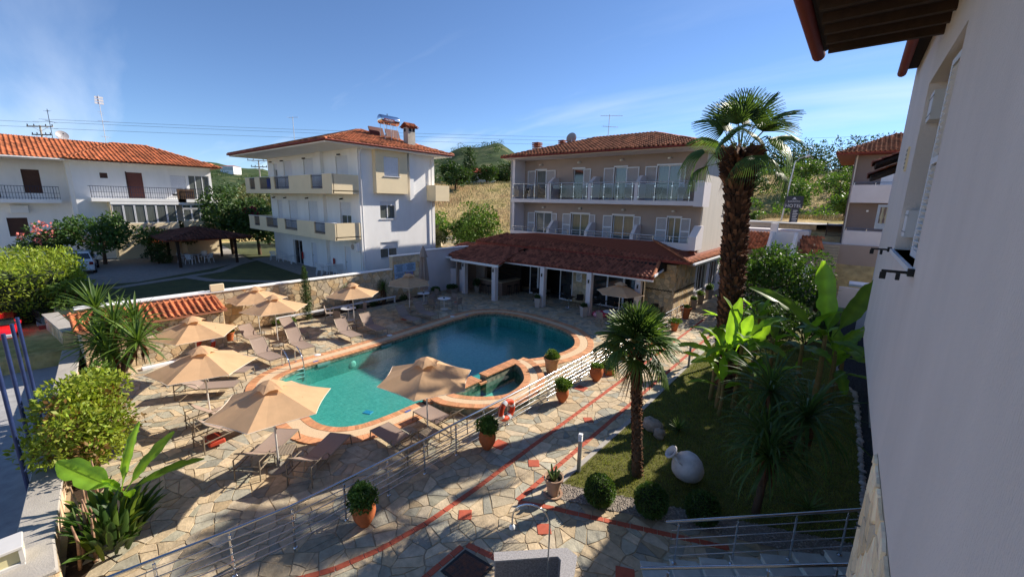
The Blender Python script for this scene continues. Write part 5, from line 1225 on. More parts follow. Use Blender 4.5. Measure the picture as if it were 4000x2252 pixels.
# ------------------------------------------------------------------ pool railing
def build_railing():
    r = thing('pool_railing', 'long stainless steel railing with five rods between pool and walkway', 'railing', (-7.74, 12, 0))
    pts = [(-8.75, -1.6), (-8.28, .65), (-8.04, 1.68), (-7.85, 2.7), (-7.78, 3.76), (-7.75, 4.83), (-7.74, 5.91), (-7.74, 7.01), (-7.72, 8.1), (-7.70, 9.2), (-7.69, 10.3), (-7.69, 11.43), (-7.68, 12.55), (-7.68, 13.71), (-7.68, 14.8), (-7.68, 15.9), (-7.68, 17.0), (-7.68, 18.1), (-7.66, 19.2)]
    def run(P):
        MB().tube([(x, y, .98) for x, y in P], .03, 10).obj('top_rail', steel, r, True, smooth='auto')
        for z in (.17, .33, .49, .65, .81): MB().tube([(x+.03, y, z) for x, y in P], .011, 6).obj('rod', steel, r, True, smooth=True)
        for x, y in P:
            p = MB().tube([(x, y, 0), (x, y, .9)], .024, 10).obj('post', steel, r, True, smooth='auto')
            MB().tube([(x, y, .9), (x, y, .97)], .009, 6).obj('pin', steel, p, True); MB().lathe([(.05, .0), (.05, .012), (.035, .03), (.022, .035)], 14, Matrix.Translation((x, y, .0))).obj('base_flange', steel, p, True, smooth='auto')
    run(pts)
    run([(-7.66, 21.6), (-7.65, 22.7), (-7.64, 23.8), (-7.63, 24.9), (-7.62, 26.0)])
build_railing()
# ------------------------------------------------------------------ parasols
def make_parasol(k, label, loc, rz):
    t = thing('parasol', label, 'parasol', loc, rz, 'open sand coloured parasols round the pool')
    rng = random.Random(k); RR, zr, za, n = 1.42, 1.86, 2.36, 6; c = MB(); seg = 6
    tl = (rng.random()-.5)*.05
    for i in range(n):
        a0, a1 = 2*math.pi*i/n, 2*math.pi*(i+1)/n; grid = []
        for r in range(seg+1):
            q = r/seg; row = []
            for s in range(5):
                u = s/4; d0 = Vector((math.cos(a0), math.sin(a0), 0)); d1 = Vector((math.cos(a1), math.sin(a1), 0)); d = d0*(1-u)+d1*u
                sag = math.sin(math.pi*u)*q
                p = d*RR*q*(1-.045*sag*q); z = za+(zr-za)*(q**1.03)-.035*math.sin(math.pi*u)*q*(1-q)*2-.02*sag*q+.012*math.sin(5*u+k+i)*q*(1 if 0 < s < 4 else 0)
                row.append((p.x, p.y, z+tl*p.x))
            grid.append(row)
        vs = [p for row in grid for p in row]; fs = [(r*5+s, r*5+s+1, r*5+s+6, r*5+s+5) for r in range(seg) for s in range(4)]
        c.add(vs, fs)
    C = c.obj('canopy', canvas, t)
    hem = MB()
    for i in range(n):
        a0, a1 = 2*math.pi*i/n, 2*math.pi*(i+1)/n; P = []
        for s in range(5):
            u = s/4; d = Vector((math.cos(a0), math.sin(a0), 0))*(1-u)+Vector((math.cos(a1), math.sin(a1), 0))*u; sag = math.sin(math.pi*u); p = d*RR*(1-.045*sag); P.append((p.x, p.y, zr-.02*sag-.005+tl*p.x))
        hem.tube(P, .009, 5)
    hem.obj('hem', canvas_hem, C)
    v = MB()
    for i in range(n):
        a0, a1 = 2*math.pi*i/n, 2*math.pi*(i+1)/n
        for s in range(3):
            rows = []
            for u in (s/3, (s+1)/3):
                d = Vector((math.cos(a0), math.sin(a0), 0))*(1-u)+Vector((math.cos(a1), math.sin(a1), 0))*u; w = math.sin(math.pi*u)
                rows.append([(0, 0, za+.16), tuple(d*.2+Vector((0, 0, za+.09))), tuple(d*(.43-.06*w)+Vector((0, 0, za-.05+.055*w)))])
            v.add(rows[0]+rows[1], [(0, 1, 4), (1, 2, 5, 4)])
    v.obj('vent_cap', canvas, C)
    MB().tube([(0, 0, 0), (0, 0, za+.1)], .024, 12).obj('pole', alu, t, smooth='auto')
    MB().tube([(0, 0, 1.62), (0, 0, 1.72)], .045, 10).obj('runner', alu, t, smooth='auto')
    for i in range(n):
        a = 2*math.pi*i/n; d = (math.cos(a), math.sin(a))
        MB().tube([(0, 0, za-.02), (d[0]*RR*.98, d[1]*RR*.98, zr-.01+tl*d[0]*RR)], .009, 5).obj('rib', alu, t)
        MB().tube([(0, 0, 1.68), (d[0]*.62, d[1]*.62, za+(zr-za)*.44-.02)], .007, 5).obj('strut', alu, t)
    MB().lathe([(.26, 0), (.26, .04), (.2, .07), (.05, .09), (.04, .3)], 18).obj('base', M('parasol_base', '#8c867e', .7, .1), t, smooth='auto')
    MB().tube([(RR*.5, .3, zr+.2), (RR*.52, .34, zr-.1), (RR*.5, .3, zr-.35)], .006, 4).obj('tie_strap', canvas, t)
PAR = [((-10.75,3.5),.35,'nearest left parasol, half over the pool corner'),((-9.13,7.12),.15,'parasol in front of the small round pool by the railing'),((-14.85,3.06),.2,'second nearest parasol on the left, over the slanted loungers'),((-18.9,3.75),.45,'parasol in front of the name letters of the pump house'),
       ((-23.2,7.35),.1,'parasol closest to the stone wall end beside the pump house'),((-20.6,7.25),.3,'parasol over the loungers next to the pool ladder'),((-20.75,11.28),.25,'parasol right of the cypress over a pair of loungers'),((-21.15,15.3),.4,'parasol below the blue notice boards'),((-10.3,22.5),.2,'parasol under the bar roof beside the pink swim ring')]
for k, (p, a, l) in enumerate(PAR): make_parasol(k, 'sand coloured '+l, (p[0], p[1], 0), a)
def closed_parasol():
    t = thing('closed_parasol', 'tall taupe parasol folded shut in front of the grey wall', 'parasol', (-22.6, 17.6, 0))
    cl = M('taupe_canvas', '#9a8a80', .9, .06, 5, .2, 200); mb = MB(); n = 16; rows = []
    prof = [(.03, 3.95), (.12, 3.75), (.24, 3.25), (.26, 3.2), (.17, 3.15), (.22, 2.6), (.27, 2.0), (.30, 1.55), (.2, 1.5), (.16, 1.3), (.24, .95), (.2, .9)]
    vs = []
    for i, (r, z) in enumerate(prof):
        for j in range(n):
            a = 2*math.pi*j/n; q = r*(1+(.28 if j % 2 else -.18)*min(1, i/3)); vs.append((q*math.cos(a), q*math.sin(a), z-(.06 if j % 4 == 0 and i in (3, 7) else 0)))
    mb.add(vs, [(i*n+j, (i+1)*n+j, (i+1)*n+(j+1) % n, i*n+(j+1) % n) for i in range(len(prof)-1) for j in range(n)]); mb.obj('folded_canvas', cl, t, smooth=True)
    MB().tube([(0, 0, 0), (0, 0, 3.98)], .035, 12).obj('pole', alu, t); MB().tube([(.22*math.cos(a), .22*math.sin(a), 1.5) for a in np.linspace(0, 6.28, 13)[:-1]], .012, 5, closed=True).obj('tie_band', canvas_hem, t)
    MB().rbx(-.4, .4, -.4, .4, 0, .1, .02).obj('base', conc, t)
closed_parasol()
# ------------------------------------------------------------------ sun loungers (foot end towards local +X)
def make_lounger(ang=48):
    t = thing('sun_lounger', '', 'sun lounger', (0, 0, 0)); W = .31; zs = .34; xp = -.22; Lb = .74
    fr = MB()
    for s in (-1, 1): fr.tube([(.95, s*W, zs), (xp, s*W, zs), (-.93, s*W, zs-.04)], .017, 8, sx=1)
    fr.tube([(.95, -W, zs), (.95, W, zs)], .017, 8); fr.tube([(xp, -W, zs-.03), (xp, W, zs-.03)], .014, 8); fr.tube([(-.93, -W, zs-.04), (-.93, W, zs-.04)], .015, 8)
    fr.obj('frame', frame_m, t, smooth='auto')
    for s in (-1, 1):
        MB().tube([(.93, s*W, zs), (.99, s*W, 0)], .017, 8).obj('leg', frame_m, t, smooth='auto'); MB().tube([(-.88, s*(W+.02), .56), (-.9, s*(W+.02), 0)], .017, 8).obj('leg', frame_m, t, smooth='auto')
        MB().tube([(-.88, s*(W+.02), .555), (-.4, s*(W+.03), .57)]+[tuple(q) for q in arc((-.4, s*(W+.03), .57), (-.14, s*(W+.03), .57), (-.10, s*W, zs), 6)], .014, 8).obj('armrest', frame_m, t, smooth='auto')
    # seat sling with slight sag
    def sheet_(p0, p1, name, sag):
        mb = MB(); p0, p1 = Vector(p0), Vector(p1); n = 7; vs = []
        for i in range(n+1):
            u = i/n
            for s in (-1, -.5, 0, .5, 1):
                p = p0.lerp(p1, u); vs.append((p.x, s*(W-.012), p.z-sag*(1-s*s)*math.sin(math.pi*min(1, max(0, u*.96+.02)))-.0*u))
        k = len(vs); vs += [(x, y, z-.006) for x, y, z in vs]
        fs = [(i*5+j, (i+1)*5+j, (i+1)*5+j+1, i*5+j+1) for i in range(n) for j in range(4)]; fs += [tuple(k+q for q in f[::-1]) for f in fs]
        return mb.add(vs, fs).obj(name, sling, t, smooth=True)
    sheet_((xp+.02, 0, zs+.015), (.93, 0, zs+.015), 'seat', .022)
    a = rad(ang); tip = (xp-Lb*math.cos(a), 0, zs+.02+Lb*math.sin(a))
    B = sheet_((xp, 0, zs+.02), tip, 'backrest', .03)
    bf = MB()
    for s in (-1, 1): bf.tube([(xp, s*W, zs), (tip[0], s*W*.96, tip[2])], .014, 8)
    bf.tube([(tip[0], -W*.96, tip[2]), (tip[0], W*.96, tip[2])], .014, 8); bf.obj('backrest_frame', frame_m, B, smooth='auto')
    MB().bx(-.13, .13, -.008, .008, -.008, .008, Matrix.Translation((tip[0]+.08*math.cos(a), 0, tip[2]-.08*math.sin(a)-.02)) @ Matrix.Rotation(rad(90), 4, 'Z')).obj('handle_slot', M('slot_pale', '#cdbfae', .8, .05), B)
    MB().tube([(tip[0]+.25*math.cos(a), 0, tip[2]-.25*math.sin(a)-.03), (-.72, 0, zs-.08)], .01, 6).obj('support_strut', frame_m, t)
    MB().tube([(-.72, -W, zs-.06), (-.72, W, zs-.06)], .012, 6).obj('support_bar', frame_m, t)
    return t
PL = {a: make_lounger(a) for a in (52, 30, 40)}; used = set()
LG = [(52,(-19.2,10.0),0,'left lounger of the pair right of the cypress'),(52,(-19.22,11.42),.03,'right lounger of the pair right of the cypress'),
      (52,(-18.85,6.1),.12,'lounger standing right behind the pool ladder'),(52,(-19.25,7.65),.02,'lounger behind the ladder, on the far side of its parasol'),
      (52,(-19.35,13.78),0,'left lounger of the shaded pair below the notice boards'),(52,(-19.45,15.1),.03,'right lounger of the shaded pair below the notice boards'),
      (40,(-21.75,6.55),.1,'rear lounger beside the end of the pump house wall'),(40,(-21.6,8.35),.05,'rear lounger in front of the planted wall foot'),
      (30,(-11.37,3.5),math.atan2(.788,-.616),'near lounger left of the closest parasol pole'),(30,(-10.1,4.32),math.atan2(.85,-.52),'near lounger right of the closest parasol pole'),
      (40,(-9.17,6.1),math.pi,'near lounger by the railing, nearer to the viewer'),(40,(-9.15,7.62),math.pi,'near lounger by the railing beside the small pool'),
      (40,(-13.35,3.25),1.72,'front slanted lounger with red tray under it'),(40,(-14.6,3.35),1.66,'slanted lounger just behind the one with the red tray'),
      (30,(-17.05,3.55),.905,'lounger under the second nearest parasol with feet to the pool'),(30,(-18.25,4.4),.74,'lounger between two left parasols near the pool bend')]
for a, p, rz, l in LG:
    o = PL[a] if a not in used else copy_tree(PL[a]); used.add(a)
    o.location = (p[0], p[1], 0); o.rotation_euler = (0, 0, rz); o['label'] = 'taupe '+l; o['group'] = 'sun loungers round the pool'
def side_table(loc, rz, label):
    t = thing('side_table', label, 'table', loc, rz, 'small side tables between the loungers')
    for i in range(6): MB().rbx(-.22+i*.074, -.155+i*.074, -.24, .24, .36, .38, .006).obj('slat', frame_m, t)
    for sx in (-1, 1):
        for sy in (-1, 1): MB().tube([(sx*.2, sy*.22, .36), (sx*.21, sy*.23, 0)], .014, 6).obj('leg', frame_m, t)
for p, rz, l in [((-20.15,10.72),0,'slatted side table in the pair of loungers right of the cypress'),((-20.0,6.95),.1,'slatted side table between the loungers behind the ladder'),((-20.3,14.45),0,'slatted side table between the shaded loungers'),((-22.4,7.45),0,'slatted side table between the two rear loungers'),((-10.9,3.75),.9,'slatted side table beside the closest parasol pole'),((-8.75,6.87),0,'slatted side table between the loungers by the railing')]: side_table((p[0], p[1], 0), rz, l)
t = thing('red_tray', 'red plastic tray under the front slanted lounger', 'tray', (-13.3, 2.75, 0)); MB().rbx(-.3, .3, -.2, .2, .1, .22, .03).obj('tray', M('red_plastic', '#b5402a', .5, .1), t)
# ------------------------------------------------------------------ cafe tables and chairs
wick = M('woven_taupe', '#8d8077', .8, .1, 40, .4, 160)
def cafe_table(loc, label):
    t = thing('cafe_table', label, 'table', loc, 0, 'round white cafe tables')
    MB().lathe([(.0, .70), (.40, .70), (.42, .715), (.42, .725), (.40, .735), (0, .735)], 28, capb=False).obj('table_top', plasticw, t, smooth='auto')
    MB().tube([(0, 0, .03), (0, 0, .7)], .035, 10).obj('stem', alu, t); MB().lathe([(.26, 0), (.25, .025), (.05, .05)], 20).obj('base', alu, t, smooth='auto')
    MB().lathe([(.06, .735), (.065, .76), (.05, .79), (.02, .80)], 12).obj('ashtray', black, t, smooth='auto')
def cafe_chair(loc, rz, label, dark=False):
    t = thing('cafe_chair', label, 'chair', loc, rz, 'woven cafe chairs'); m = wick if not dark else M('dark_weave', '#2c2624', .8, .1, 40, .3, 160)
    MB().rbx(-.23, .23, -.22, .22, .42, .455, .015).obj('seat', m, t)
    MB().plate([(-.23, -.22, .46), (.23, -.22, .46), (.24, -.30, .86), (-.24, -.30, .86)], .025).obj('backrest', m, t)
    for sx in (-1, 1):
        MB().tube([(sx*.24, .2, 0), (sx*.24, .2, .66)]+[(sx*.24, -.05, .67), (sx*.24, -.26, .66)], .014, 6).obj('arm', frame_m, t); MB().tube([(sx*.23, -.2, .45), (sx*.25, -.29, 0)], .014, 6).obj('leg', frame_m, t)
cafe_table((-22.35, 17.35, 0), 'white round cafe table at the foot of the folded parasol'); cafe_table((-20.15, 17.3, 0), 'white round cafe table nearest the round end of the pool'); cafe_table((-22.2, 11.75, 0), 'white round cafe table beside the cypress'); cafe_table((-10.6, 22.0, 0), 'white round cafe table beside the pink swim ring')
CH = [((-22.6,16.6),0,'chair on the near side of the folded parasol table'),((-21.6,17.5),1.6,'chair right of the folded parasol table'),((-22.3,18.2),3.1,'chair behind the folded parasol table'),((-20.2,16.5),.1,'chair on the near side of the middle cafe table'),((-20.95,17.2),-1.5,'chair left of the middle cafe table'),((-19.35,17.7),1.7,'chair right of the middle cafe table'),((-20.3,18.1),3.2,'chair behind the middle cafe table'),((-22.95,11.0),-.5,'pale chair left of the cypress table'),((-21.7,11.0),.3,'chair in front of the cypress table'),((-22.3,12.6),3.0,'chair behind the cypress table'),((-10.75,21.3),-.2,'chair beside the pink swim ring'),((-9.9,22.6),2.2,'chair behind the bar parasol')]
for p, rz, l in CH: cafe_chair((p[0], p[1], 0), rz, 'woven taupe '+l)
for p, rz, l in [((-17.6,24.0),.5,'first chair right of the bar counter'),((-16.9,24.4),2.2,'chair in front of the glass doors'),((-14.9,24.2),-.6,'chair before the stone pier'),((-14.2,24.5),.7,'chair right of the stone pier'),((-12.9,24.3),2.4,'chair inside near the second post'),((-11.6,24.6),-.4,'chair at the restaurant window'),((-9.35,25.6),.6,'chair in the corner by the stone gable'),((-8.9,25.0),1.4,'chair beside the railing end')]: cafe_chair((p[0], p[1], 0), rz, 'dark woven '+l, True)
for k, (x, l) in enumerate([(-21.6, 'first'), (-20.0, 'second'), (-18.0, 'third'), (-16.2, 'fourth'), (-14.2, 'fifth'), (-12.6, 'sixth'), (-10.6, 'seventh'), (-9.0, 'eighth')]):
    cafe_chair((x, 27.6, 7.285), 3.1+.3*(k % 3), 'brown woven chair on the upper hotel balcony, '+l+' from the left', k % 2 == 0)
for p, l in [((-14.5, 23.6), 'small dark table in front of the stone pier'), ((-17.2, 23.5), 'small dark table by the glass doors'), ((-12.3, 24.0), 'small dark table at the restaurant window')]:
    t = thing('bistro_table', l, 'table', (p[0], p[1], 0), 0, 'dark bistro tables'); MB().rbx(-.33, .33, -.33, .33, .71, .74, .012).obj('table_top', black, t); MB().tube([(0, 0, .02), (0, 0, .71)], .03, 8).obj('stem', steel, t); MB().lathe([(.25, 0), (.24, .02), (.04, .04)], 18).obj('base', steel, t)
for k, (p, l) in enumerate([((-21.5, 22.4), 'leftmost'), ((-20.85, 22.35), 'second from left'), ((-19.7, 23.4), 'third from left'), ((-19.65, 24.2), 'rearmost')]):
    t = thing('bar_stool', 'dark bar stool at the bar counter, '+l, 'stool', (p[0], p[1], 0), 0, 'bar stools'); MB().lathe([(.0, .72), (.17, .72), (.18, .75), (.15, .78), (0, .78)], 16, capb=False).obj('seat', black, t, smooth='auto')
    for a in range(4): c, s = math.cos(a*1.571+.78), math.sin(a*1.571+.78); MB().tube([(c*.13, s*.13, .72), (c*.2, s*.2, 0)], .014, 6).obj('leg', black, t)
    MB().tube([(.175*math.cos(a), .175*math.sin(a), .28) for a in np.linspace(0, 6.28, 13)[:-1]], .009, 5, closed=True).obj('foot_ring', black, t)
# ------------------------------------------------------------------ pink swim ring, life rings
def torus(mb, Rr, r, n=28, m=12, M4=None, a0=0, a1=2*math.pi):
    full = abs(a1-a0-2*math.pi) < 1e-6; pts = [(Rr*math.cos(a0+(a1-a0)*i/n), Rr*math.sin(a0+(a1-a0)*i/n), 0) for i in range(n if full else n+1)]
    return mb.tube(pts, r, m, M4, closed=full)
t = thing('swim_ring', 'pink inflatable swim ring lying near the bar posts', 'swim ring', (-11.75, 23.0, 0)); torus(MB(), .36, .15, 30, 14, Matrix.Translation((0, 0, .15)) @ Matrix.Diagonal((1, 1, 1, 1))).obj('ring', M('pink_vinyl', '#d8486a', .3, .25, 9, coat=.5), t, smooth=True)
for a in range(3): torus(MB(), .36, .153, 6, 14, Matrix.Translation((0, 0, .15)), a*2.1, a*2.1+.5).obj('pale_stripe', M('pale_pink_vinyl', '#e8a8b4', .3, .1), t, smooth=True)
orange = M('orange_foam', '#c9431f', .6, .1, 6)
def lifering(label, M4, loc):
    t = thing('life_ring', label, 'life ring', loc, 0, 'orange life rings'); m = Matrix.Translation(loc).inverted() @ M4
    torus(MB(), .28, .085, 30, 12, m).obj('ring', orange, t, smooth=True)
    for k in range(4): torus(MB(), .28, .089, 5, 12, m, k*math.pi/2+.2, k*math.pi/2+.6).obj('reflective_band', plasticw, t, smooth=True)
    MB().tube([tuple(m @ Vector((.385*math.cos(a)*(1+.05*math.sin(4*a)), .385*math.sin(a)*(1+.05*math.sin(4*a)), 0))) for a in np.linspace(0, 6.283, 33)[:-1]], .008, 5, closed=True).obj('rope', canvas_hem, t)
lifering('orange life ring hung on the walkway railing', Matrix.Translation((-7.62, 9.05, .6)) @ Matrix.Rotation(rad(90), 4, 'Y'), (-7.62, 9.05, .25))
lifering('orange life ring leaning on the pump house wall', Matrix.Translation((-22.02, 4.75, .38)) @ Matrix.Rotation(rad(82), 4, 'Y'), (-22.0, 4.75, 0))
# ------------------------------------------------------------------ steps with railings, bottom right
def build_entry():
    s = thing('entrance_steps', 'shallow pale stone steps rising to the near wall', 'steps', (-.6, 7.2, 0)); a = math.atan2(.56, .83)
    M4 = Matrix.Translation((-1.95, 6.42, 0)) @ Matrix.Rotation(a, 4, 'Z'); pale = M('step_stone', '#b9bdb8', .75, .12, 5, .3, 30)
    for k in range(7):
        st = MB().rbx(k*.55, 4.2, -.62, .66, -.02+k*.11, .09+k*.11, .012, M4).obj('step', pale, s, True)
        MB().rbx(k*.55-.02, k*.55+.5, -.63, .67, .09+k*.11, .11+k*.11, .008, M4).obj('tread_slab', pale, st, True)
    def rail(off, lab, z0, x0=-.12, sl=.2, x1=3.78):
        r = thing('step_railing', lab, 'railing', tuple(M4 @ Vector((.2, off, 0))), 0, 'steel railings of the entrance steps'); P = lambda x, z: tuple(M4 @ Vector((x, off, z)))
        MB().tube([P(x0, z0+sl*x0), P(x1, z0+sl*x1)], .028, 12).obj('top_rail', steel, r, True, smooth='auto')
        for k in range(4): MB().tube([P(x0+.12, z0-.2-k*.19+sl*(x0+.12)), P(x1-.05, z0-.2-k*.19+sl*(x1-.05))], .010, 8).obj('rod', steel, r, True, smooth=True)
        for x in [q for q in (.12, .6, 1.65, 2.65, 3.5) if x0 < q < x1 and not (x0 < .1 and q == .6)]:
            b = .11+.11*int(max(0, x/.55)); p = MB().tube([P(x, b), P(x, z0+sl*x-.09)], .022, 10).obj('post', steel, r, True, smooth='auto'); MB().tube([P(x, z0+sl*x-.09), P(x, z0+sl*x)], .009, 6).obj('pin', steel, p, True); MB().lathe([(.045, 0), (.045, .012), (.022, .03)], 12, Matrix.Translation(P(x, b))).obj('base_flange', steel, p, True)
    rail(.57, 'steel railing along the far side of the entrance steps', 1.05, .36, .19); rail(-.53, 'steel railing along the near side of the entrance steps', 1.17, -.33, .15, 2.85)
build_entry()
# ------------------------------------------------------------------ shower corner
def build_shower():
    gr = M('speckled_granite', '#7d797b', .6, .5, 38, .15, 120)
    w = thing('granite_screen', 'low angled speckled granite wall at the bottom edge', 'wall', (-3.6, 5.0, 0))
    MB().prism([(-4.02, 4.52), (-3.13, 5.42), (-2.92, 5.40), (-2.72, 4.95), (-2.86, 4.88), (-3.06, 5.20), (-3.16, 5.24), (-3.92, 4.44)], 0, .97).obj('wall', gr, w, True)
    MB().prism([(-4.05, 4.53), (-3.13, 5.46), (-2.90, 5.43), (-2.68, 4.93), (-2.88, 4.84), (-3.07, 5.17), (-3.15, 5.20), (-3.92, 4.40)], .97, 1.0).obj('cap', M('pale_granite', '#9a9798', .6, .35, 38, .1, 120), w, True)
    t = thing('outdoor_shower', 'slim steel gooseneck shower with white head', 'shower', (-3.12, 4.86, 0))
    P = [(-3.13, 4.86, 0), (-3.13, 4.86, 1.8)]; c = Vector((-3.41, 4.72, 1.88)); d = Vector((.28, .14, 0))
    for k in range(11): a = math.pi*k/10; q = c+d*math.cos(a)+Vector((0, 0, .31*math.sin(a))); P.append(tuple(q))
    P.append((-3.69, 4.58, 1.74)); MB().tube(P, .015, 10).obj('pipe', chrome, t, True, smooth='auto')
    MB().lathe([(.02, .05), (.035, .03), (.05, 0), (.048, -.03), (0, -.04)], 16, Matrix.Translation((-3.69, 4.58, 1.70)), capb=False).obj('shower_head', plasticw, t, True, smooth='auto')
    m = thing('drain_cover', 'rusty square metal drain cover in the paving', 'drain cover', (-4.95, 4.6, 0)); rust = M('rusty_checker', '#3c3836', .7, .3, 12, .8, 60, col2='#7a4a34')
    MB().prism([(-5.2, 4.94), (-4.5, 5.02), (-4.42, 4.32), (-5.2, 4.28)], .0, .014).obj('frame', M('iron_frame', '#2e2a28', .7, .2), m, True); MB().prism([(-5.14, 4.88), (-4.55, 4.95), (-4.48, 4.38), (-5.14, 4.34)], .0, .02).obj('lid', rust, m, True)
    ch = MB()
    for i in range(9):
        for j in range(8): ch.box((-5.08+i*.066, 4.42+j*.062, .023), (.035, .012, .005), .78 if (i+j) % 2 else -.78)
    tag(ch.obj('tread_pattern', rust, m, True), kind='stuff')
    for p, l in [((-4.75, 8.66), 'grey louvred bollard lamp at the lawn edge'), ((-4.85, 18.2), 'farther grey bollard lamp among the banana leaves')]:
        b = thing('bollard_lamp', l, 'lamp', (p[0], p[1], 0), .3, 'bollard lamps along the lawn'); MB().bx(-.045, .045, -.045, .045, 0, .92).obj('column', M('bollard_grey', '#8b8d90', .4, .05, metal=.5), b)
        for k in range(6): MB().rbx(-.052, .052, -.052, .052, .925+k*.03, .94+k*.03, .004).obj('louvre', plasticw, b)
        MB().bx(-.03, .03, -.03, .03, .92, 1.09).obj('diffuser', plasticw, b); MB().rbx(-.055, .055, -.055, .055, 1.09, 1.12, .008).obj('cap', plasticw, b)
build_shower()
def build_amphora():
    t = thing('amphora', 'large cracked white clay jar lying tilted on the lawn', 'jar', (-2.6, 10.25, .02)); m = M('whitewashed_clay', '#d3cdcb', .85, .16, 5, .5, 18)
    M4 = Matrix.Translation((.12, .05, .33)) @ Vector((-.62, -.42, .66)).to_track_quat('Z', 'Y').to_matrix().to_4x4()
    prof = [(.0, -.44), (.14, -.41), (.26, -.31), (.36, -.13), (.39, .04), (.36, .18), (.26, .29), (.15, .36), (.11, .44), (.115, .52), (.16, .57), (.19, .60), (.18, .625), (.12, .61), (.09, .5), (.1, .42)]
    MB().lathe(prof, 32, M4, capb=False).obj('body', m, t, smooth=True)
    for s in (-1, 1): MB().tube([tuple(M4 @ Vector(q)) for q in [(s*.12, 0, .52), (s*.24, 0, .5), (s*.28, 0, .4), (s*.24, 0, .3)]], .022, 8).obj('handle', m, t, smooth=True)
    rk = M('craggy_stone', '#9b8f82', .95, .35, 6, 1., 14)
    def rock(loc, s, lab, sd):
        o = thing('garden_rock', lab, 'rock', loc, 0, 'craggy rocks on the lawn'); rng = random.Random(sd); mb = MB(); n = 10; vs = []
        for i in range(8):
            ph = math.pi*i/7
            for j in range(n): a = 2*math.pi*j/n; r = .75+.5*rng.random(); vs.append((s[0]*r*math.sin(ph)*math.cos(a), s[1]*r*math.sin(ph)*math.sin(a), s[2]*(.8+math.cos(ph)*(.8+.3*rng.random()))))
        mb.add(vs, [(i*n+j, i*n+(j+1) % n, (i+1)*n+(j+1) % n, (i+1)*n+j) for i in range(7) for j in range(n)]).obj('stone', rk, o, smooth=True)
    rock((-4.05, 11.95, 0), (.32, .22, .26), 'larger craggy rock beside the small palm trunk', 3); rock((-3.72, 11.7, 0), (.17, .16, .2), 'smaller craggy rock in front of the larger one', 7)
build_amphora()
# ------------------------------------------------------------------ neighbour's furniture, pergola, cars
def plastic_chair(loc, rz, label):
    t = thing('plastic_chair', label, 'chair', loc, rz, 'white plastic garden chairs'); MB().rbx(-.22, .22, -.22, .22, .41, .44, .02).obj('seat', plasticw, t)
    for i in range(5): MB().plate([(-.2+i*.085, -.21, .46), (-.14+i*.085, -.21, .46), (-.14+i*.085, -.29, .82), (-.2+i*.085, -.29, .82)], .015).obj('back_slat', plasticw, t)
    MB().tube([(-.25, -.2, .62), (-.24, -.3, .84), (0, -.32, .88), (.24, -.3, .84), (.25, -.2, .62)], .022, 6).obj('back_rim', plasticw, t, smooth=True)
    for sx in (-1, 1):
        MB().tube([(sx*.25, .22, 0), (sx*.24, .2, .64), (sx*.25, -.2, .66)], .022, 6).obj('arm', plasticw, t); MB().tube([(sx*.23, -.2, .43), (sx*.26, -.27, 0)], .022, 6).obj('leg', plasticw, t)
def plastic_table(loc, label, s=.42):
    t = thing('plastic_table', label, 'table', loc, 0, 'white plastic garden tables'); MB().lathe([(0, .69), (s, .69), (s+.02, .705), (s, .72), (0, .72)], 24, capb=False).obj('table_top', plasticw, t, smooth='auto')
    for a in range(4): c, q = math.cos(a*1.571+.6), math.sin(a*1.571+.6); MB().tube([(c*s*.6, q*s*.6, .69), (c*s*.85, q*s*.85, 0)], .028, 6).obj('leg', plasticw, t)
G = 1.34
plastic_table((-43.2, 9.4, G), 'white plastic table under the dark tiled pergola'); plastic_table((-30.3, 14.9, G), 'round plastic table on the white block patio', .4); plastic_table((-37.3, 15.0, G), 'folding table by the patio door', .3)
for p, rz, l in [((-44.0, 8.7), -.8, 'left chair under the pergola'), ((-42.5, 8.9), .8, 'front chair under the pergola'), ((-43.9, 10.1), -2.3, 'rear chair under the pergola'), ((-42.6, 10.2), 2.3, 'right chair under the pergola'), ((-40.7, 14.7), 1.0, 'chair alone at the far patio end'), ((-39.2, 14.9), -1., 'chair beside the first fire extinguisher'), ((-31.1, 14.4), -.6, 'chair left of the round patio table'), ((-29.5, 15.0), 1.6, 'chair right of the round patio table'), ((-30.2, 14.1), .2, 'chair in front of the round patio table')]: plastic_chair((p[0], p[1], G), rz, 'white plastic '+l)
def build_pergola():
    p = thing('pergola', 'dark timber pergola with brown tiled hip roof in the neighbour garden', 'pergola', (-43.8, 9.9, 1.3))
    for x, y in [(-41.0, 7.9), (-46.6, 8.3), (-41.2, 11.9), (-46.4, 12.2)]:
        q = MB().bx(x-.09, x+.09, y-.09, y+.09, 1.3, 3.45).obj('post', brownwood, p, True); MB().tube([(x, y, 2.75), (x+(.5 if x < -44 else -.5), y, 3.35)], .05, 6).obj('brace', brownwood, q, True)
    for y in (7.9, 12.05): MB().bx(-47.0, -40.6, y-.08, y+.08, 3.4, 3.58).obj('beam', brownwood, p, True)
    for x in (-46.5, -41.1): MB().bx(x-.08, x+.08, 7.4, 12.5, 3.4, 3.58).obj('beam', brownwood, p, True)
    hip_roof(p, -47.9, -40.3, 7.0, 13.0, 3.55, (-45.0, -43.2), 4.25, M('pergola_tile', '#5d382c', .85, .25, 2, .2, 40, tint=True), 0, 0, .28, .36)
build_pergola()
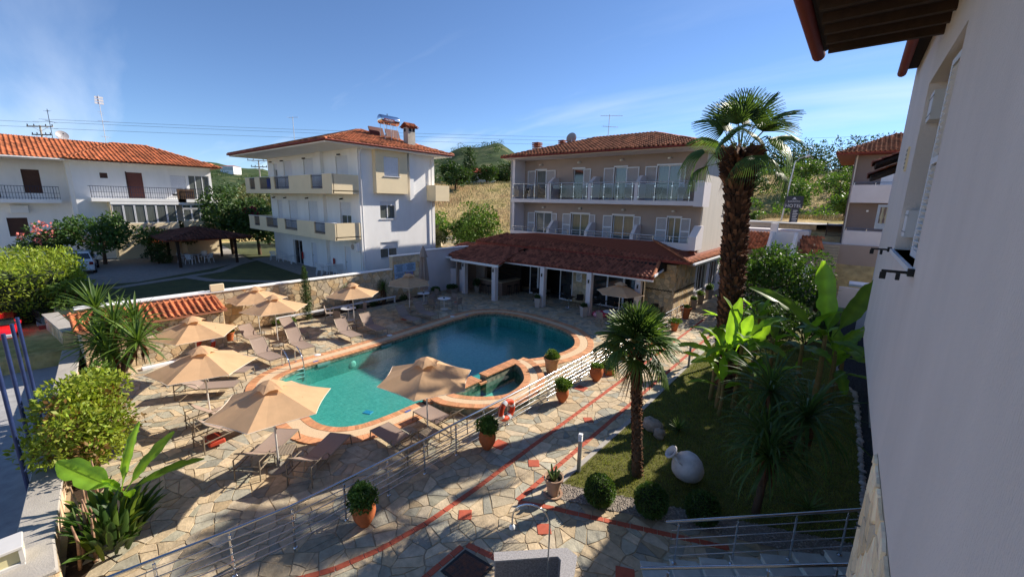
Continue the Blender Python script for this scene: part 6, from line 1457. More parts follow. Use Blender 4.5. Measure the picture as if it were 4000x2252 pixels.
def car(name, label, loc, rz, paint, L=4.2, W=1.75, Hc=1.5, hatch=True):
    t = thing(name, label, 'car', loc, rz); h = L/2
    # side profile of body (x forward)
    body = [(-h, .35), (-h-.02, .62), (-h+.05, .92), (-h+.25, .98), (.55, .98), (h-.35, .86), (h-.05, .7), (h, .5), (h-.05, .28), (-h+.1, .25)]
    def loft(prof, ws, nm, mat, inset=.0, par=t):
        n = len(prof); vs = []; cuts = [(-1, .94), (-.96, 1), (.96, 1), (1, .94)]
        cx = sum(q[0] for q in prof)/n; cz = sum(q[1] for q in prof)/n
        for s, k in cuts:
            for i, (x, z) in enumerate(prof): vs.append((cx+(x-cx)*k, s*ws[i], cz+(z-cz)*k))
        fs = [(a*n+i, a*n+(i+1) % n, (a+1)*n+(i+1) % n, (a+1)*n+i) for a in range(3) for i in range(n)]+[tuple(range(n)), tuple(range(4*n-1, 3*n-1, -1))]
        return MB().add(vs, fs).obj(nm, mat, par, smooth='auto')
    hw = W/2; B = loft(body, [hw*.93, hw*.97, hw*.96, hw*.95, hw*.95, hw*.93, hw*.9, hw*.88, hw*.9, hw*.95], 'body', paint)
    rear = -h+.12 if hatch else -h+.7
    cab = [(rear, .95), (rear+.28, Hc-.06), (rear+.6, Hc), (.1, Hc), (.45, Hc-.12), (1.05, .96)]
    loft(cab, [hw*.9, hw*.74, hw*.72, hw*.72, hw*.74, hw*.9], 'cabin', paint)
    k = .985
    gls = M('car_glass', (.02, .025, .03), .05, .1, 3, spec=.9)
    def quad(nm, pts, mat, par=t): MB().plate(pts, .012).obj(nm, mat, par)
    quad('windscreen', [(.47, -hw*.72, Hc-.13), (1.08, -hw*.86, .97), (1.08, hw*.86, .97), (.47, hw*.72, Hc-.13)], gls)
    quad('rear_window', [(rear+.24, hw*.70, Hc-.09), (rear+.03, hw*.82, 1.0), (rear+.03, -hw*.82, 1.0), (rear+.24, -hw*.70, Hc-.09)], gls)
    for s in (-1, 1):
        quad('side_window', [(rear+.42, s*hw*.80, Hc-.12), (rear+.2, s*hw*.915, 1.0), (.9, s*hw*.915, 1.0), (.4, s*hw*.80, Hc-.14)][::s], gls)
        MB().rbx(.75, .95, s*hw*.95-.08, s*hw*.95+.08, .95, 1.08, .03).obj('mirror', paint, t)
        MB().rbx(h-.28, h-.02, s*hw*.62-.17, s*hw*.62+.17, .58, .72, .03).obj('headlight', M('headlight', '#c9ced2', .1, .05, coat=1.), t)
        MB().rbx(-h-.03, -h+.1, s*hw*.78-.12, s*hw*.78+.1, .68, .88, .03).obj('tail_light', M('tail_red', '#7a1520', .2, .1, coat=1.), t)
        for x in (-h+.75, h-.78):
            Wm = Matrix.Translation((x, s*(hw-.1), .31)) @ Matrix.Rotation(rad(90), 4, 'X')
            wl = thing('wheel', '', '', (0, 0, 0)); [wl.__delitem__(q) for q in list(wl.keys())]; wl.parent = t
            MB().lathe([(.2, -.1), (.29, -.1), (.31, -.06), (.31, .06), (.29, .1), (.2, .1)], 22, Wm, capb=False).obj('tyre', M('tyre', '#1a1a1b', .85, .1), wl, smooth='auto'); MB().lathe([(0, -.07), (.2, -.09), (.2, .09), (0, .07)], 12, Wm).obj('rim', alu, wl)
    MB().rbx(h-.12, h+.03, -.26, .26, .36, .48, .01).obj('number_plate', plasticw, t); MB().rbx(-h-.04, -h+.05, -.26, .26, .5, .62, .01).obj('number_plate', plasticw, t)
    MB().rbx(h-.2, h+.01, -hw*.8, hw*.8, .26, .4, .04).obj('front_bumper', black, t); MB().rbx(-h-.05, -h+.15, -hw*.9, hw*.9, .3, .48, .04).obj('rear_bumper', paint, t)
    return t
car('white_car', 'white hatchback parked behind the tall hedge', (-43.8, 2.6, 1.335), rad(172), M('white_car_paint', '#dfe3e8', .25, .02, coat=.8), Hc=1.55)
car('red_car', 'red coupe parked nose first at the left edge', (-30.6, -1.35, .0), rad(-6), M('red_car_paint', '#c4141f', .25, .03, coat=.8), Hc=1.32, hatch=False)
# ------------------------------------------------------------------ roof antennas, poles, wires
def mast(name, label, loc, h, arms, parent_mat=alu, cat='antenna', dish=None):
    t = thing(name, label, cat, loc); MB().tube([(0, 0, -.6), (.02, 0, h)], .025, 6).obj('mast', parent_mat, t)
    for z, l, a, n in arms:
        d = Vector((math.cos(a), math.sin(a), 0)); s = Vector((-d.y, d.x, 0)); b = MB().tube([tuple(Vector((0, 0, z))-d*l*.4), tuple(Vector((0, 0, z))+d*l*.6)], .014, 5).obj('boom', parent_mat, t)
        for k in range(n): c = Vector((0, 0, z))+d*l*(-.38+.96*k/max(1, n-1)); q = s*(.22-.1*k/max(1, n)); MB().tube([tuple(c-q), tuple(c+q)], .007, 4).obj('element', parent_mat, b)
    return t
def dish(label, loc, r, az):
    t = thing('satellite_dish', label, 'satellite dish', loc); M4 = Matrix.Translation((0, 0, .3)) @ Matrix.Rotation(az, 4, 'Z') @ Matrix.Rotation(rad(65), 4, 'Y')
    MB().lathe([(.02, -.12*r), (r*.4, -.09*r), (r*.75, .05*r), (r, .2*r), (r*.98, .22*r), (r*.7, .07*r), (0, -.09*r)], 26, M4).obj('reflector', M('dish_grey', '#a9a5a5', .5, .05), t, smooth='auto')
    MB().tube([tuple(M4 @ Vector((r*.9, 0, .18*r))), tuple(M4 @ Vector((.1*r, 0, r*.9)))], .012, 5).obj('arm', alu, t); MB().box(tuple(M4 @ Vector((.06*r, 0, r*.9))), (.08, .08, .1)).obj('receiver', black, t); MB().tube([(0, 0, -.3), (0, 0, .3)], .025, 6).obj('mast', alu, t)
mast('television_antenna', 'television antenna on the taupe hotel roof', (-16.2, 31, 12.2), 1.65, [(1.55, 1.7, .6, 8), (.75, 1.3, .9, 7)]); dish('round satellite dish on the taupe hotel roof', (-19.1, 30.3, 11.9), .45, 2.6)
mast('television_antenna', 'thin mast with short arm on the white block roof', (-36.0, 15.4, 11.2), 2.1, [(2.05, .9, .4, 1)])
mast('television_antenna', 'tall mast with panels on the left house roof', (-64, 7.5, 12.0), 5.2, [(3.4, 2.6, 3.0, 3), (2.6, .9, 1.2, 5), (1.0, .9, 2.2, 6)]); o = [q for q in bpy.data.objects if q.get('label') == 'tall mast with panels on the left house roof'][0]
for k in range(3): MB().bx(-.05, .0, -.35+k*.02, .35, 4.3+k*.28, 4.5+k*.28).obj('panel', plasticw, o)
mast('television_antenna', 'dark bent antenna left of the tall mast', (-66, 3.7, 12.0), 3.4, [(3.2, .7, .3, 3), (2.2, 1.6, 2.6, 6), (1.5, .9, 1.1, 4)], black); dish('grey satellite dish on the left house roof', (-63, 4.2, 12.3), .5, .2)
def pole(label, loc, h, az):
    t = thing('utility_pole', label, 'utility pole', loc, az, 'utility poles'); MB().tube([(0, 0, -1), (0, 0, h)], [.16, .11], 8).obj('pole', M('concrete_pole', '#a9a39a', .9, .1), t)
    for z, l in ((h-.15, 1.9), (h-1.3, 1.4)):
        b = MB().bx(-l, l, -.06, .06, z-.07, z+.07).obj('crossarm', M('concrete_pole', '#a9a39a') if z > h-1 else black, t)
        for x in (-l+.1, -l*.45, l*.45, l-.1): MB().lathe([(.05, 0), (.07, .06), (.05, .12), (.07, .18), (.03, .26)], 8, Matrix.Translation((x, 0, z+.07))).obj('insulator', black, b)
        MB().tube([(-l*.6, 0, z-.07), (0, 0, z-.7)], .03, 5).obj('brace', alu, b); MB().tube([(l*.6, 0, z-.07), (0, 0, z-.7)], .03, 5).obj('brace', alu, b)
pole('utility pole with crossarms behind the left house roof', (-93.5, 4.2, 2), 14.5, .7); pole('utility pole seen left of the white block', (-91.5, 32, 3), 11, 1.0)
def wire(label, a, b, sag, r=.018):
    a, b = Vector(a), Vector(b); P = [a.lerp(b, i/24)-Vector((0, 0, sag*4*(i/24)*(1-i/24))) for i in range(25)]; tag(MB().tube(P, r, 4).obj('power_line', M('wire', '#3a4250', .6, .05)), label, 'wire', 'power lines across the sky')
far = {'upper': 14.0, 'middle': 13.2, 'lower': 12.5}
wire('upper power line sagging behind the white block', (-93, 4.2, 17.3), (-20, 108, 21.6), .6); wire('middle power line just under the upper one', (-94, 3.6, 17.0), (-20.2, 110, 21.0), .6); wire('lowest power line of the three behind the hotel', (-93.4, 5.2, 16.2), (-20.4, 112, 20.6), .6)
wire('upper power line over the pine ridge at the right', (-20, 108, 21.6), (30, 112, 20.9), .3); wire('lower power line over the pine ridge at the right', (-20.4, 112, 20.6), (30, 115, 20.2), .3)
pole('utility pole hidden behind the hotel roof', (-20.2, 110, 13), 8.2, .9)
wire('upper short power line at the left frame edge', (-93.5, 4.2, 16.9), (-110, -60, 15.5), .6); wire('lower short power line at the left frame edge', (-93.5, 4.0, 16.2), (-110, -60, 14.6), .6)
# ------------------------------------------------------------------ foliage helpers
def leaf_quads(P, D, size, asp, up=None):
    n = len(P); rnd = NR.normal(size=(n, 3)); W = np.cross(D, rnd); W /= np.linalg.norm(W, axis=1, keepdims=True)+1e-9
    s = size*(.6+.8*NR.random((n, 1))); V = np.zeros((n, 4, 3)); nn = np.cross(D, W)
    V[:, 0] = P; V[:, 1] = P+D*s*.5+W*s*asp*.5+nn*s*.06; V[:, 2] = P+D*s; V[:, 3] = P+D*s*.5-W*s*asp*.5+nn*s*.06
    return V.reshape(-1, 3), np.arange(n*4).reshape(n, 4)
def clump_points(c, r, n, shell=.55):
    d = NR.normal(size=(n, 3)); d /= np.linalg.norm(d, axis=1, keepdims=True); k = (shell+(1-shell)*NR.random((n, 1))**.6)
    return np.asarray(c)+d*k*np.asarray(r), d
def foliage(name, clumps, n, size, mat, parent, asp=.5, tint=(1, 1, 1), spread=.35, shell=.55, out=.6, droop=0., kind=None, world=True):
    Vs, Fs, Ts, b = [], [], [], 0
    vol = sum(max(r)**2 for c, r in clumps)
    for c, r in clumps:
        k = max(6, int(n*max(r)**2/vol)); P, d = clump_points(c, r, k, shell)
        D = d*out+NR.normal(size=(k, 3))*.55; D[:, 2] += .15-droop; D /= np.linalg.norm(D, axis=1, keepdims=True)
        V, F = leaf_quads(P, D, size, asp); Vs.append(V); Fs.append(F+b); b += len(V)
        t = (1-spread/2+spread*NR.random())*(1-spread/2+spread*NR.random(k)); col = np.stack([t*tint[0]*(.9+.25*NR.random(k)), t*tint[1], t*tint[2]], 1); Ts.append(np.repeat(col, 4, 0))
    o = mobj(name, npmesh(name, np.concatenate(Vs), np.concatenate(Fs), np.concatenate(Ts)), mat, parent, world)
    if kind: tag(o, kind=kind)
    return o
def blob_clumps(c, R3, n, rng, rc=.38, flat=0.):
    o = []
    for i in range(n):
        th = rng.random()*6.283; z = rng.random()*2-1; k = (.45+.5*rng.random()); q = math.sqrt(max(0, 1-z*z))
        z = max(z, -.75+flat); r = rc*(.7+.6*rng.random())*min(R3)
        o.append(((c[0]+R3[0]*k*q*math.cos(th), c[1]+R3[1]*k*q*math.sin(th), c[2]+R3[2]*k*z), (r, r, r*.8)))
    return o
def tree(name, label, loc, h, R3, mat, seed, n=2600, size=.22, tint=(1, 1, 1), trunk=.14, nc=22, cat='tree', group=None, asp=.55, lean=(0, 0), rc=.42):
    rng = random.Random(seed); t = thing(name, label, cat, loc, 0, group); c = (loc[0]+lean[0], loc[1]+lean[1], loc[2]+h-R3[2]); cl = blob_clumps(c, R3, nc, rng, rc)
    T = MB(); L = Vector(loc); top = Vector((c[0], c[1], c[2]+R3[2]*.3)); mid = L.lerp(top, .5)+Vector(((rng.random()-.5)*.3, (rng.random()-.5)*.3, 0))
    T.tube([tuple(L-Vector((0, 0, .1))), tuple(L.lerp(mid, .5)), tuple(mid), tuple(top)], [trunk*1.25, trunk, trunk*.8, trunk*.3], 8)
    for cc, r in cl[:9]:
        s = L.lerp(top, .35+.3*rng.random()); e = Vector(cc); T.tube([tuple(s), tuple(s.lerp(e, .5)+Vector((0, 0, .15))), tuple(e)], [trunk*.5, trunk*.3, trunk*.1], 6)
    T.obj('trunk', bark, t, True, smooth=True); foliage('crown', cl, n, size, mat, t, asp, tint); return t
def blade(L, w, bend, n=5, fold=.25, twist=0):
    V = []; F = []; p = Vector((0, 0, 0)); a = 0
    for i in range(n+1):
        u = i/n; ww = w*(.45+2.2*u*(1-u)) if u < .6 else w*max(.02, (1-u)*1.9+.2*(1-u)); ww = w*math.sin(math.pi*min(1, .12+.88*u))**.55 if u < 1 else .002
        V += [(p.x, -ww/2, p.z+ww*fold), (p.x, 0, p.z), (p.x, ww/2, p.z+ww*fold)]
        a = bend*u**1.5; p = p+Vector((math.cos(a), 0, -math.sin(a)))*L/n
    for i in range(n): F += [(i*3, i*3+1, i*3+4, i*3+3), (i*3+1, i*3+2, i*3+5, i*3+4)]
    return np.array(V), np.array(F)
def blade_meshes(nm, L, w, bends, mat, tints, n=5, fold=.25):
    o = []
    for b in bends:
        V, F = blade(L, w, b, n, fold)
        for t in tints: me = npmesh(nm, V, F, np.tile(np.array(t), (len(V), 1)), True); me.materials.append(mat); o.append(me)
    return o
def rosette(t, c, meshes, n, rng, zmin=-.6, zmax=1.4, scale=1.0):
    for i in range(n):
        u = (i+.5)/n; el = zmin+(zmax-zmin)*u; az = i*2.39996+rng.random()*.4; me = meshes[rng.randrange(len(meshes))]
        o = bpy.data.objects.new('leaf', me); COL.objects.link(o); o.parent = t; o.location = c; s = scale*(.8+.4*rng.random()); o.scale = (s, s, s); o.rotation_euler = (rng.random()*.5-.25, -el, az)
def yucca(label, loc, heads, meshes, n, trunk_r=.09, cat='yucca', name='yucca', zmin=-.7, zmax=1.35, scale=1.0, barkm=None):
    t = thing(name, label, cat, loc); rng = random.Random(int(abs(loc[0]*100+loc[1]*37)))
    for k, h in enumerate(heads):
        b = h[3] if len(h) > 3 else (0, 0, 0)
        b = Vector(b); e = Vector(h[:3]); MB().tube([tuple(b), tuple(b.lerp(e, .5)+Vector((rng.random()*.08, rng.random()*.08, 0))), tuple(e)], [trunk_r*1.2, trunk_r, trunk_r*.8], 8).obj('trunk', barkm or bark, t, smooth=True)
        rosette(t, h[:3], meshes, n, rng, zmin, zmax, scale)
        if trunk_r > .05:
            dd = MB()
            for i in range(26):
                a = rng.random()*6.28; q = Vector((math.cos(a), math.sin(a), 0)); p = e+Vector((0, 0, -.05-.35*rng.random()))+q*trunk_r*.7; dd.add([tuple(p), tuple(p+q*.12+Vector((-q.y*.02, q.x*.02, -.2))), tuple(p+q*.1+Vector((0, 0, -.4*rng.random()-.15)))], [(0, 1, 2)], None, (.9, .8, .6))
            dd.obj('dead_leaves', palmbark, t, tint=True)
    return t
YG = [(1, 1, 1), (1.3, 1.25, .9), (.8, .85, .8), (1.6, 1.5, 1.)]
ym = blade_meshes('yucca_leaf', .78, .055, (.15, .45), leafp, YG, 4, .2)
# yuccas behind the left shrub
yucca('tall yucca with spiky heads in front of the pump house', (-17.8, 1.15, 0), [(-.9, .1, 3.35), (.35, .35, 3.0, (0, 0, 0)), (1.05, .75, 2.5, (.3, .2, 1.2)), (.0, .0, 2.45), (-.2, .9, 2.85, (.1, .3, 1.2)), (.6, .1, 2.2, (.1, 0, .8))], ym, 66, .10, zmin=-.75, scale=1.25)
ys = blade_meshes('yucca_leaf', .55, .045, (.2, .5), leafp, YG, 4, .2)
yucca('green yucca against the stone wall right of the cypress', (-24.15, 12.9, 0), [(0, 0, 1.2)], ys, 60, .1, scale=1.25); yucca('dark yucca against the stone wall below the notice boards', (-24.2, 15.4, 0), [(0, 0, 1.15)], ys, 60, .12, scale=1.15)
yucca('small spiky yucca on the lawn behind the rocks', (-3.42, 12.53, 0), [(0, 0, .06)], ys, 34, .03, scale=.75, zmin=.1); yucca('dark spiky yucca near the brown staircase', (-1.4, 33.5, 0), [(0, 0, 2.2), (.5, .2, 1.7)], ys, 55, .1, scale=1.5)
yucca('dim grassy plant at the foot of the steps lawn corner', (.1, 11.05, 0), [(0, 0, .05)], ys, 26, .03, scale=.9, zmin=.05, zmax=1.0)
dm = blade_meshes('dracaena_leaf', 1.2, .045, (.9, 1.5, 2.1), leafp, [(.7, .8, .8), (.9, .95, .85), (.55, .65, .7)], 7, .2)
yucca('dracaena with long drooping dark leaves beside the jar', (-.85, 10.1, 0), [(-.05, .05, 2.0), (-.15, .75, 2.75, (0, 0, .8)), (.62, .4, 2.5, (.02, 0, .9)), (.1, -.45, 1.75, (0, 0, .8))], dm, 95, .075, 'dracaena', 'dracaena', -.5, 1.5)
# ------------------------------------------------------------------ palms
def fan_frond(Rr, n, arc_deg, droop, split, tint):
    V = []; F = []; T = []
    for i in range(n):
        a = rad(-arc_deg/2+arc_deg*i/(n-1)); d = Vector((math.cos(a), math.sin(a), 0)); s = Vector((-d.y, d.x, 0)); L = Rr*(.86+.14*math.cos(a*.6))*(.95+.1*R.random()); hw = Rr*rad(arc_deg)/n*.46
        b = len(V); fold = .02*(1 if i % 2 else -1)
        for u, w in ((.02, .06), (.36, .62), (.62, .5), (.85, .26), (1.0, .03)):
            z = -droop*L*max(0, u-.45)**1.7*2.2+fold*u-.10*Rr*(a/2)**2*u; c = d*L*u; V += [tuple(c-s*hw*w*(1 if u > .3 else 1)+Vector((0, 0, z-.012*(u > .3)))), tuple(c+Vector((0, 0, z+.012))), tuple(c+s*hw*w+Vector((0, 0, z-.012*(u > .3))))]
        for q in range(4): F += [(b+q*3, b+q*3+1, b+q*3+4, b+q*3+3), (b+q*3+1, b+q*3+2, b+q*3+5, b+q*3+4)]
        t = tint*(.8+.4*R.random()); T += [(t, t, t)]*15
    return npmesh('frond_blade', np.array(V), np.array(F), np.array(T), True)
def fan_palm(label, loc, top, trunk_r, frond_r, npet, nf, droop, seed, boots, pet_l, arcd=150, skirt=0, group=None):
    rng = random.Random(seed); t = thing('fan_palm', label, 'palm tree', loc, 0, group); e = Vector(top)
    P = [Vector((0, 0, -.1)), e*.3+Vector((.02, 0, 0)), e*.65, e]; MB().tube([tuple(p) for p in P], [trunk_r*1.15, trunk_r, trunk_r*.98, trunk_r*.9], 14).obj('trunk', bark, t, smooth=True)
    # leaf boots
    b = MB()
    for i in range(boots):
        u = (i/boots)**.9; p = e*u; a = i*2.39996+rng.random()*.3; d = Vector((math.cos(a), math.sin(a), 0)); s = Vector((-d.y, d.x, 0)); fr = max(0, u-.80)/.2
        l = trunk_r*(.75+.9*fr)*(.7+.7*rng.random()); w = trunk_r*(.40-.1*fr); up = .45-.25*fr+.5*rng.random()
        base = p+d*trunk_r*.86; tip = base+d*l*(.55+.35*fr)+Vector((0, 0, l*up)); k = .35+1.3*rng.random()**2
        b.add([tuple(base-s*w*.7-Vector((0, 0, w*.7))), tuple(base+s*w*.7-Vector((0, 0, w*.7))), tuple(tip+s*w*.35), tuple(tip-s*w*.35), tuple(base-s*w*.4+Vector((0, 0, l*.7))-d*.03), tuple(base+s*w*.4+Vector((0, 0, l*.7))-d*.03)], [(0, 1, 2, 3), (3, 2, 5, 4), (0, 3, 4), (1, 5, 2)], None, (k, k*.92, k*.8))
    tag(b.obj('leaf_boots', palmbark, t, tint=True), kind='stuff')
    ms = []
    for tn in (.8, 1.0, 1.3):
        for dr in (droop*.5, droop, droop*1.6): me = fan_frond(frond_r, npet, arcd, dr, .5, tn); me.materials.append(leafp); ms.append(me)
    pm = MB().tube([(0, 0, 0), (pet_l*.5, 0, .02), (pet_l, 0, 0)], [.022, .016, .012], 6).mesh('petiole', True); pm.materials.append(M('petiole_green', '#6e7a3a', .6, .15))
    for i in range(nf):
        u = (i+.5)/nf; el = -.45+2.0*u**.62; az = i*2.39996+rng.random()*.5; c = e+Vector((0, 0, -.15+.25*u))
        f = bpy.data.objects.new('frond', pm); COL.objects.link(f); f.parent = t; f.location = c; f.rotation_euler = (0, -el, az)
        lo = 2 if u < .3 else (1 if u < .55 else 0); me = ms[rng.randrange(3)*3+lo]; g = bpy.data.objects.new('blade', me); COL.objects.link(g); g.parent = f; g.location = (pet_l-.02, 0, 0); g.rotation_euler = (rng.random()*1.8-.9, (.15+.4*rng.random() if u < .5 else -.15+.3*rng.random()), rng.random()*.4-.2)
    if skirt:
        sk = MB()
        for i in range(skirt):
            a = rng.random()*6.28; d = Vector((math.cos(a), math.sin(a), 0)); p = e+Vector((0, 0, -.2-.5*rng.random()))+d*trunk_r; q = p+d*.25+Vector((0, 0, -.5-.5*rng.random())); s = Vector((-d.y, d.x, 0))*.02; sk.add([tuple(p-s), tuple(p+s), tuple(q)], [(0, 1, 2)], None, (1.3, 1.1, .8))
        tag(sk.obj('dry_fibres', palmbark, t, tint=True), kind='stuff')
    return t
fan_palm('tall thick trunked fan palm rising past the hotel', (-3.05, 16.85, 0), (-.75, .95, 8.85), .36, 1.05, 30, 26, .55, 3, 900, 1.25, 135, skirt=160)
fan_palm('small fan palm with slim shaggy trunk on the lawn', (-3.5, 9.55, 0), (-.25, -.2, 3.55), .12, .70, 28, 30, .36, 5, 420, .42, 170, skirt=60)
# ------------------------------------------------------------------ bananas
def banana_leaf(L, w, bend, seed, tint):
    rng = random.Random(seed); n = 12; V = []; F = []; T = []; p = Vector((0, 0, 0)); pet = .22*L; N2 = n+3; a = 0
    for i in range(N2+1):
        if i < 3: u = -1+i/3; ww = .03
        else: u = (i-3)/n; ww = w*max(.03, min(1, (u+.03)*4.2)**.7*min(1, (1.02-u)*3.0)**.6)
        jag = 1-(.35*rng.random() if i > 4 and rng.random() < .4 else .06*rng.random()); jag2 = 1-(.35*rng.random() if i > 4 and rng.random() < .4 else .06*rng.random()); wv = .05*math.sin(i*1.9+seed)
        V += [(p.x, -ww/2*jag, p.z+ww*.16+wv*ww), (p.x, -ww/4, p.z+ww*.14), (p.x, 0, p.z), (p.x, ww/4, p.z+ww*.14), (p.x, ww/2*jag2, p.z+ww*.16-wv*ww)]; k = tint*(.85+.3*rng.random()); T += [(k, k, k), (k, k, k), (k*1.35, k*1.25, k), (k, k, k), (k, k, k)]
        a = bend*max(0, (i/N2))**1.6; st = pet/3 if i < 3 else L/n; p = p+Vector((math.cos(a), 0, -math.sin(a)))*st
    for i in range(N2): F += [(i*5+j, i*5+j+1, i*5+j+6, i*5+j+5) for j in range(4)]
    me = npmesh('banana_leaf', np.array(V), np.array(F), np.array(T), True); me.materials.append(leafb); return me
def banana(label, loc, stems, seed, lm, name='banana_plant'):
    rng = random.Random(seed); t = thing(name, label, 'banana plant', loc)
    for x, y, h, n, s in stems:
        MB().tube([(x, y, -.05), (x+.03, y, h*.5), (x, y+.03, h)], [.09*s, .075*s, .05*s], 10).obj('stem', M('banana_stem', '#6f6a34', .7, .35, 5, col2='#8a6a42'), t, smooth=True)
        for i in range(n):
            u = (i+.5)/n; el = .05+1.3*u+.25*(rng.random()-.5); o = bpy.data.objects.new('leaf', lm[rng.randrange(len(lm))]); COL.objects.link(o); o.parent = t; o.location = (x, y, h-.25+.25*u); k = s*(.75+.35*rng.random()); o.scale = (k, k, k); o.rotation_euler = (rng.random()*.8-.4, -el, i*2.39996+rng.random()*.9+seed)
    return t
LMB = [banana_leaf(1.35, .42, b, i*7+1, tn) for i, (b, tn) in enumerate([(.5, 1.0), (.9, 1.25), (1.4, .8), (1.9, .9), (.25, 1.5), (1.1, 1.0)])]
banana('leafy banana clump at the middle of the lawn', (-2.9, 15.0, 0), [(0, 0, 1.9, 7, 1.), (.45, .35, 2.4, 7, 1.05), (-.35, .5, 1.6, 6, .9), (.9, .2, 1.5, 6, .9), (.2, -.55, 1.2, 5, .75)], 1, LMB)
banana('banana clump behind the first one below the tall palm', (-3.3, 18.9, 0), [(0, 0, 2.2, 7, 1.05), (.7, .5, 2.5, 7, 1.), (-.5, .9, 2.0, 6, 1.), (1.4, -.3, 1.8, 6, .95)], 4, LMB)
bb = banana('tall banana plant with a bright upright leaf near the gravel', (-.3, 17.2, 0), [(0, 0, 2.75, 3, 1.15), (-.6, .3, 2.2, 5, 1.1), (.35, .7, 2.1, 5, 1.1)], 2, LMB)
def leaf_to(parent, p0, p1, w, bend, face, seed, tint):
    # a leaf running from p0 towards p1 whose upper side turns to the direction face
    p0, p1 = Vector(p0), Vector(p1); x = (p1-p0); L = x.length; x.normalize(); f = Vector(face).normalized(); z = (f-x*f.dot(x)).normalized(); y = z.cross(x)
    o = bpy.data.objects.new('leaf', banana_leaf(L*.86, w, bend, seed, tint)); COL.objects.link(o); o.parent = parent; m = Matrix((x, y, z)).transposed().to_4x4(); m.translation = p0-parent.location; o.matrix_local = m
leaf_to(bb, (-.22, 17.3, 2.75), (-.70, 17.45, 5.15), .62, .15, (.1, -1, .25), 91, 1.7)
leaf_to(bb, (-.45, 17.1, 2.75), (-2.1, 16.1, 4.6), .52, .75, (-.2, -.5, .85), 92, 1.0)
leaf_to(bb, (-.1, 17.4, 2.7), (.85, 18.6, 4.75), .55, .3, (.2, -.8, .6), 93, .75)
leaf_to(bb, (-.3, 17.1, 2.6), (1.0, 15.9, 3.0), .42, .9, (0, -.2, 1), 94, .9)
b1 = [o for o in bpy.data.objects if o.get('label', '').startswith('leafy banana clump at')][0]
for k, (p0, p1, w, bd, tn) in enumerate([((-2.6, 15.3, 2.1), (-2.35, 15.6, 3.35), .42, .2, 1.8), ((-2.3, 15.5, 2.0), (-1.85, 15.9, 3.15), .44, .2, 1.7), ((-2.8, 15.2, 1.9), (-2.75, 15.3, 3.9), .44, .4, 1.4), ((-2.9, 15.1, 1.8), (-4.3, 14.6, 2.5), .44, .9, 1.2), ((-2.4, 15.2, 1.8), (-1.2, 14.2, 2.2), .44, .9, 1.0)]): leaf_to(b1, p0, p1, w, bd, (-.1, -.9, .4) if k < 3 else (0, -.2, 1), 100+k, tn)
banana('low dark banana clump by the gravel path', (.1, 18.6, 0), [(0, 0, 1.3, 7, 1.), (.2, 1.2, 1.6, 6, 1.)], 6, LMB)
# strelitzia and banana at the bottom left
bl = banana('young banana plant with bright leaves on the bottom left', (-11.3, .6, 0), [(0, 0, .8, 2, .6), (.35, .1, .7, 2, .6)], 3, LMB)
for k, (p0, p1, w, bd, fc, tn) in enumerate([((-10.95, .55, 1.0), (-11.6, -.2, 1.75), .46, .5, (.4, -.5, .8), 1.9), ((-11.2, .6, .8), (-11.4, 1.0, 2.1), .24, .2, (.5, -.8, .3), 1.5), ((-11.15, .65, .8), (-11.0, 1.45, 1.85), .26, .3, (.5, -.8, .5), 1.4), ((-11.1, .65, .8), (-10.6, 1.8, 1.4), .24, .6, (.2, -.3, 1), 1.0)]): leaf_to(bl, p0, p1, w, bd, fc, 70+k, tn)
sm_ = blade_meshes('paddle_leaf', .62, .11, (.25, .6), leafp, [(.6, .7, .7), (.85, .9, .75), (1.2, 1.1, .8), (.5, .6, .55), (1.9, 1.5, .7)], 5, .3)
st = thing('bird_of_paradise', 'dense dark paddle leaved clump in the bottom left corner', 'plant', (-10.75, .35, 0)); rg = random.Random(12)
for i in range(120):
    o = bpy.data.objects.new('leaf', sm_[rg.randrange(len(sm_))]); COL.objects.link(o); o.parent = st; a = rg.random()*6.28; r = .6*math.sqrt(rg.random()); o.location = (r*1.1*math.cos(a), r*.75*math.sin(a), .05+.35*rg.random()); s = .8+.5*rg.random(); o.scale = (s, s, s); o.rotation_euler = (rg.random()*1.2-.6, -(.75+.75*rg.random()), a+rg.random()*1.2-.6)
pb = thing('peeling_trunks', 'pale peeling plant stems rising beside the street wall', 'plant', (-11.4, -.05, 0))
for i in range(16): x = -1.1+2.2*rg.random(); y = -.1+.35*rg.random()-.1*x; MB().tube([(x, y, 0), (x+.1*rg.random()-.05, y+.05, .4+.4*rg.random()), (x+.15*rg.random()-.07, y+.08*rg.random(), .75+.4*rg.random())], [.03, .025, .012], 6).obj('stem', M('pale_stem', '#c7a287', .9, .3, 8, col2='#7a5a44'), pb, smooth=True)
sheet('street_bed', [(-9.6, -.45), (-9.6, .55), (-13.5, .75), (-22.1, 2.0), (-24.4, 1.2), (-24.4, .9)], -.004, soil)
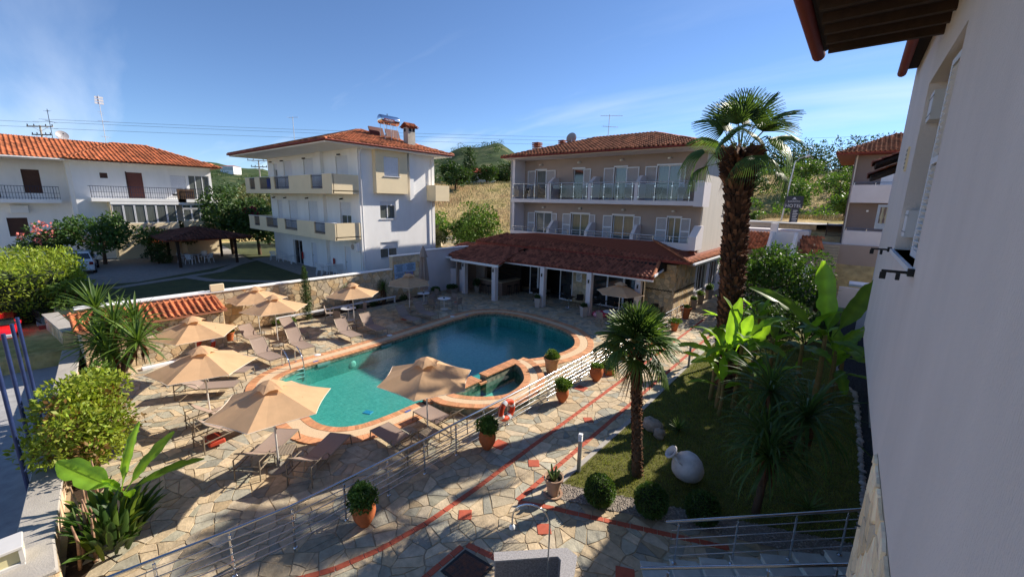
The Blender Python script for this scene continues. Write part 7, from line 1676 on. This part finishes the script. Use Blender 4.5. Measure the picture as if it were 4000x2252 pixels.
# ------------------------------------------------------------------ shrubs and pots
def shrub(label, loc, cl, n, size, mat, tint=(1, 1, 1), name='shrub', cat='shrub', trunk=True, asp=.55, group=None):
    t = thing(name, label, cat, loc, 0, group)
    if trunk:
        T = MB(); rg2 = random.Random(int(abs(loc[0])*10))
        for c, r in cl[:10]: e = Vector(c)-Vector(loc); T.tube([(rg2.random()*.2-.1, rg2.random()*.2-.1, 0), tuple(e*.5), tuple(e)], [.035, .025, .01], 5)
        T.obj('stems', bark, t, smooth=True)
    foliage('foliage', cl, n, size, mat, t, asp, tint); return t
rng = random.Random(77)
cl = blob_clumps((-13.95, .3, 1.5), (1.4, 1.0, 1.1), 44, rng, .36); shrub('big yellow green shrub between street wall and deck', (-13.9, .3, 0), cl, 7000, .125, leafy, (1., 1., 1.), asp=.5)
foliage('red_tips', blob_clumps((-13.7, .4, 1.45), (1.35, .95, .95), 22, rng, .33), 1800, .11, M('leaf_bronze', (.20, .115, .035), .55, .3, 1.6, tint=True, transl=.3), bpy.data.objects['shrub'], .45)
cl = blob_clumps((-15.9, .75, 1.6), (1.1, .7, .6), 18, rng, .42); shrub('bright green shrub behind the yellow one', (-15.9, .7, 0), cl, 2600, .12, leafm, (1.5, 1.5, 1.1))
def hedge():
    t = thing('tall_hedge', 'tall clipped yellow green hedge beside the street', 'hedge', (-35.5, -.2, .5)); cl = []; rg2 = random.Random(3)
    for x in np.arange(-40, -30.9, .75):
        for y in np.arange(-1.6, 1.5, .75):
            for z in (.9, 1.6, 2.3, 2.95):
                if abs(x+35.5) > 3.6 or abs(y) > .9 or z > 2.5: cl.append(((x+rg2.random()*.3, y+rg2.random()*.3, z+rg2.random()*.25), (.55, .55, .5)))
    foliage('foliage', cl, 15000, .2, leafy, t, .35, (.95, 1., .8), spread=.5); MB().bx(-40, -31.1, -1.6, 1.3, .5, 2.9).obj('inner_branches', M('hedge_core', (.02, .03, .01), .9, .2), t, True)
    cl = blob_clumps((-30.4, 1.2, 1.9), (1.0, .8, .8), 12, rg2, .45); shrub('light green bush at the right end of the tall hedge', (-30.4, 1.2, 1.2), cl, 1500, .16, leafm, (1.3, 1.3, 1.))
hedge()
def cypress():
    t = thing('cypress_tree', 'narrow dark columnar cypress before the stone wall', 'tree', (-24.05, 10.2, 0)); MB().tube([(0, 0, 0), (0, 0, 2.9)], [.06, .02], 8).obj('trunk', bark, t); cl = []
    for i in range(34): z = .15+2.85*i/33; w = .27*math.sin(math.pi*min(1, .25+.72*i/33))**.7; a = i*2.4; cl.append(((-24.05+w*.35*math.cos(a), 10.2+w*.35*math.sin(a), z), (w*.8, w*.8, .2)))
    foliage('crown', cl, 3600, .09, leafd, t, .35, (.85, .95, .9), out=.5, shell=.7)
cypress()
def pot(kind, s, mat, t):
    if kind == 'jar': prof = [(.10, 0), (.15, .08), (.22, .22), (.245, .34), (.235, .44), (.20, .52), (.215, .56), (.20, .57), (.175, .52)]
    elif kind == 'flare': prof = [(.13, 0), (.135, .03), (.17, .25), (.21, .42), (.245, .44), (.25, .50), (.22, .50), (.19, .44)]
    elif kind == 'ribbed': prof = [(.15, 0), (.17, .12), (.19, .13), (.19, .17), (.2, .18), (.23, .42), (.245, .43), (.245, .48), (.27, .49), (.28, .56), (.25, .56), (.22, .5)]
    elif kind == 'square':
        b = MB(); z = [0, .62]; 
        for k, (w0, w1) in enumerate([(.13, .185)]): b.add([(-w0,-w0,0),(w0,-w0,0),(w0,w0,0),(-w0,w0,0),(-w1,-w1,.58),(w1,-w1,.58),(w1,w1,.58),(-w1,w1,.58)], [(3,2,1,0),(0,1,5,4),(1,2,6,5),(2,3,7,6),(3,0,4,7)])
        b.rbx(-.2, .2, -.2, .2, .56, .62, .012); o = b.obj('pot', mat, t); o.scale = (s, s, s); MB().bx(-.17*s, .17*s, -.17*s, .17*s, .6*s, .625*s).obj('soil', soil, t); return .6*s
    elif kind == 'box':
        MB().rbx(-.34*s, .34*s, -.17*s, .17*s, 0, .27*s, .02).obj('pot', mat, t); MB().bx(-.31*s, .31*s, -.14*s, .14*s, .25*s, .275*s).obj('soil', soil, t); return .27*s
    o = MB().lathe([(r*s, z*s) for r, z in prof], 28).obj('pot', mat, t, smooth='auto'); zt = prof[-1][1]*s; MB().lathe([(prof[-1][0]*s, 0), (0, .02)], 20, Matrix.Translation((0, 0, zt-.03)), capb=False).obj('soil', soil, t); return zt
def potted(label, loc, kind, s, mat, bush, leaf=leafm, n=1400, tint=(1.2, 1.3, 1.), size=.05):
    t = thing('potted_plant', label, 'potted plant', (loc[0], loc[1], 0), R.random()*6, 'potted plants'); zt = pot(kind, s, mat, t)
    if bush:
        rg2 = random.Random(int(abs(loc[1])*91)); r, hh = bush; cl = []
        for i in range(34): a = rg2.random()*6.28; q = math.sqrt(rg2.random()); cl.append(((r*.74*q*math.cos(a), r*.74*q*math.sin(a), zt+hh*(.12+.72*rg2.random()*(1-.45*q*q))), (r*.34, r*.34, hh*.26)))
        foliage('foliage', cl, int(n*1.7), size*1.15, leaf, t, .6, tint, spread=.5, world=False)
    return t
potted('round leafy bush in terracotta jar, nearest on the railing', (-7.34, 3.95), 'jar', 1.02, potm, (.36, .48), leafm, 2600, (.8, 1., .9), .045); potted('round leafy bush in terracotta jar by the life ring', (-7.29, 7.81), 'jar', 1.02, potm, (.35, .48), leafm, 2600, (.95, 1.1, .9), .045)
potted('round leafy bush in terracotta jar beyond the life ring', (-7.25, 11.68), 'jar', .98, potm, (.33, .44), leafm, 2400, (1.2, 1.3, .9), .045); potted('short green plant in a wide terracotta jar on the walkway', (-7.21, 14.12), 'jar', 1.12, potm, (.26, .18), leafm, 1000, (1.3, 1.4, 1.), .045)
potted('green plant in a square terracotta planter box', (-7.22, 15.2), 'box', 1., potm, (.3, .3), leafm, 1200, (1.4, 1.5, 1.), .045); potted('flat green plant in a shallow pot below the small palm', (-7.4, 17.2), 'box', .75, potm, (.25, .2), leafm, 700, (1.3, 1.4, 1.), .045)
potted('terracotta jar half hidden behind the small palm fronds', (-7.27, 19.95), 'flare', .95, potm, (.24, .2), leafm, 800, (1.3, 1.4, 1.), .05); potted('bushy bowl pot at the gap in the railing', (-7.17, 23.2), 'flare', 1.1, potm, (.38, .25), leafm, 1300, (1.1, 1.2, .9), .05)
potted('tall terracotta pot at the far railing end', (-7.55, 26.35), 'flare', 1.5, potm, (.28, .22), leafm, 900, (1., 1.1, .9), .05); potted('ribbed tan pot with clipped bush on the pool edge', (-9.0, 13.55), 'ribbed', 1.25, potlight, (.33, .4), leafm, 2200, (1.25, 1.3, .9), .045)
potted('pale square pot with small ball bush at the third post', (-16.0, 22.0), 'square', 1.05, M('pale_square_pot', '#b3aaa4', .7, .06, 4, obj=True), (.2, .26), leafd, 900, (1.1, 1.2, 1.), .05); potted('pale square pot with small ball bush at the fourth post', (-12.5, 22.2), 'square', 1.05, M('pale_square_pot', '#b3aaa4'), (.2, .26), leafd, 900, (1.1, 1.2, 1.), .05)
potted('tall square pot with a standard tree beside the stone wall', (-7.95, 29.3), 'square', 1.1, potgrey, (.22, .25), leafm, 700, (1., 1.1, 1.), .06); potted('square pot with round bush behind the standard tree', (-8.0, 31.1), 'square', 1.15, potgrey, (.3, .3), leafm, 900, (1.2, 1.2, 1.), .06); potted('farthest square pot along the restaurant wall', (-8.05, 33.5), 'square', 1.2, potgrey, (.3, .5), leafm, 900, (1.3, 1.4, 1.2), .06)
potted('dark square pot with grass beside the bar post', (-22.1, 22.3), 'square', .95, potgrey, (.25, .55), leafd, 800, (.8, 1., 1.), .09); potted('long dark planter box against the low bar wall', (-23.4, 20.9), 'box', 1.5, potgrey, (.42, .3), leafd, 900, (.8, 1., .9), .08); potted('terracotta pot hidden behind the pump house loungers', (-23.0, 5.95), 'flare', .9, potm, (.2, .3), leafm, 500, (1.4, 1.4, 1.), .07)
potted('dark bowl planter by the grey wall corner', (-23.8, 19.6), 'box', 1.2, potgrey, (.3, .3), leafm, 500, (.9, 1., 1.), .09); potted('hanging style terracotta bowl on the garden wall', (-26.5, 5.8), 'flare', .8, potm, None)
sc = potted('tan plastic pot with a small cactus at the lawn corner', (-4.78, 7.5), 'flare', .98, M('tan_plastic_pot', '#a98a74', .6, .08, 5, obj=True), None)
MB().lathe([(.2, 0), (.24, .03), (.24, .05), (.18, .04)], 24).obj('saucer', M('tan_plastic_pot', '#a98a74'), sc, smooth='auto'); cac = M('cactus_green', (.10, .16, .04), .6, .3, 8)
for i in range(7):
    a = i*.9; h = .16+.05*(i % 3); MB().tube([(0.04*math.cos(a), .04*math.sin(a), .4), (.1*math.cos(a), .1*math.sin(a), .45+h*.6), (.15*math.cos(a), .15*math.sin(a), .48+h)], [.025, .03, .018], 7).obj('cactus_arm', cac, sc, smooth=True)
for k, (x, y, r, l) in enumerate([(-3.78, 7.98, .36, 'first clipped box ball at the lawn corner'), (-2.72, 8.45, .37, 'second clipped box ball, in the middle of the gravel bed'), (-1.75, 9.0, .36, 'third clipped box ball, in the shade by the steps')]):
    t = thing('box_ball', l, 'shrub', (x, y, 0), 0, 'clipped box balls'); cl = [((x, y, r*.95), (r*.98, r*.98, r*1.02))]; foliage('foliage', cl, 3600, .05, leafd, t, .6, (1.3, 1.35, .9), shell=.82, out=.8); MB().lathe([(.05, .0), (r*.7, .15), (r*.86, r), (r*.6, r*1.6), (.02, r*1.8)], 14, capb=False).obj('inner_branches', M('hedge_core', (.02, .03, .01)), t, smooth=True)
for k, (y, l) in enumerate([(8.6, 'small tuft at the wall foot behind the rear loungers'), (9.4, 'small tuft beside the cypress foot'), (11.6, 'low dark tuft behind the cypress table'), (13.6, 'low dark tuft between the two wall yuccas'), (14.6, 'low dark tuft left of the dark yucca'), (16.9, 'low dark bush below the notice boards')]):
    cl = blob_clumps((-24.15, y, .2), (.25, .35, .2), 8, rng, .6); shrub(l, (-24.15, y, 0), cl, 420, .08, leafm, (1.3, 1.4, .8) if k < 2 else (.7, .8, .8), trunk=False, group='low plants at the wall foot')
sheet('wall_foot_bed', [(-24.53, 6), (-23.9, 6), (-23.85, 16.4), (-23.9, 19), (-24.53, 19)], .006, soil)
# ------------------------------------------------------------------ trees
shrub_later = []
def gz(x, y): return float(terrain(np.array(x), np.array(y)))
tree('garden_tree', 'dark leafy tree behind the palm beside the walkway', (-3.9, 31.0, 0), 4.5, (3.4, 2.6, 2.1), leafm, 5, 9000, .2, (.7, .9, .65), .12, 36)
for k, (x, y, r, l) in enumerate([(-3.2, 24.5, 1.3, 'dark shrub behind the banana clumps'), (-1.2, 25.5, 1.3, 'dark shrub near the gravel behind the bananas'), (-2.4, 28.0, 1.5, 'dark shrub at the foot of the garden tree')]): shrub_later.append((l, (x, y, 0), r))
for l, p, r in shrub_later: shrub(l, p, blob_clumps((p[0], p[1], r*.8), (r, r, r*.75), 18, rng, .45), 2000, .16, leafd, (1., 1.1, .9), group='shrubs behind the bananas')
tree('feathery_tree', 'feathery green mimosa tree in front of the left house', (-47.0, 4.2, 1.3), 4.0, (2.6, 2.6, 1.5), leafd, 6, 4200, .24, (1.3, 1.5, 1.1), .12, 26)
tree('oleander_bush', 'oleander bush with pink flowers by the left house', (-47.5, 1.2, 1.3), 3.3, (1.8, 1.8, 1.3), leafd, 7, 2400, .2, (1.2, 1.3, 1.), .08, 18, cat='shrub')
foliage('blossoms', blob_clumps((-47.2, 1.3, 3.9), (1.7, 1.7, .8), 16, rng, .22), 260, .16, M('oleander_pink', '#d87a70', .7, .1, tint=True), [q for q in bpy.data.objects if q.name.startswith('oleander_bush')][0], .8)
tree('young_tree', 'small open tree left of the pergola', (-46.0, 7.0, 1.3), 3.2, (1.5, 1.5, 1.2), leafm, 8, 1300, .2, (1., 1., .9), .07, 16)
tree('round_shrub', 'round dark shrub at the pergola foot', (-44.6, 7.2, 1.3), 1.6, (1.0, 1., .8), leafd, 9, 1200, .16, (1.1, 1.1, 1.), .06, 10, cat='shrub')
for k, (x, y, h, r, sz, l, mt, tn) in enumerate([(-47.5, 13.5, 6.4, 2.9, .3, 'big dark tree between the pergola and the white block', leafd, (1.1, 1.2, 1.)), (-45.5, 15.2, 5.0, 2.2, .28, 'dark tree touching the left side of the white block', leafd, (.9, 1.1, 1.)), (-55, 19.5, 7.0, 3.2, .34, 'olive toned tree behind the big dark tree', leafo, (1.2, 1.3, 1.)), (-52, 24, 6.0, 3.0, .34, 'light green tree seen left of the upper balcony', leafm, (1.3, 1.4, 1.)), (-50, 11.2, 3.2, 1.4, .24, 'grey green bush right of the enclosed veranda', leafo, (1.2, 1.3, 1.1))]):
    tree('garden_tree', l, (x, y, 1.3), h, (r, r, h*.36), mt, 20+k, 3800, sz, tn, .15, 26, group='trees around the neighbour garden')
foliage('blossoms', blob_clumps((-44.9, 14.6, 5.6), (1.2, .8, .6), 10, rng, .25), 220, .2, M('bougainvillea', '#8a2740', .7, .2, tint=True), [q for q in bpy.data.objects if q.get('label') == 'dark tree touching the left side of the white block'][0], .8)
for k, (x, y, h, r, l, mt, tn) in enumerate([(-29.5, 29.5, 5.6, 2.2, 'bright green tree directly left of the hotel', leafm, (1.1, 1.2, .8)), (-31.8, 30.5, 4.2, 1.7, 'dark green tree next to the bright one left of the hotel', leafm, (.8, .9, .8)), (-34.3, 28.5, 4.6, 1.5, 'light green tree beside the right wall of the white block', leafm, (1.3, 1.4, 1.)), (-33.0, 26.4, 3.2, 1.3, 'small olive tree at the white block corner', leafo, (1.2, 1.2, 1.1))]):
    tree('garden_tree', l, (x, y, 1.3), h, (r, r, h*.4), mt, 40+k, 3000, .26, tn, .12, 24, group='trees between the two blocks')
def conifer(label, loc, h, r, seed):
    rg2 = random.Random(seed); t = thing('pine_tree', label, 'tree', loc, 0, 'conifers on the hillside'); MB().tube([(0, 0, -.5), (0, 0, h)], [.25, .04], 8).obj('trunk', bark, t); cl = []
    for i in range(44): u = i/44; w = r*(1-u)**.8*(.6+.5*rg2.random()); a = i*2.4; cl.append(((loc[0]+w*.7*math.cos(a), loc[1]+w*.7*math.sin(a), loc[2]+h*(.12+.88*u)), (w*.5+.2, w*.5+.2, h*.05)))
    foliage('crown', cl, 2600, .6, leafd, t, .3, (.8, .9, .8), droop=.3)
conifer('tall dark conifer on the skyline between the two blocks', (-73.7, 71.9, gz(-73.7, 71.9)), 8.6, 2.5, 1)
HT = [(-66.5,60.7,4.6,3.2),(-78,70,5,3),(-74.5,84,3,2),(-70.5,74.5,4.5,2.4),(-72.7,85.5,6.5,4),(-84,92,6,4.5),(-80,99,6.5,5),(-66,88,6,4),(-92,88,6,5)]
for k, (x, y, h, r) in enumerate(HT): tree('hillside_tree', ['rounded dark tree below the skyline conifer','dark tree left of the skyline conifer','small dark tree beside the far red roofed house','dark tree just right of the skyline conifer','large dark tree behind the hotel left corner','far dark tree on the ridge left of the hotel','far dark tree on the ridge above the dry field','dark tree close behind the hotel roof edge','distant dark tree at the ridge end'][k], (x, y, gz(x, y)), h, (r, r, h*.42), leafd, 60+k, 1900, .5, (1., 1.1, .9), .2, 20, group='dark trees on the slope between the blocks')
RT = [(-16.5,92,4.5,2.4,leafd),(-7.5,78,5.5,2.2,leafm),(-3.2,88,5.5,3.2,leafm),(-9.5,98,6,3.5,leafm),(-11.2,68,3.2,2.0,leafm),(-15.5,74,3.5,2.2,leafd),(-1.5,66,3.4,1.8,leafm)]
for k, (x, y, h, r, m_) in enumerate(RT): tree('hillside_tree', ['round dark tree on the dry slope right of the palm','thin open tree above the hotel sign','wide bright tree above the grey annex gate','wide bright tree at the top of the slope','low green bush left of the hotel sign','dark bush behind the street lamp','low pale bush right of the hotel sign'][k], (x, y, gz(x, y)), h, (r, r, h*.4), m_, 80+k, 1700, .42, (1.1, 1.2, 1.), .14, 18, group='trees on the slope behind the sign')
def slope_bushes():
    rg2 = random.Random(123); words = ['low', 'broad', 'round', 'ragged', 'small', 'dark', 'pale', 'tight', 'loose', 'leaning', 'tall', 'tiny']; n = 0
    cl = []
    for i in range(60):
        a = rad(-6+24*rg2.random()); r = 66+56*rg2.random(); x, y = -r*math.sin(a), r*math.cos(a); s_ = .7+1.1*rg2.random(); cl.append(((x, y, gz(x, y)+s_*.35), (s_, s_, s_*.7)))
    foliage('slope_scrub', cl, 9000, .4, leafm, None, .55, (1.1, 1.25, .9), spread=.6, world=False); tag(bpy.data.objects['slope_scrub'], 'low green scrub scattered over the slope behind the sign', 'scrub', kind='stuff')
slope_bushes()
def wood():
    # far woods that read as one mass
    rg2 = random.Random(99); cl = []
    for i in range(150):
        a = rad(-14+30*rg2.random()); r = 128+26*rg2.random(); x, y = -r*math.sin(a), r*math.cos(a); h = 6+4*rg2.random(); z = gz(x, y)
        for q in range(4): cl.append(((x+rg2.random()*2-1, y+rg2.random()*2-1, z+h*(.25+.2*q)), (2.6-.45*q, 2.6-.45*q, 1.6)))
    foliage('pine_wood', cl, 34000, .75, leafd, None, .35, (.75, .85, .75), spread=.6, world=False); o = bpy.data.objects['pine_wood']; tag(o, 'dark pine wood along the ridge at the right', 'wood', kind='stuff')
    cl = []
    for i in range(420):
        a = rad(36+44*rg2.random()); r = 150+520*rg2.random()**1.3; x, y = -r*math.sin(a), r*math.cos(a); s = 2.2+3.2*rg2.random(); cl.append(((x, y, gz(x, y)+s*.45), (s, s, s*.75)))
    for i in range(110):
        a = rad(64+14*rg2.random()); r = 70+70*rg2.random(); x, y = -r*math.sin(a), r*math.cos(a); s = 1.2+1.6*rg2.random(); cl.append(((x, y, gz(x, y)+s*.45), (s, s, s*.8)))
    foliage('scrub_wood', cl, 30000, 1.2, leafd, None, .6, (1., 1.05, .95), spread=.6, world=False); tag(bpy.data.objects['scrub_wood'], 'scattered scrub trees over the distant hills', 'wood', kind='stuff')
    # dry grass on the near slopes
    P = []
    while len(P) < 42000:
        a = rad(-14+66*rg2.random()); r = 50+70*rg2.random()**1.2; x, y = -r*math.sin(a), r*math.cos(a)
        if y > 58 or (x < -31 and y > 36): P.append((x, y))
    P = np.array(P); z = terrain(P[:, 0], P[:, 1]); D = NR.normal(size=(len(P), 3))*.35; D[:, 2] = 1; D /= np.linalg.norm(D, axis=1, keepdims=True)
    V, F = leaf_quads(np.column_stack([P, z]), D, .55, .12); k = len(P); g = np.clip(.5+.5*np.sin(P[:, 0]*.13+1)*np.cos(P[:, 1]*.1)+.3*NR.normal(size=k), 0, 1); dry = np.array([.62, .48, .24]); gr = np.array([.15, .18, .05]); c = dry*g[:, None]+gr*(1-g[:, None]); c *= (.7+.6*NR.random((k, 1)))
    tag(mobj('dry_grass', npmesh('dry_grass', V, F, np.repeat(c, 4, 0)), M('dry_grass', (1, 1, 1), .8, .1, 1, tint=True, transl=.0)), 'tall dry and green grass on the slopes behind the hotel', 'grass', kind='stuff')
wood()
def far_house(label, loc, w, d, h, roofm):
    t = thing('far_house', label, 'house', loc, .6, 'small houses on the far slopes'); MB().bx(-w/2, w/2, -d/2, d/2, -1, h).obj('wall', white, t)
    for x in np.arange(-w/2+.8, w/2-.8, 1.6): q = MB().bx(x, x+.8, -d/2-.03, -d/2, h*.45, h*.85).obj('window', glassdark, t)
    MB().add([(-w/2-.4,-d/2-.4,h),(w/2+.4,-d/2-.4,h),(w/2+.4,d/2+.4,h),(-w/2-.4,d/2+.4,h),(-w/4,0,h+1.3),(w/4,0,h+1.3)], [(0,1,5,4),(1,2,5),(2,3,4,5),(3,0,4),(3,2,1,0)]).obj('roof', roofm, t)
rr = M('far_roof_red', '#a8412e', .9, .15, 2)
far_house('far red roofed house on the slope between the blocks', (-78.2, 80.2, gz(-78.2, 80.2)), 8, 6, 3.0, rr); far_house('tiny white house on the left far hill', (-420, 75, gz(-420, 75)), 16, 12, 7, rr); far_house('tiny pale house high on the left ridge', (-640, 190, gz(-640, 190)), 18, 14, 9, rr); far_house('pale house beyond the skyline conifer', (-86, 100, gz(-86, 100)), 8, 7, 4, rr)
gt = thing('white_iron_gate', 'white iron double gate in the low wall between the blocks', 'gate', (-38.5, 34.5, 1.3), .55)
for k in range(22): MB().tube([(-1.25+k*.12, 0, .1), (-1.25+k*.12, 0, 1.2+.3*math.sin(math.pi*k/21))], .015, 5).obj('bar', plasticw, gt)
for z in (.15, .7, 1.15): MB().bx(-1.3, 1.35, -.02, .02, z-.025, z+.025).obj('rail', plasticw, gt)
for x, l in ((-1.55, 0), (1.6, 0)): MB().bx(x-.2, x+.2, -.2, .2, 0, 1.6).obj('pillar', cream, gt)
bw = thing('boundary_wall', 'low cream boundary wall either side of the white gate', 'wall', (-38.5, 34.5, 1.3), .55); MB().bx(-9, -1.78, -.12, .12, 0, 1.25).obj('wall_section', cream, bw); MB().bx(1.83, 12, -.12, .12, 0, 1.25).obj('wall_section', cream, bw)
